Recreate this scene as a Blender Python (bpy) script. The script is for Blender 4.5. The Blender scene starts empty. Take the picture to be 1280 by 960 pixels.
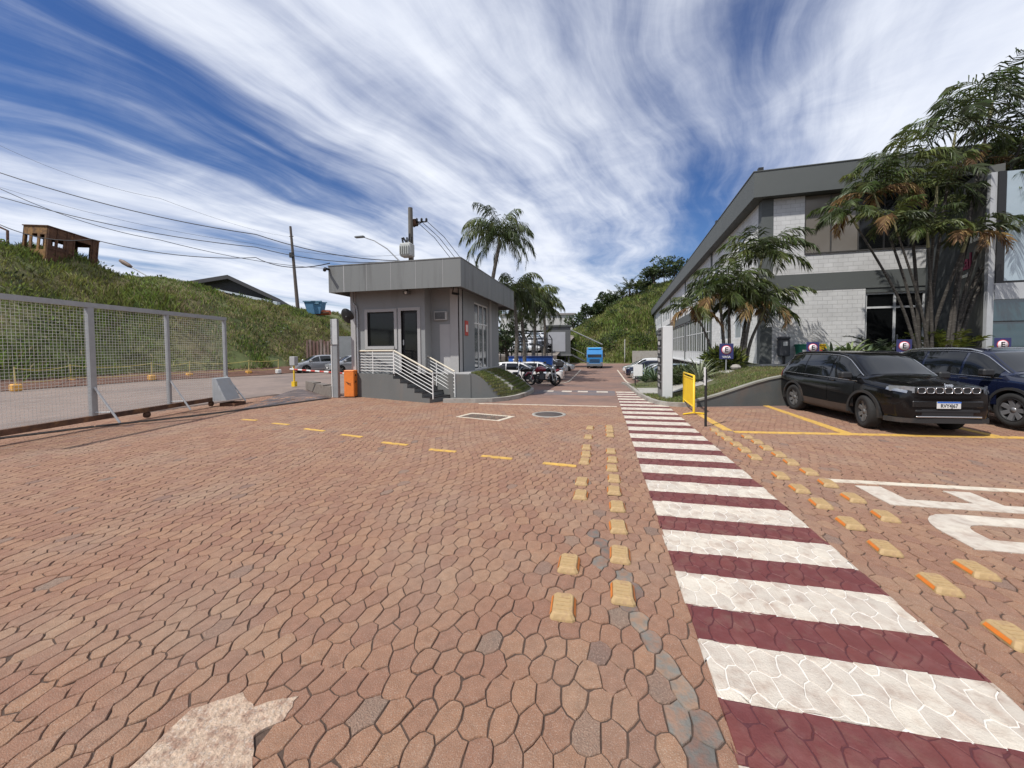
import bpy, bmesh, math, random
import numpy as np
from mathutils import Vector, Matrix
rng = np.random.default_rng(7); random.seed(7)
S = bpy.context.scene; C = S.collection
R = math.radians
# ---------------------------------------------------------------- camera
H, F, PCX, PCY = 1.75, 480.0, 640.0, 453.0
PITCH, ROLL, YAW = math.atan2(16, 480), R(0.5), math.atan2(112, 480)
fw = Vector((-math.sin(YAW)*math.cos(PITCH), math.cos(YAW)*math.cos(PITCH), -math.sin(PITCH)))
rt0 = Vector((math.cos(YAW), math.sin(YAW), 0)); up0 = rt0.cross(fw)
rt = rt0*math.cos(ROLL) - up0*math.sin(ROLL); up = rt0*math.sin(ROLL) + up0*math.cos(ROLL)
cd = bpy.data.cameras.new('camera'); cam = bpy.data.objects.new('camera', cd); C.objects.link(cam)
m = Matrix((rt, up, -fw)).transposed().to_4x4(); m.translation = (0, 0, H); cam.matrix_world = m
cd.sensor_fit = 'HORIZONTAL'; cd.sensor_width = 36; cd.lens = 36*F/1280
cd.shift_y = -27/1280; cd.clip_start = .05; cd.clip_end = 5000
S.camera = cam
def ray(x, y): return rt*((x-PCX)/F) - up*((y-PCY)/F) + fw
def g(x, y, z=0.0):
    d = ray(x, y); t = (z-H)/d.z; return Vector((d.x*t, d.y*t, z))
def at(x, y, dep): return Vector((0, 0, H)) + ray(x, y)*dep
# ---------------------------------------------------------------- sun, sky, exposure
SUN_EL, SUN_AZ = R(54), R(42)          # sun behind the camera, to its left
sdir = Vector((-math.sin(SUN_AZ)*math.cos(SUN_EL), -math.cos(SUN_AZ)*math.cos(SUN_EL), math.sin(SUN_EL)))
sl = bpy.data.lights.new('sun', 'SUN'); sl.energy = 4.7; sl.angle = R(.6); sl.color = (1, .96, .90)
so = bpy.data.objects.new('sun', sl); C.objects.link(so); so.rotation_euler = sdir.to_track_quat('Z', 'Y').to_euler()
W = bpy.data.worlds.new('World'); S.world = W; W.use_nodes = True
def world():
    nt = W.node_tree; N, L = nt.nodes, nt.links; N.clear()
    def n(t, **k):
        o = N.new(t)
        for a, b in k.items(): setattr(o, a, b)
        return o
    def mth(op, a, b=None, c=None, clamp=False):
        o = n('ShaderNodeMath', operation=op); o.use_clamp = clamp
        for i, v in enumerate((a, b, c)):
            if v is None: continue
            if isinstance(v, (int, float)): o.inputs[i].default_value = v
            else: L.new(v, o.inputs[i])
        return o.outputs[0]
    out = n('ShaderNodeOutputWorld'); bg = n('ShaderNodeBackground'); bg.inputs[1].default_value = .1
    sky = n('ShaderNodeTexSky', sky_type='NISHITA'); sky.sun_disc = False
    sky.sun_elevation = SUN_EL; sky.sun_rotation = R(180)+SUN_AZ
    sky.air_density = 1.0; sky.dust_density = .3; sky.ozone_density = 2.5
    hs = n('ShaderNodeHueSaturation'); hs.inputs['Saturation'].default_value = 1.28; hs.inputs['Value'].default_value = .98; hs.inputs['Hue'].default_value = .514
    L.new(sky.outputs[0], hs.inputs['Color'])
    tc = n('ShaderNodeTexCoord'); sx = n('ShaderNodeSeparateXYZ'); L.new(tc.outputs['Generated'], sx.inputs[0])
    z = mth('MAXIMUM', sx.outputs[2], 0.0); zz = mth('ADD', z, .07)
    u = mth('DIVIDE', sx.outputs[0], zz); v = mth('DIVIDE', sx.outputs[1], zz)
    th = R(13.0)                                   # the streaks run towards this bearing
    al = mth('ADD', mth('MULTIPLY', u, math.sin(th)), mth('MULTIPLY', v, math.cos(th)))
    ac = mth('SUBTRACT', mth('MULTIPLY', u, math.cos(th)), mth('MULTIPLY', v, math.sin(th)))
    def vec(a, b, c=0.0):
        o = n('ShaderNodeCombineXYZ'); L.new(a, o.inputs[0]); L.new(b, o.inputs[1]); o.inputs[2].default_value = c; return o.outputs[0]
    def noise(v_, sc, det, ro, w=0.0):
        o = n('ShaderNodeTexNoise'); o.inputs['Scale'].default_value = sc; o.inputs['Detail'].default_value = det
        o.inputs['Roughness'].default_value = ro; o.inputs['Distortion'].default_value = w; L.new(v_, o.inputs['Vector']); return o.outputs[0]
    wob = mth('MULTIPLY', mth('SUBTRACT', noise(vec(al, ac, 3.3), .5, 3, .5), .5), 1.1)
    ac2 = mth('ADD', ac, wob)
    big = noise(vec(mth('MULTIPLY', al, .22), mth('MULTIPLY', ac2, .75), 11.7), 1.0, 2.5, .5)
    strk = noise(vec(mth('MULTIPLY', al, .35), mth('MULTIPLY', ac2, 2.0), 4.2), 1.0, 7, .58)
    fine = noise(vec(mth('MULTIPLY', al, .6), mth('MULTIPLY', ac2, 4.2), 1.2), 1.0, 8, .62, .25)
    puff = noise(vec(al, ac, 8.1), 2.6, 7, .6, .5)
    # broad cover: denser to the right of the streak bearing, thinner near it
    side = mth('MULTIPLY', mth('MINIMUM', mth('MAXIMUM', mth('SUBTRACT', ac, .1), 0.0), .6), .42)
    cov = mth('ADD', mth('ADD', mth('MULTIPLY', big, 1.1), mth('MULTIPLY', strk, .72)), mth('ADD', mth('MULTIPLY', fine, .26), mth('MULTIPLY', puff, .15)))
    cov = mth('ADD', cov, side)
    mr = n('ShaderNodeMapRange', interpolation_type='SMOOTHSTEP'); L.new(cov, mr.inputs[0])
    mr.inputs[1].default_value = .895; mr.inputs[2].default_value = 1.27; mr.inputs[3].default_value = 0; mr.inputs[4].default_value = .97
    shade = n('ShaderNodeMapRange'); L.new(mth('ADD', mth('MULTIPLY', puff, .5), mth('MULTIPLY', strk, .6)), shade.inputs[0])
    shade.inputs[1].default_value = .35; shade.inputs[2].default_value = .75; shade.inputs[3].default_value = 0; shade.inputs[4].default_value = 1
    cc = n('ShaderNodeMix', data_type='RGBA'); L.new(shade.outputs[0], cc.inputs[0])
    cc.inputs[6].default_value = (6.6, 7.2, 8.8, 1); cc.inputs[7].default_value = (9.8, 10.2, 11.0, 1)
    mx = n('ShaderNodeMix', data_type='RGBA'); L.new(mr.outputs[0], mx.inputs[0]); L.new(hs.outputs[0], mx.inputs[6]); L.new(cc.outputs[2], mx.inputs[7])
    L.new(mx.outputs[2], bg.inputs[0]); L.new(bg.outputs[0], out.inputs[0])
world()
S.view_settings.view_transform = 'Standard'; S.view_settings.look = 'None'
S.view_settings.exposure = 0.0; S.view_settings.gamma = 1.0
# ---------------------------------------------------------------- materials
MATS = {}
def mat(name, col, rough=.7, var=.12, scale=6.0, bump=0.0, bscale=40.0, metal=0.0, spec=.5, col2=None, sc2=1.0, island=0.0, coat=0.0,
        trans=0.0, stretch=None, dirt=None, thr=(.45, .65)):
    """principled material: base colour mottled by noise, optional second colour in patches, optional per-piece variation"""
    if name in MATS: return MATS[name]
    mt = bpy.data.materials.new(name); mt.use_nodes = True; MATS[name] = mt
    nt = mt.node_tree; N, L = nt.nodes, nt.links; b = N['Principled BSDF']
    b.inputs['Roughness'].default_value = rough; b.inputs['Metallic'].default_value = metal
    b.inputs['Specular IOR Level'].default_value = spec; b.inputs['Coat Weight'].default_value = coat
    b.inputs['Coat Roughness'].default_value = .04
    tc = N.new('ShaderNodeTexCoord'); src = tc.outputs['Object']
    if stretch:
        mp = N.new('ShaderNodeMapping'); mp.inputs['Scale'].default_value = stretch; L.new(src, mp.inputs[0]); src = mp.outputs[0]
    def noise(sc, det=5.0):
        o = N.new('ShaderNodeTexNoise'); o.inputs['Scale'].default_value = sc; o.inputs['Detail'].default_value = det
        o.inputs['Roughness'].default_value = .6; L.new(src, o.inputs['Vector']); return o.outputs[0]
    def ramp(f, a, b_):
        o = N.new('ShaderNodeMapRange'); L.new(f, o.inputs[0]); o.inputs[1].default_value = a; o.inputs[2].default_value = b_; return o.outputs[0]
    base = N.new('ShaderNodeRGB'); base.outputs[0].default_value = (*col, 1); cur = base.outputs[0]
    if col2:
        mx = N.new('ShaderNodeMix'); mx.data_type = 'RGBA'; L.new(ramp(noise(sc2), *thr), mx.inputs[0]); L.new(cur, mx.inputs[6])
        mx.inputs[7].default_value = (*col2, 1); cur = mx.outputs[2]
    if dirt:
        mx = N.new('ShaderNodeMix'); mx.data_type = 'RGBA'; f = ramp(noise(dirt[1]), .52, .72); mu = N.new('ShaderNodeMath'); mu.operation = 'MULTIPLY'
        L.new(f, mu.inputs[0]); mu.inputs[1].default_value = dirt[2]; L.new(mu.outputs[0], mx.inputs[0]); L.new(cur, mx.inputs[6])
        mx.inputs[7].default_value = (*dirt[0], 1); cur = mx.outputs[2]
    hv = N.new('ShaderNodeHueSaturation'); L.new(cur, hv.inputs['Color'])
    val = ramp(noise(scale), .25, .75); mr = N.new('ShaderNodeMapRange'); L.new(val, mr.inputs[0])
    mr.inputs[3].default_value = 1-var; mr.inputs[4].default_value = 1+var; v = mr.outputs[0]
    if island:
        ge = N.new('ShaderNodeNewGeometry'); m2 = N.new('ShaderNodeMapRange'); L.new(ge.outputs['Random Per Island'], m2.inputs[0])
        m2.inputs[3].default_value = 1-island; m2.inputs[4].default_value = 1+island
        mu = N.new('ShaderNodeMath'); mu.operation = 'MULTIPLY'; L.new(v, mu.inputs[0]); L.new(m2.outputs[0], mu.inputs[1]); v = mu.outputs[0]
        m3 = N.new('ShaderNodeMapRange'); L.new(ge.outputs['Random Per Island'], m3.inputs[0]); m3.inputs[3].default_value = .5-island*.06; m3.inputs[4].default_value = .5+island*.05
        L.new(m3.outputs[0], hv.inputs['Hue'])
    L.new(v, hv.inputs['Value']); L.new(hv.outputs[0], b.inputs['Base Color'])
    if bump:
        bp = N.new('ShaderNodeBump'); bp.inputs['Strength'].default_value = bump; bp.inputs['Distance'].default_value = .02
        L.new(noise(bscale, 6), bp.inputs['Height']); L.new(bp.outputs[0], b.inputs['Normal'])
    if trans:
        b.inputs['Subsurface Weight'].default_value = 0
        tr = N.new('ShaderNodeBsdfTranslucent'); L.new(hv.outputs[0], tr.inputs[0]); ms = N.new('ShaderNodeMixShader'); ms.inputs[0].default_value = trans
        L.new(b.outputs[0], ms.inputs[1]); L.new(tr.outputs[0], ms.inputs[2]); L.new(ms.outputs[0], N['Material Output'].inputs[0])
    return mt
def blockmat(name, col, mortar, axis, bw=.4, bh=.2, rough=.75):
    """painted concrete block: brick courses in the wall's own plane"""
    mt = bpy.data.materials.new(name); mt.use_nodes = True; nt = mt.node_tree; N, L = nt.nodes, nt.links; b = N['Principled BSDF']; b.inputs['Roughness'].default_value = rough
    tc = N.new('ShaderNodeTexCoord'); sx = N.new('ShaderNodeSeparateXYZ'); L.new(tc.outputs['Object'], sx.inputs[0]); cx = N.new('ShaderNodeCombineXYZ')
    L.new(sx.outputs[axis], cx.inputs[0]); L.new(sx.outputs[2], cx.inputs[1])
    br = N.new('ShaderNodeTexBrick'); L.new(cx.outputs[0], br.inputs['Vector']); br.inputs['Scale'].default_value = 1
    br.inputs['Brick Width'].default_value = bw; br.inputs['Row Height'].default_value = bh; br.inputs['Mortar Size'].default_value = .007; br.inputs['Mortar Smooth'].default_value = .4
    br.inputs['Color1'].default_value = (*col, 1); br.inputs['Color2'].default_value = (*[c*.92 for c in col], 1); br.inputs['Mortar'].default_value = (*mortar, 1)
    no = N.new('ShaderNodeTexNoise'); no.inputs['Scale'].default_value = 1.3; no.inputs['Detail'].default_value = 8; L.new(tc.outputs['Object'], no.inputs[0])
    mr = N.new('ShaderNodeMapRange'); L.new(no.outputs[0], mr.inputs[0]); mr.inputs[1].default_value = .3; mr.inputs[2].default_value = .7; mr.inputs[3].default_value = .86; mr.inputs[4].default_value = 1.06
    hv = N.new('ShaderNodeHueSaturation'); L.new(br.outputs['Color'], hv.inputs['Color']); L.new(mr.outputs[0], hv.inputs['Value']); L.new(hv.outputs[0], b.inputs['Base Color'])
    bp = N.new('ShaderNodeBump'); bp.inputs['Strength'].default_value = .6; bp.inputs['Distance'].default_value = .012; bp.invert = True; L.new(br.outputs['Fac'], bp.inputs['Height']); L.new(bp.outputs[0], b.inputs['Normal'])
    return mt
def glassmat(name, col, rough=.05, spec=.9, coat=.6): return mat(name, col, rough, .05, 3, spec=spec, coat=coat)
PAV = mat('paver_stone', (.262, .138, .084), .92, .17, 16, .6, 150, island=.10, col2=(.268, .163, .108), sc2=.9, dirt=((.46, .38, .31), 170, .6))
PAVG = mat('paver_worn_aggregate', (.26, .16, .115), .9, .22, 60, .9, 120, island=.12, dirt=((.37, .29, .23), 120, .7), col2=(.21, .145, .11), sc2=3)
PAVB = mat('paver_blue_paint', (.150, .142, .125), .85, .2, 8, .5, 60, island=.2, col2=(.22, .135, .095), sc2=14, thr=(.38, .6))
JOINT = mat('joint_dirt', (.078, .050, .037), .95, .35, 14, .6, 80)
CWW = mat('white_paint_stone', (.535, .48, .405), .75, .10, 9, .5, 90, island=.09, col2=(.42, .345, .28), sc2=10, thr=(.45, .75), dirt=((.30, .20, .15), 5, .45))
CWWJ = mat('white_paint_joint', (.64, .61, .56), .7, .08, 9, .3, 60)
CWM = mat('maroon_paint_stone', (.125, .030, .027), .62, .16, 6, .3, 60, island=.07, col2=(.145, .046, .042), sc2=9, dirt=((.17, .095, .07), 7, .55))
CWMJ = mat('maroon_paint_joint', (.075, .017, .021), .75, .2, 9, .3, 60)
YEL = mat('yellow_line_paint', (.56, .34, .07), .7, .18, 8, .3, 60, dirt=((.26, .15, .10), 11, .95))
CREAM = mat('cream_line_paint', (.56, .50, .40), .75, .15, 8, .3, 60, dirt=((.26, .16, .12), 7, .8))
CEM = mat('cement_patch', (.50, .37, .27), .95, .3, 40, 1.0, 60, col2=(.30, .185, .13), sc2=16, dirt=((.52, .46, .40), 70, .7))
ROAD = mat('reddish_asphalt', (.225, .135, .10), .92, .14, 3, .4, 60, col2=(.145, .098, .085), sc2=.35)
STREET = mat('dusty_asphalt', (.215, .165, .14), .92, .15, 2.0, .4, 40, col2=(.16, .125, .11), sc2=.3)
BAND = mat('worn_blue_asphalt', (.13, .115, .12), .9, .2, 4, .4, 60, col2=(.19, .125, .105), sc2=1.2)
SOIL = mat('red_soil', (.12, .06, .04), .95, .3, 4, .6, 20)
CONC = mat('concrete', (.33, .32, .29), .88, .13, 4, .4, 40, dirt=((.20, .17, .14), 2.2, .6))
KERB = mat('kerb_concrete', (.30, .28, .25), .9, .16, 5, .4, 40, dirt=((.15, .11, .09), 3, .6))
LAWN = mat('lawn_turf', (.075, .085, .03), .95, .3, 5, .5, 50, col2=(.10, .085, .045), sc2=.8)
HILLM = mat('hill_turf', (.10, .12, .04), .95, .3, 1.2, .8, 6, col2=(.14, .11, .055), sc2=.2)
GRASS1 = mat('grass_blade', (.15, .205, .035), .75, .25, .5, island=.5, col2=(.23, .235, .06), sc2=.22, trans=.4)
GRASS2 = mat('grass_blade_dark', (.07, .10, .025), .75, .25, .5, island=.5, col2=(.12, .13, .04), sc2=.2, trans=.35)
GRASS3 = mat('grass_blade_dry', (.30, .25, .13), .8, .25, .5, island=.4, trans=.3)
LAWNB = mat('lawn_blade', (.10, .145, .035), .75, .25, 2, island=.4, col2=(.15, .12, .06), sc2=1.0, trans=.3)
PLAST = mat('grey_plaster', (.225, .234, .236), .85, .05, 1.2, .15, 70, dirt=((.15, .145, .14), 1.6, .55), stretch=(1, 1, .3))
PLASTL = mat('pale_grey_plaster', (.34, .335, .33), .85, .05, 1.5, .25, 90)
PLASTD = mat('grey_wall_paint', (.115, .118, .115), .8, .10, 1.0, .2, 50, dirt=((.16, .13, .11), 1.4, .45), stretch=(1, 1, .35))
FASC = mat('metal_fascia', (.155, .162, .158), .55, .07, 1.5, dirt=((.075, .075, .072), 2.6, .75), stretch=(1, 1, .10))
SEAM = mat('fascia_seam', (.33, .33, .33), .6, .05)
DGREY = mat('dark_grey_paint', (.086, .094, .092), .75, .07, .8, .15, 50)
WPAINT = mat('white_metal_paint', (.62, .62, .60), .5, .06, 6)
GALV = mat('galvanised_steel', (.33, .34, .35), .5, .10, 7, metal=.35)
MESHM = mat('mesh_wire_steel', (.58, .57, .53), .55, .08, 6, metal=.2)
RUST = mat('rusty_steel', (.10, .050, .030), .95, .4, 5, .5, 30, col2=(.055, .028, .019), sc2=1.8, dirt=((.19, .095, .04), 3.5, .8))
RUSTY = mat('rusty_yellow_paint', (.22, .118, .04), .9, .4, 5, .5, 30, col2=(.075, .035, .02), sc2=1.6, dirt=((.05, .026, .018), 3.5, .9))
BLACK = mat('black_plastic', (.012, .012, .013), .55, .1, 8)
RUBBER = mat('tyre_rubber', (.016, .0155, .015), .85, .2, 12, .2, 60)
GLASSD = mat('dark_glass', (.006, .0065, .007), .08, .05, 3, spec=.35)
GLASSB = glassmat('blue_grey_glass', (.10, .14, .17), .05)
GLASSM = mat('mirror_glass', (.55, .62, .65), .02, .02, 2, metal=.95)
ORANGE = mat('orange_paint', (.72, .20, .03), .5, .08, 5, dirt=((.35, .10, .03), 4, .5))
ORANGEB = mat('orange_faded_block', (.62, .33, .07), .75, .15, 6)
REDP = mat('red_paint', (.42, .05, .035), .55, .1, 5)
BLUEP = mat('blue_paint', (.02, .12, .5), .45, .08, 3)
TRUCKB = mat('truck_blue', (.015, .17, .42), .35, .08, 3, coat=.4)
NAVYS = mat('sign_navy', (.026, .028, .11), .5, .06, 5)
YBAR = mat('barrier_yellow', (.72, .47, .02), .5, .10, 5)
BARKD = mat('dark_palm_trunk', (.042, .036, .03), .9, .3, 5, .6, 24, stretch=(1, 1, 3), dirt=((.16, .15, .13), 7, .6))
BARK = mat('palm_trunk_bark', (.095, .082, .068), .9, .25, 5, .6, 24, stretch=(1, 1, 3), dirt=((.33, .31, .28), 7, .8))
BARKG = mat('green_palm_stem', (.20, .19, .09), .7, .2, 6, .2, 20)
BARKT = mat('tree_bark', (.09, .07, .055), .95, .25, 5, .6, 20)
FRG = mat('palm_frond_green', (.062, .088, .022), .5, .25, 1.2, island=.45, col2=(.125, .14, .035), sc2=.7, trans=.28)
FRD = mat('palm_frond_dark', (.048, .068, .02), .5, .25, 1.2, island=.4, col2=(.05, .06, .024), sc2=.7, trans=.25)
FRY = mat('palm_frond_dry', (.24, .15, .06), .75, .25, 1.2, island=.4, trans=.2)
LEAF = mat('tree_leaf', (.05, .075, .02), .6, .3, .8, island=.5, trans=.25)
LEAFD = mat('tree_leaf_dark', (.028, .045, .016), .6, .3, .8, island=.5, trans=.2)
AGAV = mat('agave_leaf', (.10, .145, .075), .5, .2, 3, island=.3, trans=.1)
AGAVL = mat('variegated_leaf', (.24, .27, .17), .5, .2, 3, island=.35, trans=.1)
LEAFY = mat('yellow_green_leaf', (.14, .16, .025), .5, .25, 2, island=.4, trans=.3)
WIREM = mat('cable_black', (.02, .02, .022), .6, .1)
MARKB = mat('marker_resin', (.39, .265, .125), .65, .2, 14, .25, 60, dirt=((.20, .115, .07), 14, .85))
REFL = mat('orange_reflector', (.58, .17, .025), .3, .1, 30)
# ---------------------------------------------------------------- mesh helpers
ORG = {}
class MB:
    def __init__(s): s.v = []; s.f = []; s.mi = []; s.sm = []; s.n = 0; s.calls = []
    def add(s, vs, fs, m=0, smooth=False):
        s.v.extend([tuple(p) for p in vs]); s.f.extend([tuple(i+s.n for i in f) for f in fs]); s.mi += [m]*len(fs); s.sm += [smooth]*len(fs); s.calls.append((s.n, s.n+len(vs), len(s.f)-len(fs), len(s.f))); s.n += len(vs); return s
    def box(s, a, b, m=0, M=None, bev=0.0):
        x0, y0, z0 = a; x1, y1, z1 = b
        x0, x1 = min(x0, x1), max(x0, x1); y0, y1 = min(y0, y1), max(y0, y1); z0, z1 = min(z0, z1), max(z0, z1)
        if bev:
            e = bev; vs = []; fs = []
            lv = [(z0, e), (z0+e, 0), (z1-e, 0), (z1, e)]
            for z, k in lv:
                vs += [(x0+k+e*.0, y0+e, z), (x0+e, y0+k, z), (x1-e, y0+k, z), (x1-k, y0+e, z), (x1-k, y1-e, z), (x1-e, y1-k, z), (x0+e, y1-k, z), (x0+k, y1-e, z)]
            fs.append(tuple(range(7, -1, -1))); fs.append(tuple(range(24, 32)))
            for l in range(3):
                for i in range(8): j = (i+1) % 8; fs.append((l*8+i, l*8+j, l*8+8+j, l*8+8+i))
        else:
            vs = [(x0, y0, z0), (x1, y0, z0), (x1, y1, z0), (x0, y1, z0), (x0, y0, z1), (x1, y0, z1), (x1, y1, z1), (x0, y1, z1)]
            fs = [(3, 2, 1, 0), (4, 5, 6, 7), (0, 1, 5, 4), (1, 2, 6, 5), (2, 3, 7, 6), (3, 0, 4, 7)]
        if M is not None: vs = [tuple(M @ Vector(p)) for p in vs]
        return s.add(vs, fs, m)
    def tube(s, path, rad, n=8, m=0, caps=True, smooth=True):
        P = [Vector(p) for p in path]; k = len(P); vs = []; fs = []
        if isinstance(rad, (int, float)): rad = [rad]*k
        T0 = (P[1]-P[0]).normalized(); ref = Vector((0, 0, 1)) if abs(T0.z) < .9 else Vector((1, 0, 0)); N0 = (ref - T0*ref.dot(T0)).normalized()
        for i in range(k):
            T = (P[min(i+1, k-1)]-P[max(i-1, 0)]).normalized(); N0 = (N0 - T*N0.dot(T)).normalized(); B = T.cross(N0)
            for j in range(n):
                a = 2*math.pi*j/n; vs.append(P[i]+(N0*math.cos(a)+B*math.sin(a))*rad[i])
        for i in range(k-1):
            for j in range(n): q = (j+1) % n; fs.append((i*n+j, i*n+q, i*n+n+q, i*n+n+j))
        s.add(vs, fs, m, smooth)
        if caps: s.add([vs[j] for j in range(n)], [tuple(range(n-1, -1, -1))], m); s.add([vs[(k-1)*n+j] for j in range(n)], [tuple(range(n))], m)
        return s
    def lathe(s, prof, M=None, n=24, m=0, smooth=True, closed=False):
        """prof: (radius, height) along local z"""
        vs = []; fs = []; k = len(prof)
        for r, z in prof:
            for j in range(n): a = 2*math.pi*j/n; vs.append(Vector((r*math.cos(a), r*math.sin(a), z)))
        for i in range(k if closed else k-1):
            i2 = (i+1) % k
            for j in range(n): q = (j+1) % n; fs.append((i*n+j, i*n+q, i2*n+q, i2*n+j))
        if M is not None: vs = [M @ p for p in vs]
        return s.add(vs, fs, m, smooth)
    def prism(s, poly, z0, z1, m=0, M=None, bottom=True):
        n = len(poly); ar = sum(poly[i][0]*poly[(i+1) % n][1]-poly[(i+1) % n][0]*poly[i][1] for i in range(n))
        if ar < 0: poly = poly[::-1]
        vs = [Vector((x, y, z0)) for x, y in poly]+[Vector((x, y, z1)) for x, y in poly]
        if M is not None: vs = [M @ p for p in vs]
        fs = [tuple(range(n, 2*n))]+[(i, (i+1) % n, n+(i+1) % n, n+i) for i in range(n)]
        if bottom: fs.append(tuple(range(n-1, -1, -1)))
        return s.add(vs, fs, m)
    def quad(s, a, b, c, d, m=0): return s.add([a, b, c, d], [(0, 1, 2, 3)], m)
    def pieces(s):
        """the far-apart pieces: add() calls whose boxes lie within half the larger one's size of each other"""
        n = len(s.calls)
        if n < 2 or n > 80: return [list(range(n))]
        B = []
        for v0, v1, f0, f1 in s.calls: q = np.array(s.v[v0:v1], float); B.append((q.min(0), q.max(0)))
        root = list(range(n))
        def find(i):
            while root[i] != i: i = root[i]
            return i
        for i in range(n):
            for j in range(i):
                gap = np.maximum(0, np.maximum(B[i][0]-B[j][1], B[j][0]-B[i][1])); sz = max((B[i][1]-B[i][0]).max(), (B[j][1]-B[j][0]).max())
                if np.sqrt((gap**2).sum()) <= max(.02, .5*sz): root[find(i)] = find(j)
        out = {}
        for i in range(n): out.setdefault(find(i), []).append(i)
        return list(out.values())
    def build(s, name, mats, parent=None, origin=None):
        if parent is not None and len(s.calls) > 1:
            ps = s.pieces()
            if len(ps) > 1:
                first = None
                for p in ps:
                    q = MB()
                    for c in p: v0, v1, f0, f1 = s.calls[c]; q.v += s.v[v0:v1]; q.f += [tuple(i-v0+q.n for i in f) for f in s.f[f0:f1]]; q.mi += s.mi[f0:f1]; q.sm += s.sm[f0:f1]; q.n += v1-v0
                    o = q.build(name, mats, parent, origin); first = first or o
                return first
        me = bpy.data.meshes.new(name); o = bpy.data.objects.new(name, me); C.objects.link(o)
        org = Vector(origin) if origin else Vector((0, 0, 0))
        if parent is not None: o.parent = parent; org = ORG.get(parent.name, org); ORG[o.name] = org
        elif origin: o.location = org; ORG[o.name] = org
        me.from_pydata([(p[0]-org.x, p[1]-org.y, p[2]-org.z) for p in s.v], [], s.f)
        for mt in (mats if isinstance(mats, (list, tuple)) else [mats]): me.materials.append(mt)
        me.polygons.foreach_set('material_index', s.mi); me.polygons.foreach_set('use_smooth', s.sm); me.update()
        return o
def tag(o, label=None, cat=None, group=None, kind=None):
    if label: o['label'] = label
    if cat: o['category'] = cat
    if group: o['group'] = group
    if kind: o['kind'] = kind
    return o
def thing(name, label, cat, loc=(0, 0, 0), rotz=0.0, group=None, world=False):
    """an Empty at the thing's base; with world=True its parts are given in world coordinates"""
    o = bpy.data.objects.new(name, None); C.objects.link(o); o.location = loc; o.rotation_euler = (0, 0, rotz); o.empty_display_size = .2
    if world: ORG[o.name] = Vector(loc)
    return tag(o, label, cat, group)
def struct(mb, name, mats): return tag(mb.build(name, mats), kind='structure')
def kids(o): return [c for c in bpy.data.objects if c.parent == o]
def dup(o, parent=None, swap=None):
    c = o.copy(); C.objects.link(c)
    if parent is not None: c.parent = parent
    if swap and o.data:
        for i, sl_ in enumerate(c.material_slots):
            if sl_.material in swap: sl_.link = 'OBJECT'; sl_.material = swap[o.data.materials[i]]
    for ch in CH.get(o.name) or kids(o): dup(ch, c, swap)
    return c
CH = {}
def npmesh(name, V, faces, mats, mi=None, smooth=False, parent=None, origin=None):
    """V (n,3) array, faces (m,k) array of one polygon size"""
    me = bpy.data.meshes.new(name); o = bpy.data.objects.new(name, me); C.objects.link(o)
    org = np.array(origin if origin is not None else (0, 0, 0), float)
    if parent is not None: o.parent = parent; org = np.array(ORG.get(parent.name, org)); ORG[o.name] = Vector(org)
    elif origin is not None: o.location = origin
    V = np.asarray(V, np.float32)-org.astype(np.float32); k = faces.shape[1]; m_ = len(faces)
    me.vertices.add(len(V)); me.vertices.foreach_set('co', V.ravel())
    me.loops.add(m_*k); me.loops.foreach_set('vertex_index', faces.ravel().astype(np.int32))
    me.polygons.add(m_); me.polygons.foreach_set('loop_start', np.arange(0, m_*k, k, dtype=np.int32))
    try: me.polygons.foreach_set('loop_total', np.full(m_, k, np.int32))
    except Exception: pass
    for mt in (mats if isinstance(mats, (list, tuple)) else [mats]): me.materials.append(mt)
    if mi is not None: me.polygons.foreach_set('material_index', np.asarray(mi, np.int32))
    me.polygons.foreach_set('use_smooth', np.full(m_, smooth, bool)); me.update(calc_edges=True); me.validate(); return o
def text(s, size, depth, M, name, mt, parent=None, origin=None, align='CENTER', sx=1.0, bold=0.0):
    cu = bpy.data.curves.new('text', 'FONT'); cu.body = s; cu.size = size; cu.extrude = depth; cu.align_x = align; cu.align_y = 'CENTER'; cu.resolution_u = 2; cu.offset = bold
    to = bpy.data.objects.new('text', cu); C.objects.link(to); dg = bpy.context.evaluated_depsgraph_get(); me = bpy.data.meshes.new_from_object(to.evaluated_get(dg))
    bpy.data.objects.remove(to); bpy.data.curves.remove(cu)
    vs = [M @ Vector((v.co.x*sx, v.co.y, v.co.z)) for v in me.vertices]; fs = [tuple(p.vertices) for p in me.polygons]; bpy.data.meshes.remove(me)
    return MB().add(vs, fs).build(name, mt, parent, origin)
def frame(o, ex, ey):
    """matrix with local x along ex, local y along ey, z out of the plane"""
    ex = Vector(ex).normalized(); ey = Vector(ey).normalized(); ez = ex.cross(ey); M = Matrix((ex, ey, ez)).transposed().to_4x4(); M.translation = Vector(o); return M
def lerp(a, b, t): return a+(b-a)*t
def interp(x, xs, ys): return float(np.interp(x, xs, ys))
def smooth(t): t = np.clip(t, 0, 1); return t*t*(3-2*t)
def vnoise(x, y, seed=0, f=1.0):
    """cheap smooth value noise"""
    x = np.asarray(x, float)*f; y = np.asarray(y, float)*f; xi = np.floor(x); yi = np.floor(y); xf = smooth(x-xi); yf = smooth(y-yi)
    h = lambda a, b: np.modf(np.abs(np.sin(a*127.1+b*311.7+seed*74.7)*43758.5453))[0]
    return (h(xi, yi)*(1-xf)+h(xi+1, yi)*xf)*(1-yf)+(h(xi, yi+1)*(1-xf)+h(xi+1, yi+1)*xf)*yf
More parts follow.
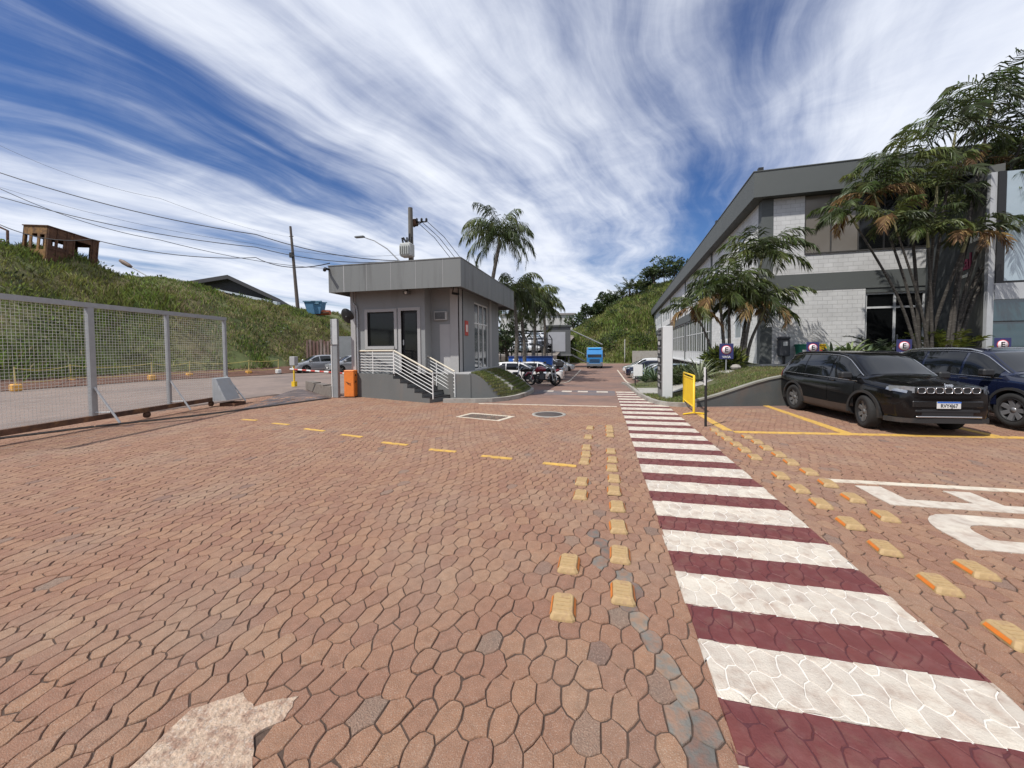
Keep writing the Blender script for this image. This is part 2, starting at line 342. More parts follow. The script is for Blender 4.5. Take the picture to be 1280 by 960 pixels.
# ---------------------------------------------------------------- terrain heights
def road_z(x, y):
    x = np.asarray(x, float); y = np.asarray(y, float)
    return -1.0*smooth((y-16)/19)*smooth((x+14)/5)
def hill_left(x, y):
    x = np.asarray(x, float); y = np.asarray(y, float)
    base = np.interp(y, [-20, 14, 19, 24, 32, 45, 60], [-29.5, -28.9, -28.6, -26.0, -26.4, -27, -28])
    top = np.interp(y, [-20, 15, 20, 24, 29, 34, 40, 50, 70], [9.8, 9.0, 8.5, 7.9, 7.6, 7.2, 7.0, 6.9, 6.0])
    t = (base-x)/10.5
    h = top*np.clip(np.where(t < .0, 0, 1-(1-np.clip(t, 0, 1))**1.5), 0, 1)
    h = h+(vnoise(x, y, 3, .35)-.5)*1.0*smooth(t*4)+(vnoise(x, y, 5, .9)-.5)*.45*smooth(t*4)
    return np.where(t > 0, h, -.3)*smooth((75-y)/12)
def hill_back(x, y):
    x = np.asarray(x, float); y = np.asarray(y, float)
    rz = np.interp(x, [-40, -22, -11.6, -2.7, 3, 8.4, 17, 30, 60], [1.5, 2.0, 3.0, 8.8, 13.0, 16.0, 18.5, 22, 24])
    t = (y-72-.12*np.abs(x))/36
    h = -1.2+(rz+1.2)*smooth(np.clip(t, 0, 1))**.85
    return h+((vnoise(x, y, 9, .22)-.5)*2.2+(vnoise(x, y, 12, .6)-.5)*.9)*smooth(t*5)*smooth((1.3-t)*3)
def lawn_z(x, y):
    x = np.asarray(x, float); y = np.asarray(y, float)
    return .1+.80*smooth((x-2.1)/3.6)*(1-.75*smooth((y-18.5)/6)*smooth((7.3-x)/2.0))-.9*smooth((y-18)/10)*smooth((3.5-x)/2.0)
# ---------------------------------------------------------------- foliage helpers
def leafcloud(P, D, size, rng_, wid=.5):
    """P (n,3) centres, D (n,3) leaf directions: one diamond leaf each"""
    n = len(P); D = D/np.linalg.norm(D, axis=1, keepdims=True); r = rng_.normal(size=(n, 3)); Sd = np.cross(D, r); Sd /= np.linalg.norm(Sd, axis=1, keepdims=True)+1e-9
    L = (size*rng_.uniform(.6, 1.3, n))[:, None]; a = P; b = P+D*L*.5+Sd*L*wid*.5; c = P+D*L; d = P+D*L*.5-Sd*L*wid*.5
    V = np.stack([a, b, c, d], 1).reshape(-1, 3); Fc = np.arange(4*n).reshape(-1, 4); return V, Fc
def grass(name, P, hgt, wid, mats, probs, lean=.45, k=3, obj_label=None, dry=None):
    """tufts of k bent blades at points P (n,3)"""
    n = len(P)*k; B = np.repeat(P, k, 0)+np.c_[rng.normal(0, wid*1.6, (n, 2)), np.zeros(n)]
    a = rng.uniform(0, 2*np.pi, n); h = np.repeat(np.broadcast_to(hgt, len(P)), k)*rng.uniform(.5, 1.25, n); w = wid*rng.uniform(.6, 1.3, n)
    side = np.c_[np.cos(a), np.sin(a), np.zeros(n)]; ln = np.c_[-np.sin(a), np.cos(a), np.zeros(n)]*(h*lean*rng.uniform(.2, 1.5, n))[:, None]; up_ = np.c_[np.zeros((n, 2)), h]
    V = np.stack([B-side*w[:, None]*.5, B+side*w[:, None]*.5, B+up_*.6+ln*.35+side*w[:, None]*.4, B+up_+ln, ], 1)
    V = V.reshape(-1, 3); Fc = np.arange(4*n).reshape(-1, 4); mi = rng.choice(len(mats), n, p=probs)
    if dry is not None: mi = np.where(rng.random(n) < np.repeat(dry, k), len(mats)-1, mi)
    return tag(npmesh(name, V, Fc, mats, mi), obj_label, 'grass', kind='stuff')
def frond(mb, base, az, el, L, droop, ll, n=26, wid=.045, m=0, hang=.35, twist=0.0, two=True):
    """one pinnate palm leaf: a bending rachis and two rows of narrow leaflets"""
    p = Vector(base); dirs = []; pts = [p.copy()]; seg = 12; e = el
    for i in range(seg):
        e2 = e - droop*((i+.5)/seg)**1.3; d = Vector((math.cos(az)*math.cos(e2), math.sin(az)*math.cos(e2), math.sin(e2))); p = p+d*(L/seg); pts.append(p.copy()); dirs.append(d)
    mb.tube(pts, [max(.006, .022*(1-i/seg)) for i in range(seg+1)], 4, m, caps=False)
    vs = []; fs = []
    for i in range(n):
        t = .12+.88*i/(n-1); k = min(int(t*seg), seg-1); f = t*seg-k; q = pts[k].lerp(pts[k+1], f); d = dirs[k]
        sd = d.cross(Vector((0, 0, 1)));
        if sd.length < .05: sd = Vector((-math.sin(az), math.cos(az), 0))
        sd.normalize(); upv = sd.cross(d); l = ll*(math.sin(math.pi*min(1, .12+.80*t))**.55)*random.uniform(.8, 1.1)
        for sg in (-1, 1):
            v_ = (sd*sg*random.uniform(.5, .8)+d*random.uniform(.5, .95)+upv*(random.uniform(.1, .5)+twist)-Vector((0, 0, 1))*hang*random.uniform(.4, 1.3)).normalized()
            v2 = (v_-Vector((0, 0, 1))*hang*random.uniform(.7, 1.5)).normalized()
            w = d*wid*.5; mid = q+v_*l*.5; tip = mid+v2*l*.5; w = w*random.uniform(.9, 1.4); j = len(vs)
            vs += [q-w*.5, q+w*.5, mid+w, tip, mid-w]; fs.append((j, j+1, j+2, j+3, j+4))
    mb.add(vs, fs, m)
def crown(parent, c, n, L, ll, el=(.1, 1.35), droop=1.5, nl=24, wid=.05, name='crown', mats=None, dry=.1, hang=.35, az0=0.0, spread=2*math.pi, bias=None):
    mb = MB()
    for i in range(n):
        az = az0+spread*(i+random.uniform(-.3, .3))/n; q = ((i*0.618034) % 1); e = lerp(el[0], el[1], q)
        dr = droop*random.uniform(.75, 1.2); m = 2 if (q < .25 and random.random() < dry*3) else (1 if random.random() < .45 else 0)
        if bias: dx = math.cos(az)*bias[0]+math.sin(az)*bias[1]; dr *= 1-.2*dx
        frond(mb, Vector(c)+Vector((math.cos(az), math.sin(az), 0))*.06, az, e, L*random.uniform(.8, 1.1), dr, ll, nl, wid, m, hang)
    return mb.build(name, mats or [FRG, FRD, FRY], parent)
def trunk(parent, path, r0, r1, mt=BARK, name='trunk', n=10, rings=True):
    P = [Vector(p) for p in path]; Q = []; Rr = []
    steps = 28
    for i in range(steps+1):
        t = i/steps*(len(P)-1); k = min(int(t), len(P)-2); f = t-k
        p0, p1, p2, p3 = P[max(k-1, 0)], P[k], P[k+1], P[min(k+2, len(P)-1)]
        q = .5*((2*p1)+(p2-p0)*f+(2*p0-5*p1+4*p2-p3)*f*f+(3*p1-p0-3*p2+p3)*f**3); Q.append(q)
        r = lerp(r0, r1, i/steps)*(1.25-.25*min(1, i/3)); Rr.append(r*(1.07 if (rings and i % 2) else 1.0))
    return MB().tube(Q, Rr, n).build(name, mt, parent)
def ball_points(n, c, rad, r_, shell=.55):
    v = r_.normal(size=(n, 3)); v /= np.linalg.norm(v, axis=1, keepdims=True); q = r_.uniform(shell, 1, n)**.6
    return np.asarray(c)+v*q[:, None]*np.asarray(rad), v
def tree(name, label, base, h, cr, mats=(LEAF, LEAFD), nclump=14, nleaf=150, leaf=.5, lean=(0, 0), group=None, trunk_r=.2, open_=1.0):
    t = thing(name, label, 'tree', base, 0, group, world=True); b = Vector(base); top = b+Vector((lean[0], lean[1], h*.72)); mb = MB()
    mb.tube([b-Vector((0, 0, .4)), b.lerp(top, .4)+Vector((.1, 0, 0)), top], [trunk_r, trunk_r*.75, trunk_r*.4], 7)
    V = []; off = 0; Fs = []; mi = []
    for i in range(nclump):
        a = random.uniform(0, 6.28); rr = cr*math.sqrt(random.random()); hz = h*random.uniform(.42, .97)
        sc_ = 1-abs(hz/h-.65)*1.1; c = b+Vector((lean[0]*hz/h+math.cos(a)*rr*sc_, lean[1]*hz/h+math.sin(a)*rr*sc_, hz))
        mb.tube([b.lerp(top, random.uniform(.4, .9)), c], [trunk_r*.3, trunk_r*.08], 5, caps=False)
        P, D = ball_points(nleaf, c, (cr*.42*random.uniform(.6, 1.1),)*2+(cr*.3*random.uniform(.6, 1.1),), rng)
        v, f = leafcloud(P, D+np.array([0, 0, .1])+rng.normal(0, .6, P.shape), leaf, rng); V.append(v); Fs.append(f+off); off += len(v); mi += [int(random.random() < .5)]*len(f)
    mb.build('trunk', BARKT, t); npmesh('crown', np.concatenate(V), np.concatenate(Fs), list(mats), mi, parent=t); return t
def rosette(name, label, base, n, L, wid, mt, cat='plant', el=(.25, 1.35), droop=.7, group=None):
    """sword-leaved plant: leaves are folded strips out of one heart"""
    mb = MB(); b = Vector(base)
    for i in range(n):
        az = i*2.39996+random.uniform(-.2, .2); e = lerp(el[0], el[1], (i+.5)/n); l = L*random.uniform(.75, 1.1); p = b.copy(); w = wid*random.uniform(.8, 1.15); vs = []; fs = []
        sd = Vector((-math.sin(az), math.cos(az), 0)); k = 6
        for j in range(k+1):
            t = j/k; ww = w*(.55+1.2*t-1.75*t**2.2) if t < 1 else 0.002; ww = max(ww, .003); e2 = e-droop*t*t
            vs += [p-sd*ww*.5+Vector((0, 0, ww*.22)), p.copy(), p+sd*ww*.5+Vector((0, 0, ww*.22))]; p = p+Vector((math.cos(az)*math.cos(e2), math.sin(az)*math.cos(e2), math.sin(e2)))*(l/k)
        for j in range(k):
            a = 3*j; fs += [(a, a+1, a+4, a+3), (a+1, a+2, a+5, a+4)]
        mb.add(vs, fs, 0, True)
    return tag(mb.build(name, mt, None, base), label, cat, group)
def bush(name, label, base, rad, n, leaf, mats, cat='bush', wid=.35, group=None, upb=.6):
    P, D = ball_points(n, Vector(base)+Vector((0, 0, rad[2]*.75)), rad, rng, .2); P[:, 2] = np.maximum(P[:, 2], base[2]+.03)
    V, Fc = leafcloud(P, D+np.array([0, 0, upb])+rng.normal(0, .45, P.shape), leaf, rng, wid)
    return tag(npmesh(name, V, Fc, list(mats), rng.integers(0, len(mats), len(Fc)), origin=base), label, cat, group)
# ---------------------------------------------------------------- ground and terrain
xs = np.unique(np.concatenate([np.linspace(-1500, -90, 12), np.arange(-90, 60.1, 1.5), np.linspace(60, 1500, 12)])); ys = np.unique(np.concatenate([np.linspace(-900, -24, 8), np.arange(-24, 150.1, 1.5), np.linspace(150, 2500, 14)]))
def gridmesh(name, xs, ys, fz, mt, sm=True):
    X, Y = np.meshgrid(xs, ys, indexing='ij'); Z = fz(X, Y); V = np.stack([X, Y, Z], -1).reshape(-1, 3); nx, ny = len(xs), len(ys)
    i = np.arange(nx*ny).reshape(nx, ny); Fc = np.stack([i[:-1, :-1], i[1:, :-1], i[1:, 1:], i[:-1, 1:]], -1).reshape(-1, 4); return npmesh(name, V, Fc, mt, smooth=sm)
tag(gridmesh('ground', xs, ys, lambda x, y: road_z(x, y)-.06, mat('ground_soil', (.17, .125, .10), .95, .2, .5, .4, 8)), kind='structure')
hx = np.arange(-75, -24, .5); hy = np.arange(-22, 76, .5)
tag(gridmesh('hillside', hx, hy, hill_left, [HILLM]), kind='structure')
bx = np.concatenate([np.arange(-60, 26, .9), np.linspace(26, 90, 20)]); by = np.arange(70, 150, .9)
tag(gridmesh('back_hill', bx, by, hill_back, [HILLM]), kind='structure')
tag(gridmesh('road', np.array([-10.5, -8, -6, -4, -2, -.5, .5, 1.3, 2.0, 3.5, 5, 7.2]), np.concatenate([np.arange(11.95, 40, .6), np.arange(40, 78, 2.0)]), lambda x, y: road_z(x, y)-.004+.0*x, [ROAD]), kind='structure')
tag(gridmesh('street', np.linspace(-29.5, -9.6, 8), np.array([-22, -10, 0, 5, 10, 12.5, 16, 20, 25, 30, 38, 48]), lambda x, y: road_z(x, y)-.035, [STREET]), kind='structure')
# soil strip at the foot of the left bank
mb = MB(); pr = [(-29.3, -20), (-28.7, 14), (-28.4, 19), (-25.8, 24), (-26.2, 32), (-26.6, 42)]
for (a, b), (c, d) in zip(pr[:-1], pr[1:]): mb.quad((a-1.5, b, .75), (a+.9, b, -.01), (c+.9, d, -.01), (c-1.5, d, .75))
struct(mb, 'soil_verge', SOIL)
# ---- interlocking stone pavers, real relief
PW, PR, PL = .122, .163, .217
def hsh(a, b, k): return np.modf(np.abs(np.sin(np.round(a*200)*12.9898+np.round(b*200)*78.233+k*37.719)*43758.5453))[0]-.5
def hexcells(x0, x1, y0, y1):
    j = np.arange(int(y0/PR)-1, int(y1/PR)+2); i = np.arange(int(x0/PW)-2, int(x1/PW)+2); I, J = np.meshgrid(i, j, indexing='ij'); I = I.ravel(); J = J.ravel()
    cx = I*PW+(J % 2)*PW*.5; cy = J*PR; k = (cx > x0) & (cx < x1) & (cy > y0) & (cy < y1); cx, cy = cx[k], cy[k]
    a = np.array([(0, .5), (-.5, .25), (-.5, -.25), (0, -.5), (.5, -.25), (.5, .25)])
    bx_ = cx[:, None]+a[:, 0]*PW; by_ = cy[:, None]+a[:, 1]*PL
    mxx = .5*(bx_+np.roll(bx_, -1, 1)); myy = .5*(by_+np.roll(by_, -1, 1))
    qx = lambda p, q, amp: p+hsh(p, q, 1)*amp; qy = lambda p, q, amp: q+hsh(p, q, 2)*amp
    Xc = np.empty((len(cx), 12)); Yc = np.empty_like(Xc)
    Xc[:, 0::2] = qx(bx_, by_, .028); Yc[:, 0::2] = qy(bx_, by_, .036); Xc[:, 1::2] = qx(mxx, myy, .010); Yc[:, 1::2] = qy(mxx, myy, .010)
    # long-wave drift so that the courses wander
    dx = (vnoise(Xc, Yc, 21, .55)-.5)*.22; dy = (vnoise(Xc, Yc, 22, .55)-.5)*.22
    return Xc+dx, Yc+dy
def pavers(name, Xc, Yc, mi, mats, ztop, zbot, gap=.0034, tilt=.0020, ins=.0045):
    n = len(Xc); cx = Xc.mean(1, keepdims=True); cy = Yc.mean(1, keepdims=True); rx = Xc-cx; ry = Yc-cy; rr = np.sqrt(rx*rx+ry*ry)
    g_ = (gap*rng.uniform(.35, 1.5, n))[:, None]; tx = rng.normal(0, tilt, n)[:, None]*7; ty = rng.normal(0, tilt, n)[:, None]*7; tz = rng.normal(0, tilt*.7, n)[:, None]
    rings = []
    for d, z in ((g_, zbot), (g_+.0008, ztop-.005), (g_+ins, ztop)):
        s_ = np.maximum(0, rr-d)/np.maximum(rr, 1e-6); x_ = cx+rx*s_; y_ = cy+ry*s_; z_ = np.broadcast_to(z, rr.shape) if z == zbot else z+tz+(x_-cx)*tx+(y_-cy)*ty; rings.append(np.stack([x_, y_, z_], -1))
    V = np.stack(rings, 1).reshape(-1, 3); k = 12; base = (np.arange(n)*3*k)[:, None, None]; r_ = np.arange(2)[None, :, None]*k; q = np.arange(k)[None, None, :]; q2 = (q+1) % k
    quads = np.stack([base+r_+q, base+r_+q2, base+r_+k+q2, base+r_+k+q], -1).reshape(-1, 4); tops = (np.arange(n)*3*k)[:, None]+2*k+np.arange(k)
    me = bpy.data.meshes.new(name); o = bpy.data.objects.new(name, me); C.objects.link(o)
    nq, ntp = len(quads), n; me.vertices.add(len(V)); me.vertices.foreach_set('co', V.astype(np.float32).ravel())
    me.loops.add(nq*4+ntp*k); me.loops.foreach_set('vertex_index', np.concatenate([quads.ravel(), tops.ravel()]).astype(np.int32))
    me.polygons.add(nq+ntp); me.polygons.foreach_set('loop_start', np.concatenate([np.arange(0, nq*4, 4), nq*4+np.arange(0, ntp*k, k)]).astype(np.int32))
    for mt in mats: me.materials.append(mt)
    me.polygons.foreach_set('material_index', np.concatenate([np.repeat(mi, 2*k), mi]).astype(np.int32)); me.polygons.foreach_set('use_smooth', np.zeros(nq+ntp, bool)); me.update(calc_edges=True); me.validate(); return o
def inpoly(x, y, poly):
    r = np.zeros(x.shape, bool); j = len(poly)-1
    for i in range(len(poly)):
        (xi, yi), (xj, yj) = poly[i], poly[j]; r ^= ((yi > y) != (yj > y)) & (x < (xj-xi)*(y-yi)/(yj-yi+1e-12)+xi); j = i
    return r
PATCH0 = [(-1.93, 1.0), (-1.95, 1.42), (-1.80, 1.54), (-1.66, 1.5), (-1.5, 1.6), (-1.47, 1.47), (-1.55, 1.38), (-1.42, 1.26), (-1.44, 1.0), (-1.6, .9)]
PATCH = []
for i in range(len(PATCH0)):
    a, b = Vector(PATCH0[i]), Vector(PATCH0[(i+1) % len(PATCH0)])
    for q in range(4): v = a.lerp(b, q/4); PATCH.append((v.x+random.uniform(-.010, .010), v.y+random.uniform(-.010, .010)))
Xc, Yc = hexcells(-12.9, 14.5, -2.5, 13.2)
cx, cy = Xc.mean(1), Yc.mean(1)
# the drain pit and the cement patch are left open
DR = [(-3.62, 9.42), (-3.45, 9.95), (-2.33, 9.68), (-2.52, 9.12)]
keep = ~((cy > 11.95) & (cx > -4.4) & (cx < 1.65)) & ~inpoly(cx, cy, [(-1.85, 1.0), (-1.85, 1.4), (-1.55, 1.45), (-1.5, 1.0)]) & ~((cx < -9.4) & (cy > 12.55)) & ~((cx < -3.2) & (cx > -9.2) & (cy > 12.0+.30*(-5.2-cx)*(cx < -5.2))) & ~((cy > 12.35) & (cx > 1.9) & (cx < 5.4))
Xc, Yc, cx, cy = Xc[keep], Yc[keep], cx[keep], cy[keep]
bl = np.interp(cy, [1.5, 1.9, 2.15, 2.6, 3.1, 3.8, 4.6, 5.3], [.46, .42, .33, .24, .08, -.05, -.16, -.29])
mi = np.where((np.abs(cx-bl) < .075) & (cy < 5.4) & (cy > 1.3) & (rng.random(len(cx)) < np.where(cy < 2.9, .92, .6)), 1, np.where(rng.random(len(cx)) < .015+.14*smooth((1.1-np.hypot(cx+.35, cy-1.9))), 2, 0))
vis = (np.abs((cx*rt0.x+cy*rt0.y)) < 1.75*(cx*fw.x+cy*fw.y)+2.5)
Xc, Yc, mi = Xc[vis], Yc[vis], mi[vis]
tag(pavers('paved_yard', Xc, Yc, mi, [PAV, PAVB, PAVG], 0.0, -.03), kind='structure')
mb = MB(); mb.quad((-13.2, -6, -.008), (15, -6, -.008), (15, 11.95, -.008), (-13.2, 11.95, -.008)); mb.quad((-13.2, 11.95, -.011), (-4.0, 11.95, -.011), (-4.0, 13.3, -.011), (-13.2, 13.3, -.011)); mb.quad((1.65, 11.95, -.011), (15, 11.95, -.011), (15, 13.3, -.011), (1.65, 13.3, -.011)); struct(mb, 'joint_bed', JOINT)
mb = MB(); mb.prism(PATCH, -.02, .004, 0)
pp = struct(mb, 'cement_patch', CEM)
# ---- zebra path: the same pavers, painted; paint fills the joints
def clipped(Xc, Yc, x0, x1, y0, y1): return np.clip(Xc, x0, x1), np.clip(Yc, y0, y1)
wx, wy, wm = [], [], []; base = MB(); jx, jy = hexcells(.3, 2.25, .2, 16.4); Xl, Xr = .56, 1.96
edges = []
k0 = -2
for k in range(-2, 20):
    a = 2.04+.72*k; edges += [(a, a+.40, 0), (a+.40, a+.72, 1)]
for a, b, mm in edges:
    if b > 16.3 or a < .3: continue
    sel = (jx.max(1) > Xl) & (jx.min(1) < Xr) & (jy.max(1) > a) & (jy.min(1) < b)
    qx_, qy_ = jx[sel].mean(1, keepdims=True), jy[sel].mean(1, keepdims=True); jt = lambda v: v+hsh(qx_, qy_, v)*.018
    x_, y_ = clipped(jx[sel], jy[sel], jt(Xl), jt(Xr), jt(a), jt(b)); ar = .5*np.abs((x_*np.roll(y_, -1, 1)-np.roll(x_, -1, 1)*y_).sum(1)); ok = ar > 6e-4
    wx.append(x_[ok]); wy.append(y_[ok]); wm += [mm]*int(ok.sum())
    base.quad((Xl+.012, a, .0035), (Xr-.012, a, .0035), (Xr-.012, b, .0035), (Xl+.012, b, .0035), 2+mm)
ob = pavers('crosswalk', np.concatenate(wx), np.concatenate(wy), np.array(wm), [CWW, CWM], .0075, .001, gap=.0022, tilt=.0008, ins=.005); tag(ob, kind='structure')
bb = MB(); bb.v, bb.f, bb.n = base.v, base.f, base.n; bb.mi = [q-2 for q in base.mi]; bb.sm = base.sm; struct(bb, 'crosswalk_paint', [CWWJ, CWMJ])
def painted(name, polys, mt, z=.0075):
    """thick road paint laid over the pavers, ragged edge"""
    mb = MB()
    for p in polys:
        q = []; n = len(p)
        for i in range(n):
            a, b = Vector((*p[i], 0)), Vector((*p[(i+1) % n], 0)); L = (b-a).length; st = max(1, int(L/.07)) if L < 3 else int(L/.12)
            nr = Vector((-(b-a).y, (b-a).x, 0)).normalized()
            for s_ in range(st): w = random.uniform(-.006, .006); v = a.lerp(b, s_/st)+nr*w; q.append((v.x, v.y))
        mb.prism(q, z-.02, z+random.uniform(-.0004, .0004), 0, bottom=False)
    return struct(mb, name, mt)
# letters E and D on the right bay
painted('painted_letter', [[(3.10, 5.02), (5.1, 5.02), (5.1, 5.64), (4.86, 5.64), (4.86, 5.22), (4.26, 5.22), (4.26, 5.62), (4.0, 5.62), (4.0, 5.22), (3.38, 5.22), (3.38, 5.64), (3.10, 5.62)]], CWW)
oD = [(3.12, 4.05), (3.12, 4.38)]+[(3.52-.40*math.cos(t), 4.38+.47*math.sin(t)) for t in (.15, .4, .65, .9, 1.2, 1.57)]+[(4.2, 4.85), (4.7, 4.85)]+[(4.7+.40*math.sin(t), 4.38+.47*math.cos(t)) for t in (.15, .4, .65, .9, 1.2, 1.57)]+[(5.1, 4.05), (4.2, 4.05)]
iD = [(3.40, 4.27), (3.40, 4.40)]+[(3.62-.22*math.cos(t), 4.40+.22*math.sin(t)) for t in (.15, .4, .65, .9, 1.2, 1.57)]+[(4.2, 4.62), (4.6, 4.62)]+[(4.62+.2*math.sin(t), 4.40+.22*math.cos(t)) for t in (.15, .4, .65, .9, 1.2, 1.57)]+[(4.82, 4.27), (4.2, 4.27)]
mb = MB()
for i in range(len(oD)): j = (i+1) % len(oD); mb.prism([oD[i], oD[j], iD[j], iD[i]], -.01, .0075, bottom=False)
struct(mb, 'painted_letter', CWW)
# yellow lines
painted('road_marking', [[(2.68, 8.66), (8.2, 9.15), (14, 9.67), (14, 9.83), (8.2, 9.33), (2.68, 8.84)]], YEL)
painted('bay_line', [[(4.72, 9.03), (4.92, 9.05), (4.88, 12.9), (4.72, 12.9)]], YEL)
painted('bay_line', [[(7.30, 9.26), (7.48, 9.28), (7.48, 12.9), (7.32, 12.9)]], YEL)
painted('bay_line', [[(2.50, 8.90), (2.68, 8.85), (2.58, 11.2), (2.44, 11.2)]], YEL)
painted('road_marking', [[(2.88, 5.72), (9, 5.80), (9, 5.92), (2.88, 5.84)]], CREAM)
D = [((-9.05, 8.04), (-8.57, 8.01)), ((-7.84, 7.77), (-7.28, 7.67)), ((-6.54, 7.34), (-5.92, 7.2)), ((-5.3, 6.96), (-4.73, 6.84)), ((-4.08, 6.52), (-3.5, 6.42)), ((-2.95, 6.21), (-2.44, 6.15)), ((-1.93, 6.0), (-1.39, 5.92)), ((-.88, 5.8), (-.37, 5.74))]
ds = []
for (a, b), (c, d) in D: ds.append([(a, b-.05), (c, d-.05), (c, d+.05), (a, b+.05)])
painted('dashed_line', ds, YEL)
painted('road_marking', [[(-3.9, 11.84), (.45, 11.9), (.45, 12.0), (-3.9, 11.94)]], CREAM, .006)
struct(MB().prism([(-3.0, 14.7), (.52, 14.75), (.52, 16.5), (-3.1, 16.4)], -.06, .001, bottom=False), 'worn_road_band', BAND)
mb = MB()
for a, b in ((-2.35, -1.95), (-1.6, -1.2), (-.95, -.55), (-.2, .25)): mb.prism([(a, 15.75), (b, 15.75), (b, 16.15), (a, 16.15)], -.03, .006, bottom=False)
struct(mb, 'ramp_marking', CWW)
mb = MB()
for yy in (19.4, 23, 27, 31.5, 36, 40.5, 45):
    for xa in np.arange(-7.2, -2.6, 1.15):
        xb = xa+1.15; z1, z2 = float(road_z(xa, yy)), float(road_z(xb, yy)); mb.quad((xa, yy, z1+.004), (xb, yy+.05, z2+.004), (xb, yy+.19, z2+.001), (xa, yy+.14, z1+.001))
yy = np.arange(19.4, 52, .8)
for a, b in zip(yy[:-1], yy[1:]):
    if int(a*2) % 5: mb.quad((-2.75, a, float(road_z(-2.7, a))+.003), (-2.6, a, float(road_z(-2.6, a))+.003), (-2.6, b, float(road_z(-2.6, b))+.003), (-2.75, b, float(road_z(-2.7, b))+.003))
    mb.quad((1.92, a, float(road_z(1.9, a))+.003), (2.06, a, float(road_z(2, a))+.003), (2.06, b, float(road_z(2, b))+.003), (1.92, b, float(road_z(1.9, b))+.003))
struct(mb, 'bay_marking', CREAM)
# wet patch and seams on the ramp beside the booth
struct(MB().prism([tuple(g(x, y)[:2]) for x, y in ((300, 512), (352, 506), (392, 500), (413, 499), (415, 495), (392, 489), (372, 486), (352, 492))], -.03, .001, bottom=False), 'wet_paving', mat('wet_stone', (.085, .062, .055), .45, .25, 3, .5, 30, col2=(.16, .11, .09), sc2=1.5))
# drain grate with painted border
mb = MB(); q = [Vector((*p, 0)) for p in DR]; o4 = [Vector((-3.72, 9.40, 0)), Vector((-3.5, 10.08, 0)), Vector((-2.2, 9.72, 0)), Vector((-2.44, 9.03, 0))]
for i in range(4): j = (i+1) % 4; mb.prism([tuple(o4[i][:2]), tuple(o4[j][:2]), tuple(q[j][:2]), tuple(q[i][:2])], -.03, .009)
dt = thing('drain_grate', 'steel drain grate in a cream painted border on the paving before the booth', 'drain', (-3, 9.5, 0), world=True); mb.build('border', CREAM, dt)
MB().prism(DR, -.06, -.004).build('cover', mat('green_grey_steel', (.07, .085, .075), .6, .1, 6), dt); mb = MB()
for i in range(1, 16): a = q[0].lerp(q[3], i/16); b = q[1].lerp(q[2], i/16); mb.tube([a+Vector((0, 0, .002)), b+Vector((0, 0, .002))], .008, 4)
mb.build('bars', mat('grate_bar', (.10, .115, .105), .5, .1, 6), dt)
mh = thing('manhole_cover', 'round dark iron manhole cover in the red paving before the road', 'manhole cover', (-1.38, 10.23, 0), world=True)
MB().lathe([(0, .006), (.36, .006), (.37, -.02)], Matrix.Translation((-1.38, 10.23, 0)), 28).build('cover', mat('cast_iron', (.07, .055, .048), .7, .2, 12, .4, 50), mh)
MB().lathe([(.375, -.02), (.375, .009), (.46, .007), (.47, -.02)], Matrix.Translation((-1.38, 10.23, 0)), 28).build('rim', KERB, mh)
# ---------------------------------------------------------------- raised markers, one by one
def marker_mesh():
    a, b, h = .083, .125, .044; r = MB(); lv = [(1.0, 0.0), (.97, .012), (.80, h-.006), (.72, h)]
    vs = []; fs = []
    for s_, z in lv:
        for sx, sy in ((-1, -1), (1, -1), (1, 1), (-1, 1)):
            cx_, cy_ = sx*(a*s_), sy*(b-(a-a*s_)*1.0); e = .018
            vs += ([(cx_-sx*0, cy_-sy*e, z), (cx_-sx*e, cy_, z)] if sx*sy > 0 else [(cx_-sx*e, cy_, z), (cx_-sx*0, cy_-sy*e, z)])
    for l in range(3):
        for i in range(8): j = (i+1) % 8; fs.append((l*8+i, l*8+j, l*8+8+j, l*8+8+i))
    fs.append(tuple(range(24, 32))); r.add(vs, fs, 0)
    for yy in (-.06, -.02, .02, .06): r.box((-.045, yy-.012, h-.002), (.045, yy+.012, h+.0025), 0)
    return r
def refl_mesh():
    r = MB()
    for sg in (-1, 1): r.add([(sg*.0845, -.088, .014), (sg*.0845, .088, .014), (sg*.0715, .082, .036), (sg*.0715, -.082, .036)], [(0, 1, 2, 3) if sg > 0 else (3, 2, 1, 0)], 0)
    return r
ORD = ['nearest', 'second', 'third', 'fourth', 'fifth', 'sixth', 'seventh', 'eighth', 'ninth', 'tenth', 'eleventh', 'twelfth', 'thirteenth']
RA = [2.78, 3.3, 3.82, 4.32, 4.8, 5.25, 5.71, 6.15, 6.66, 7.91, 8.36, 8.73]; LA = [2.54, 3.07, 4.58, 5.05, 5.98, 6.39, 6.84, 7.66, 8.57]
IA = [2.85, 3.37, 3.89, 4.37, 4.86, 5.32, 5.82, 6.73, 7.18, 7.58, 8.01, 8.41, 8.82]; OA = [3.65, 4.63, 5.12, 5.61, 6.08, 6.54, 6.97, 7.39, 7.84, 8.25]
mk0 = None
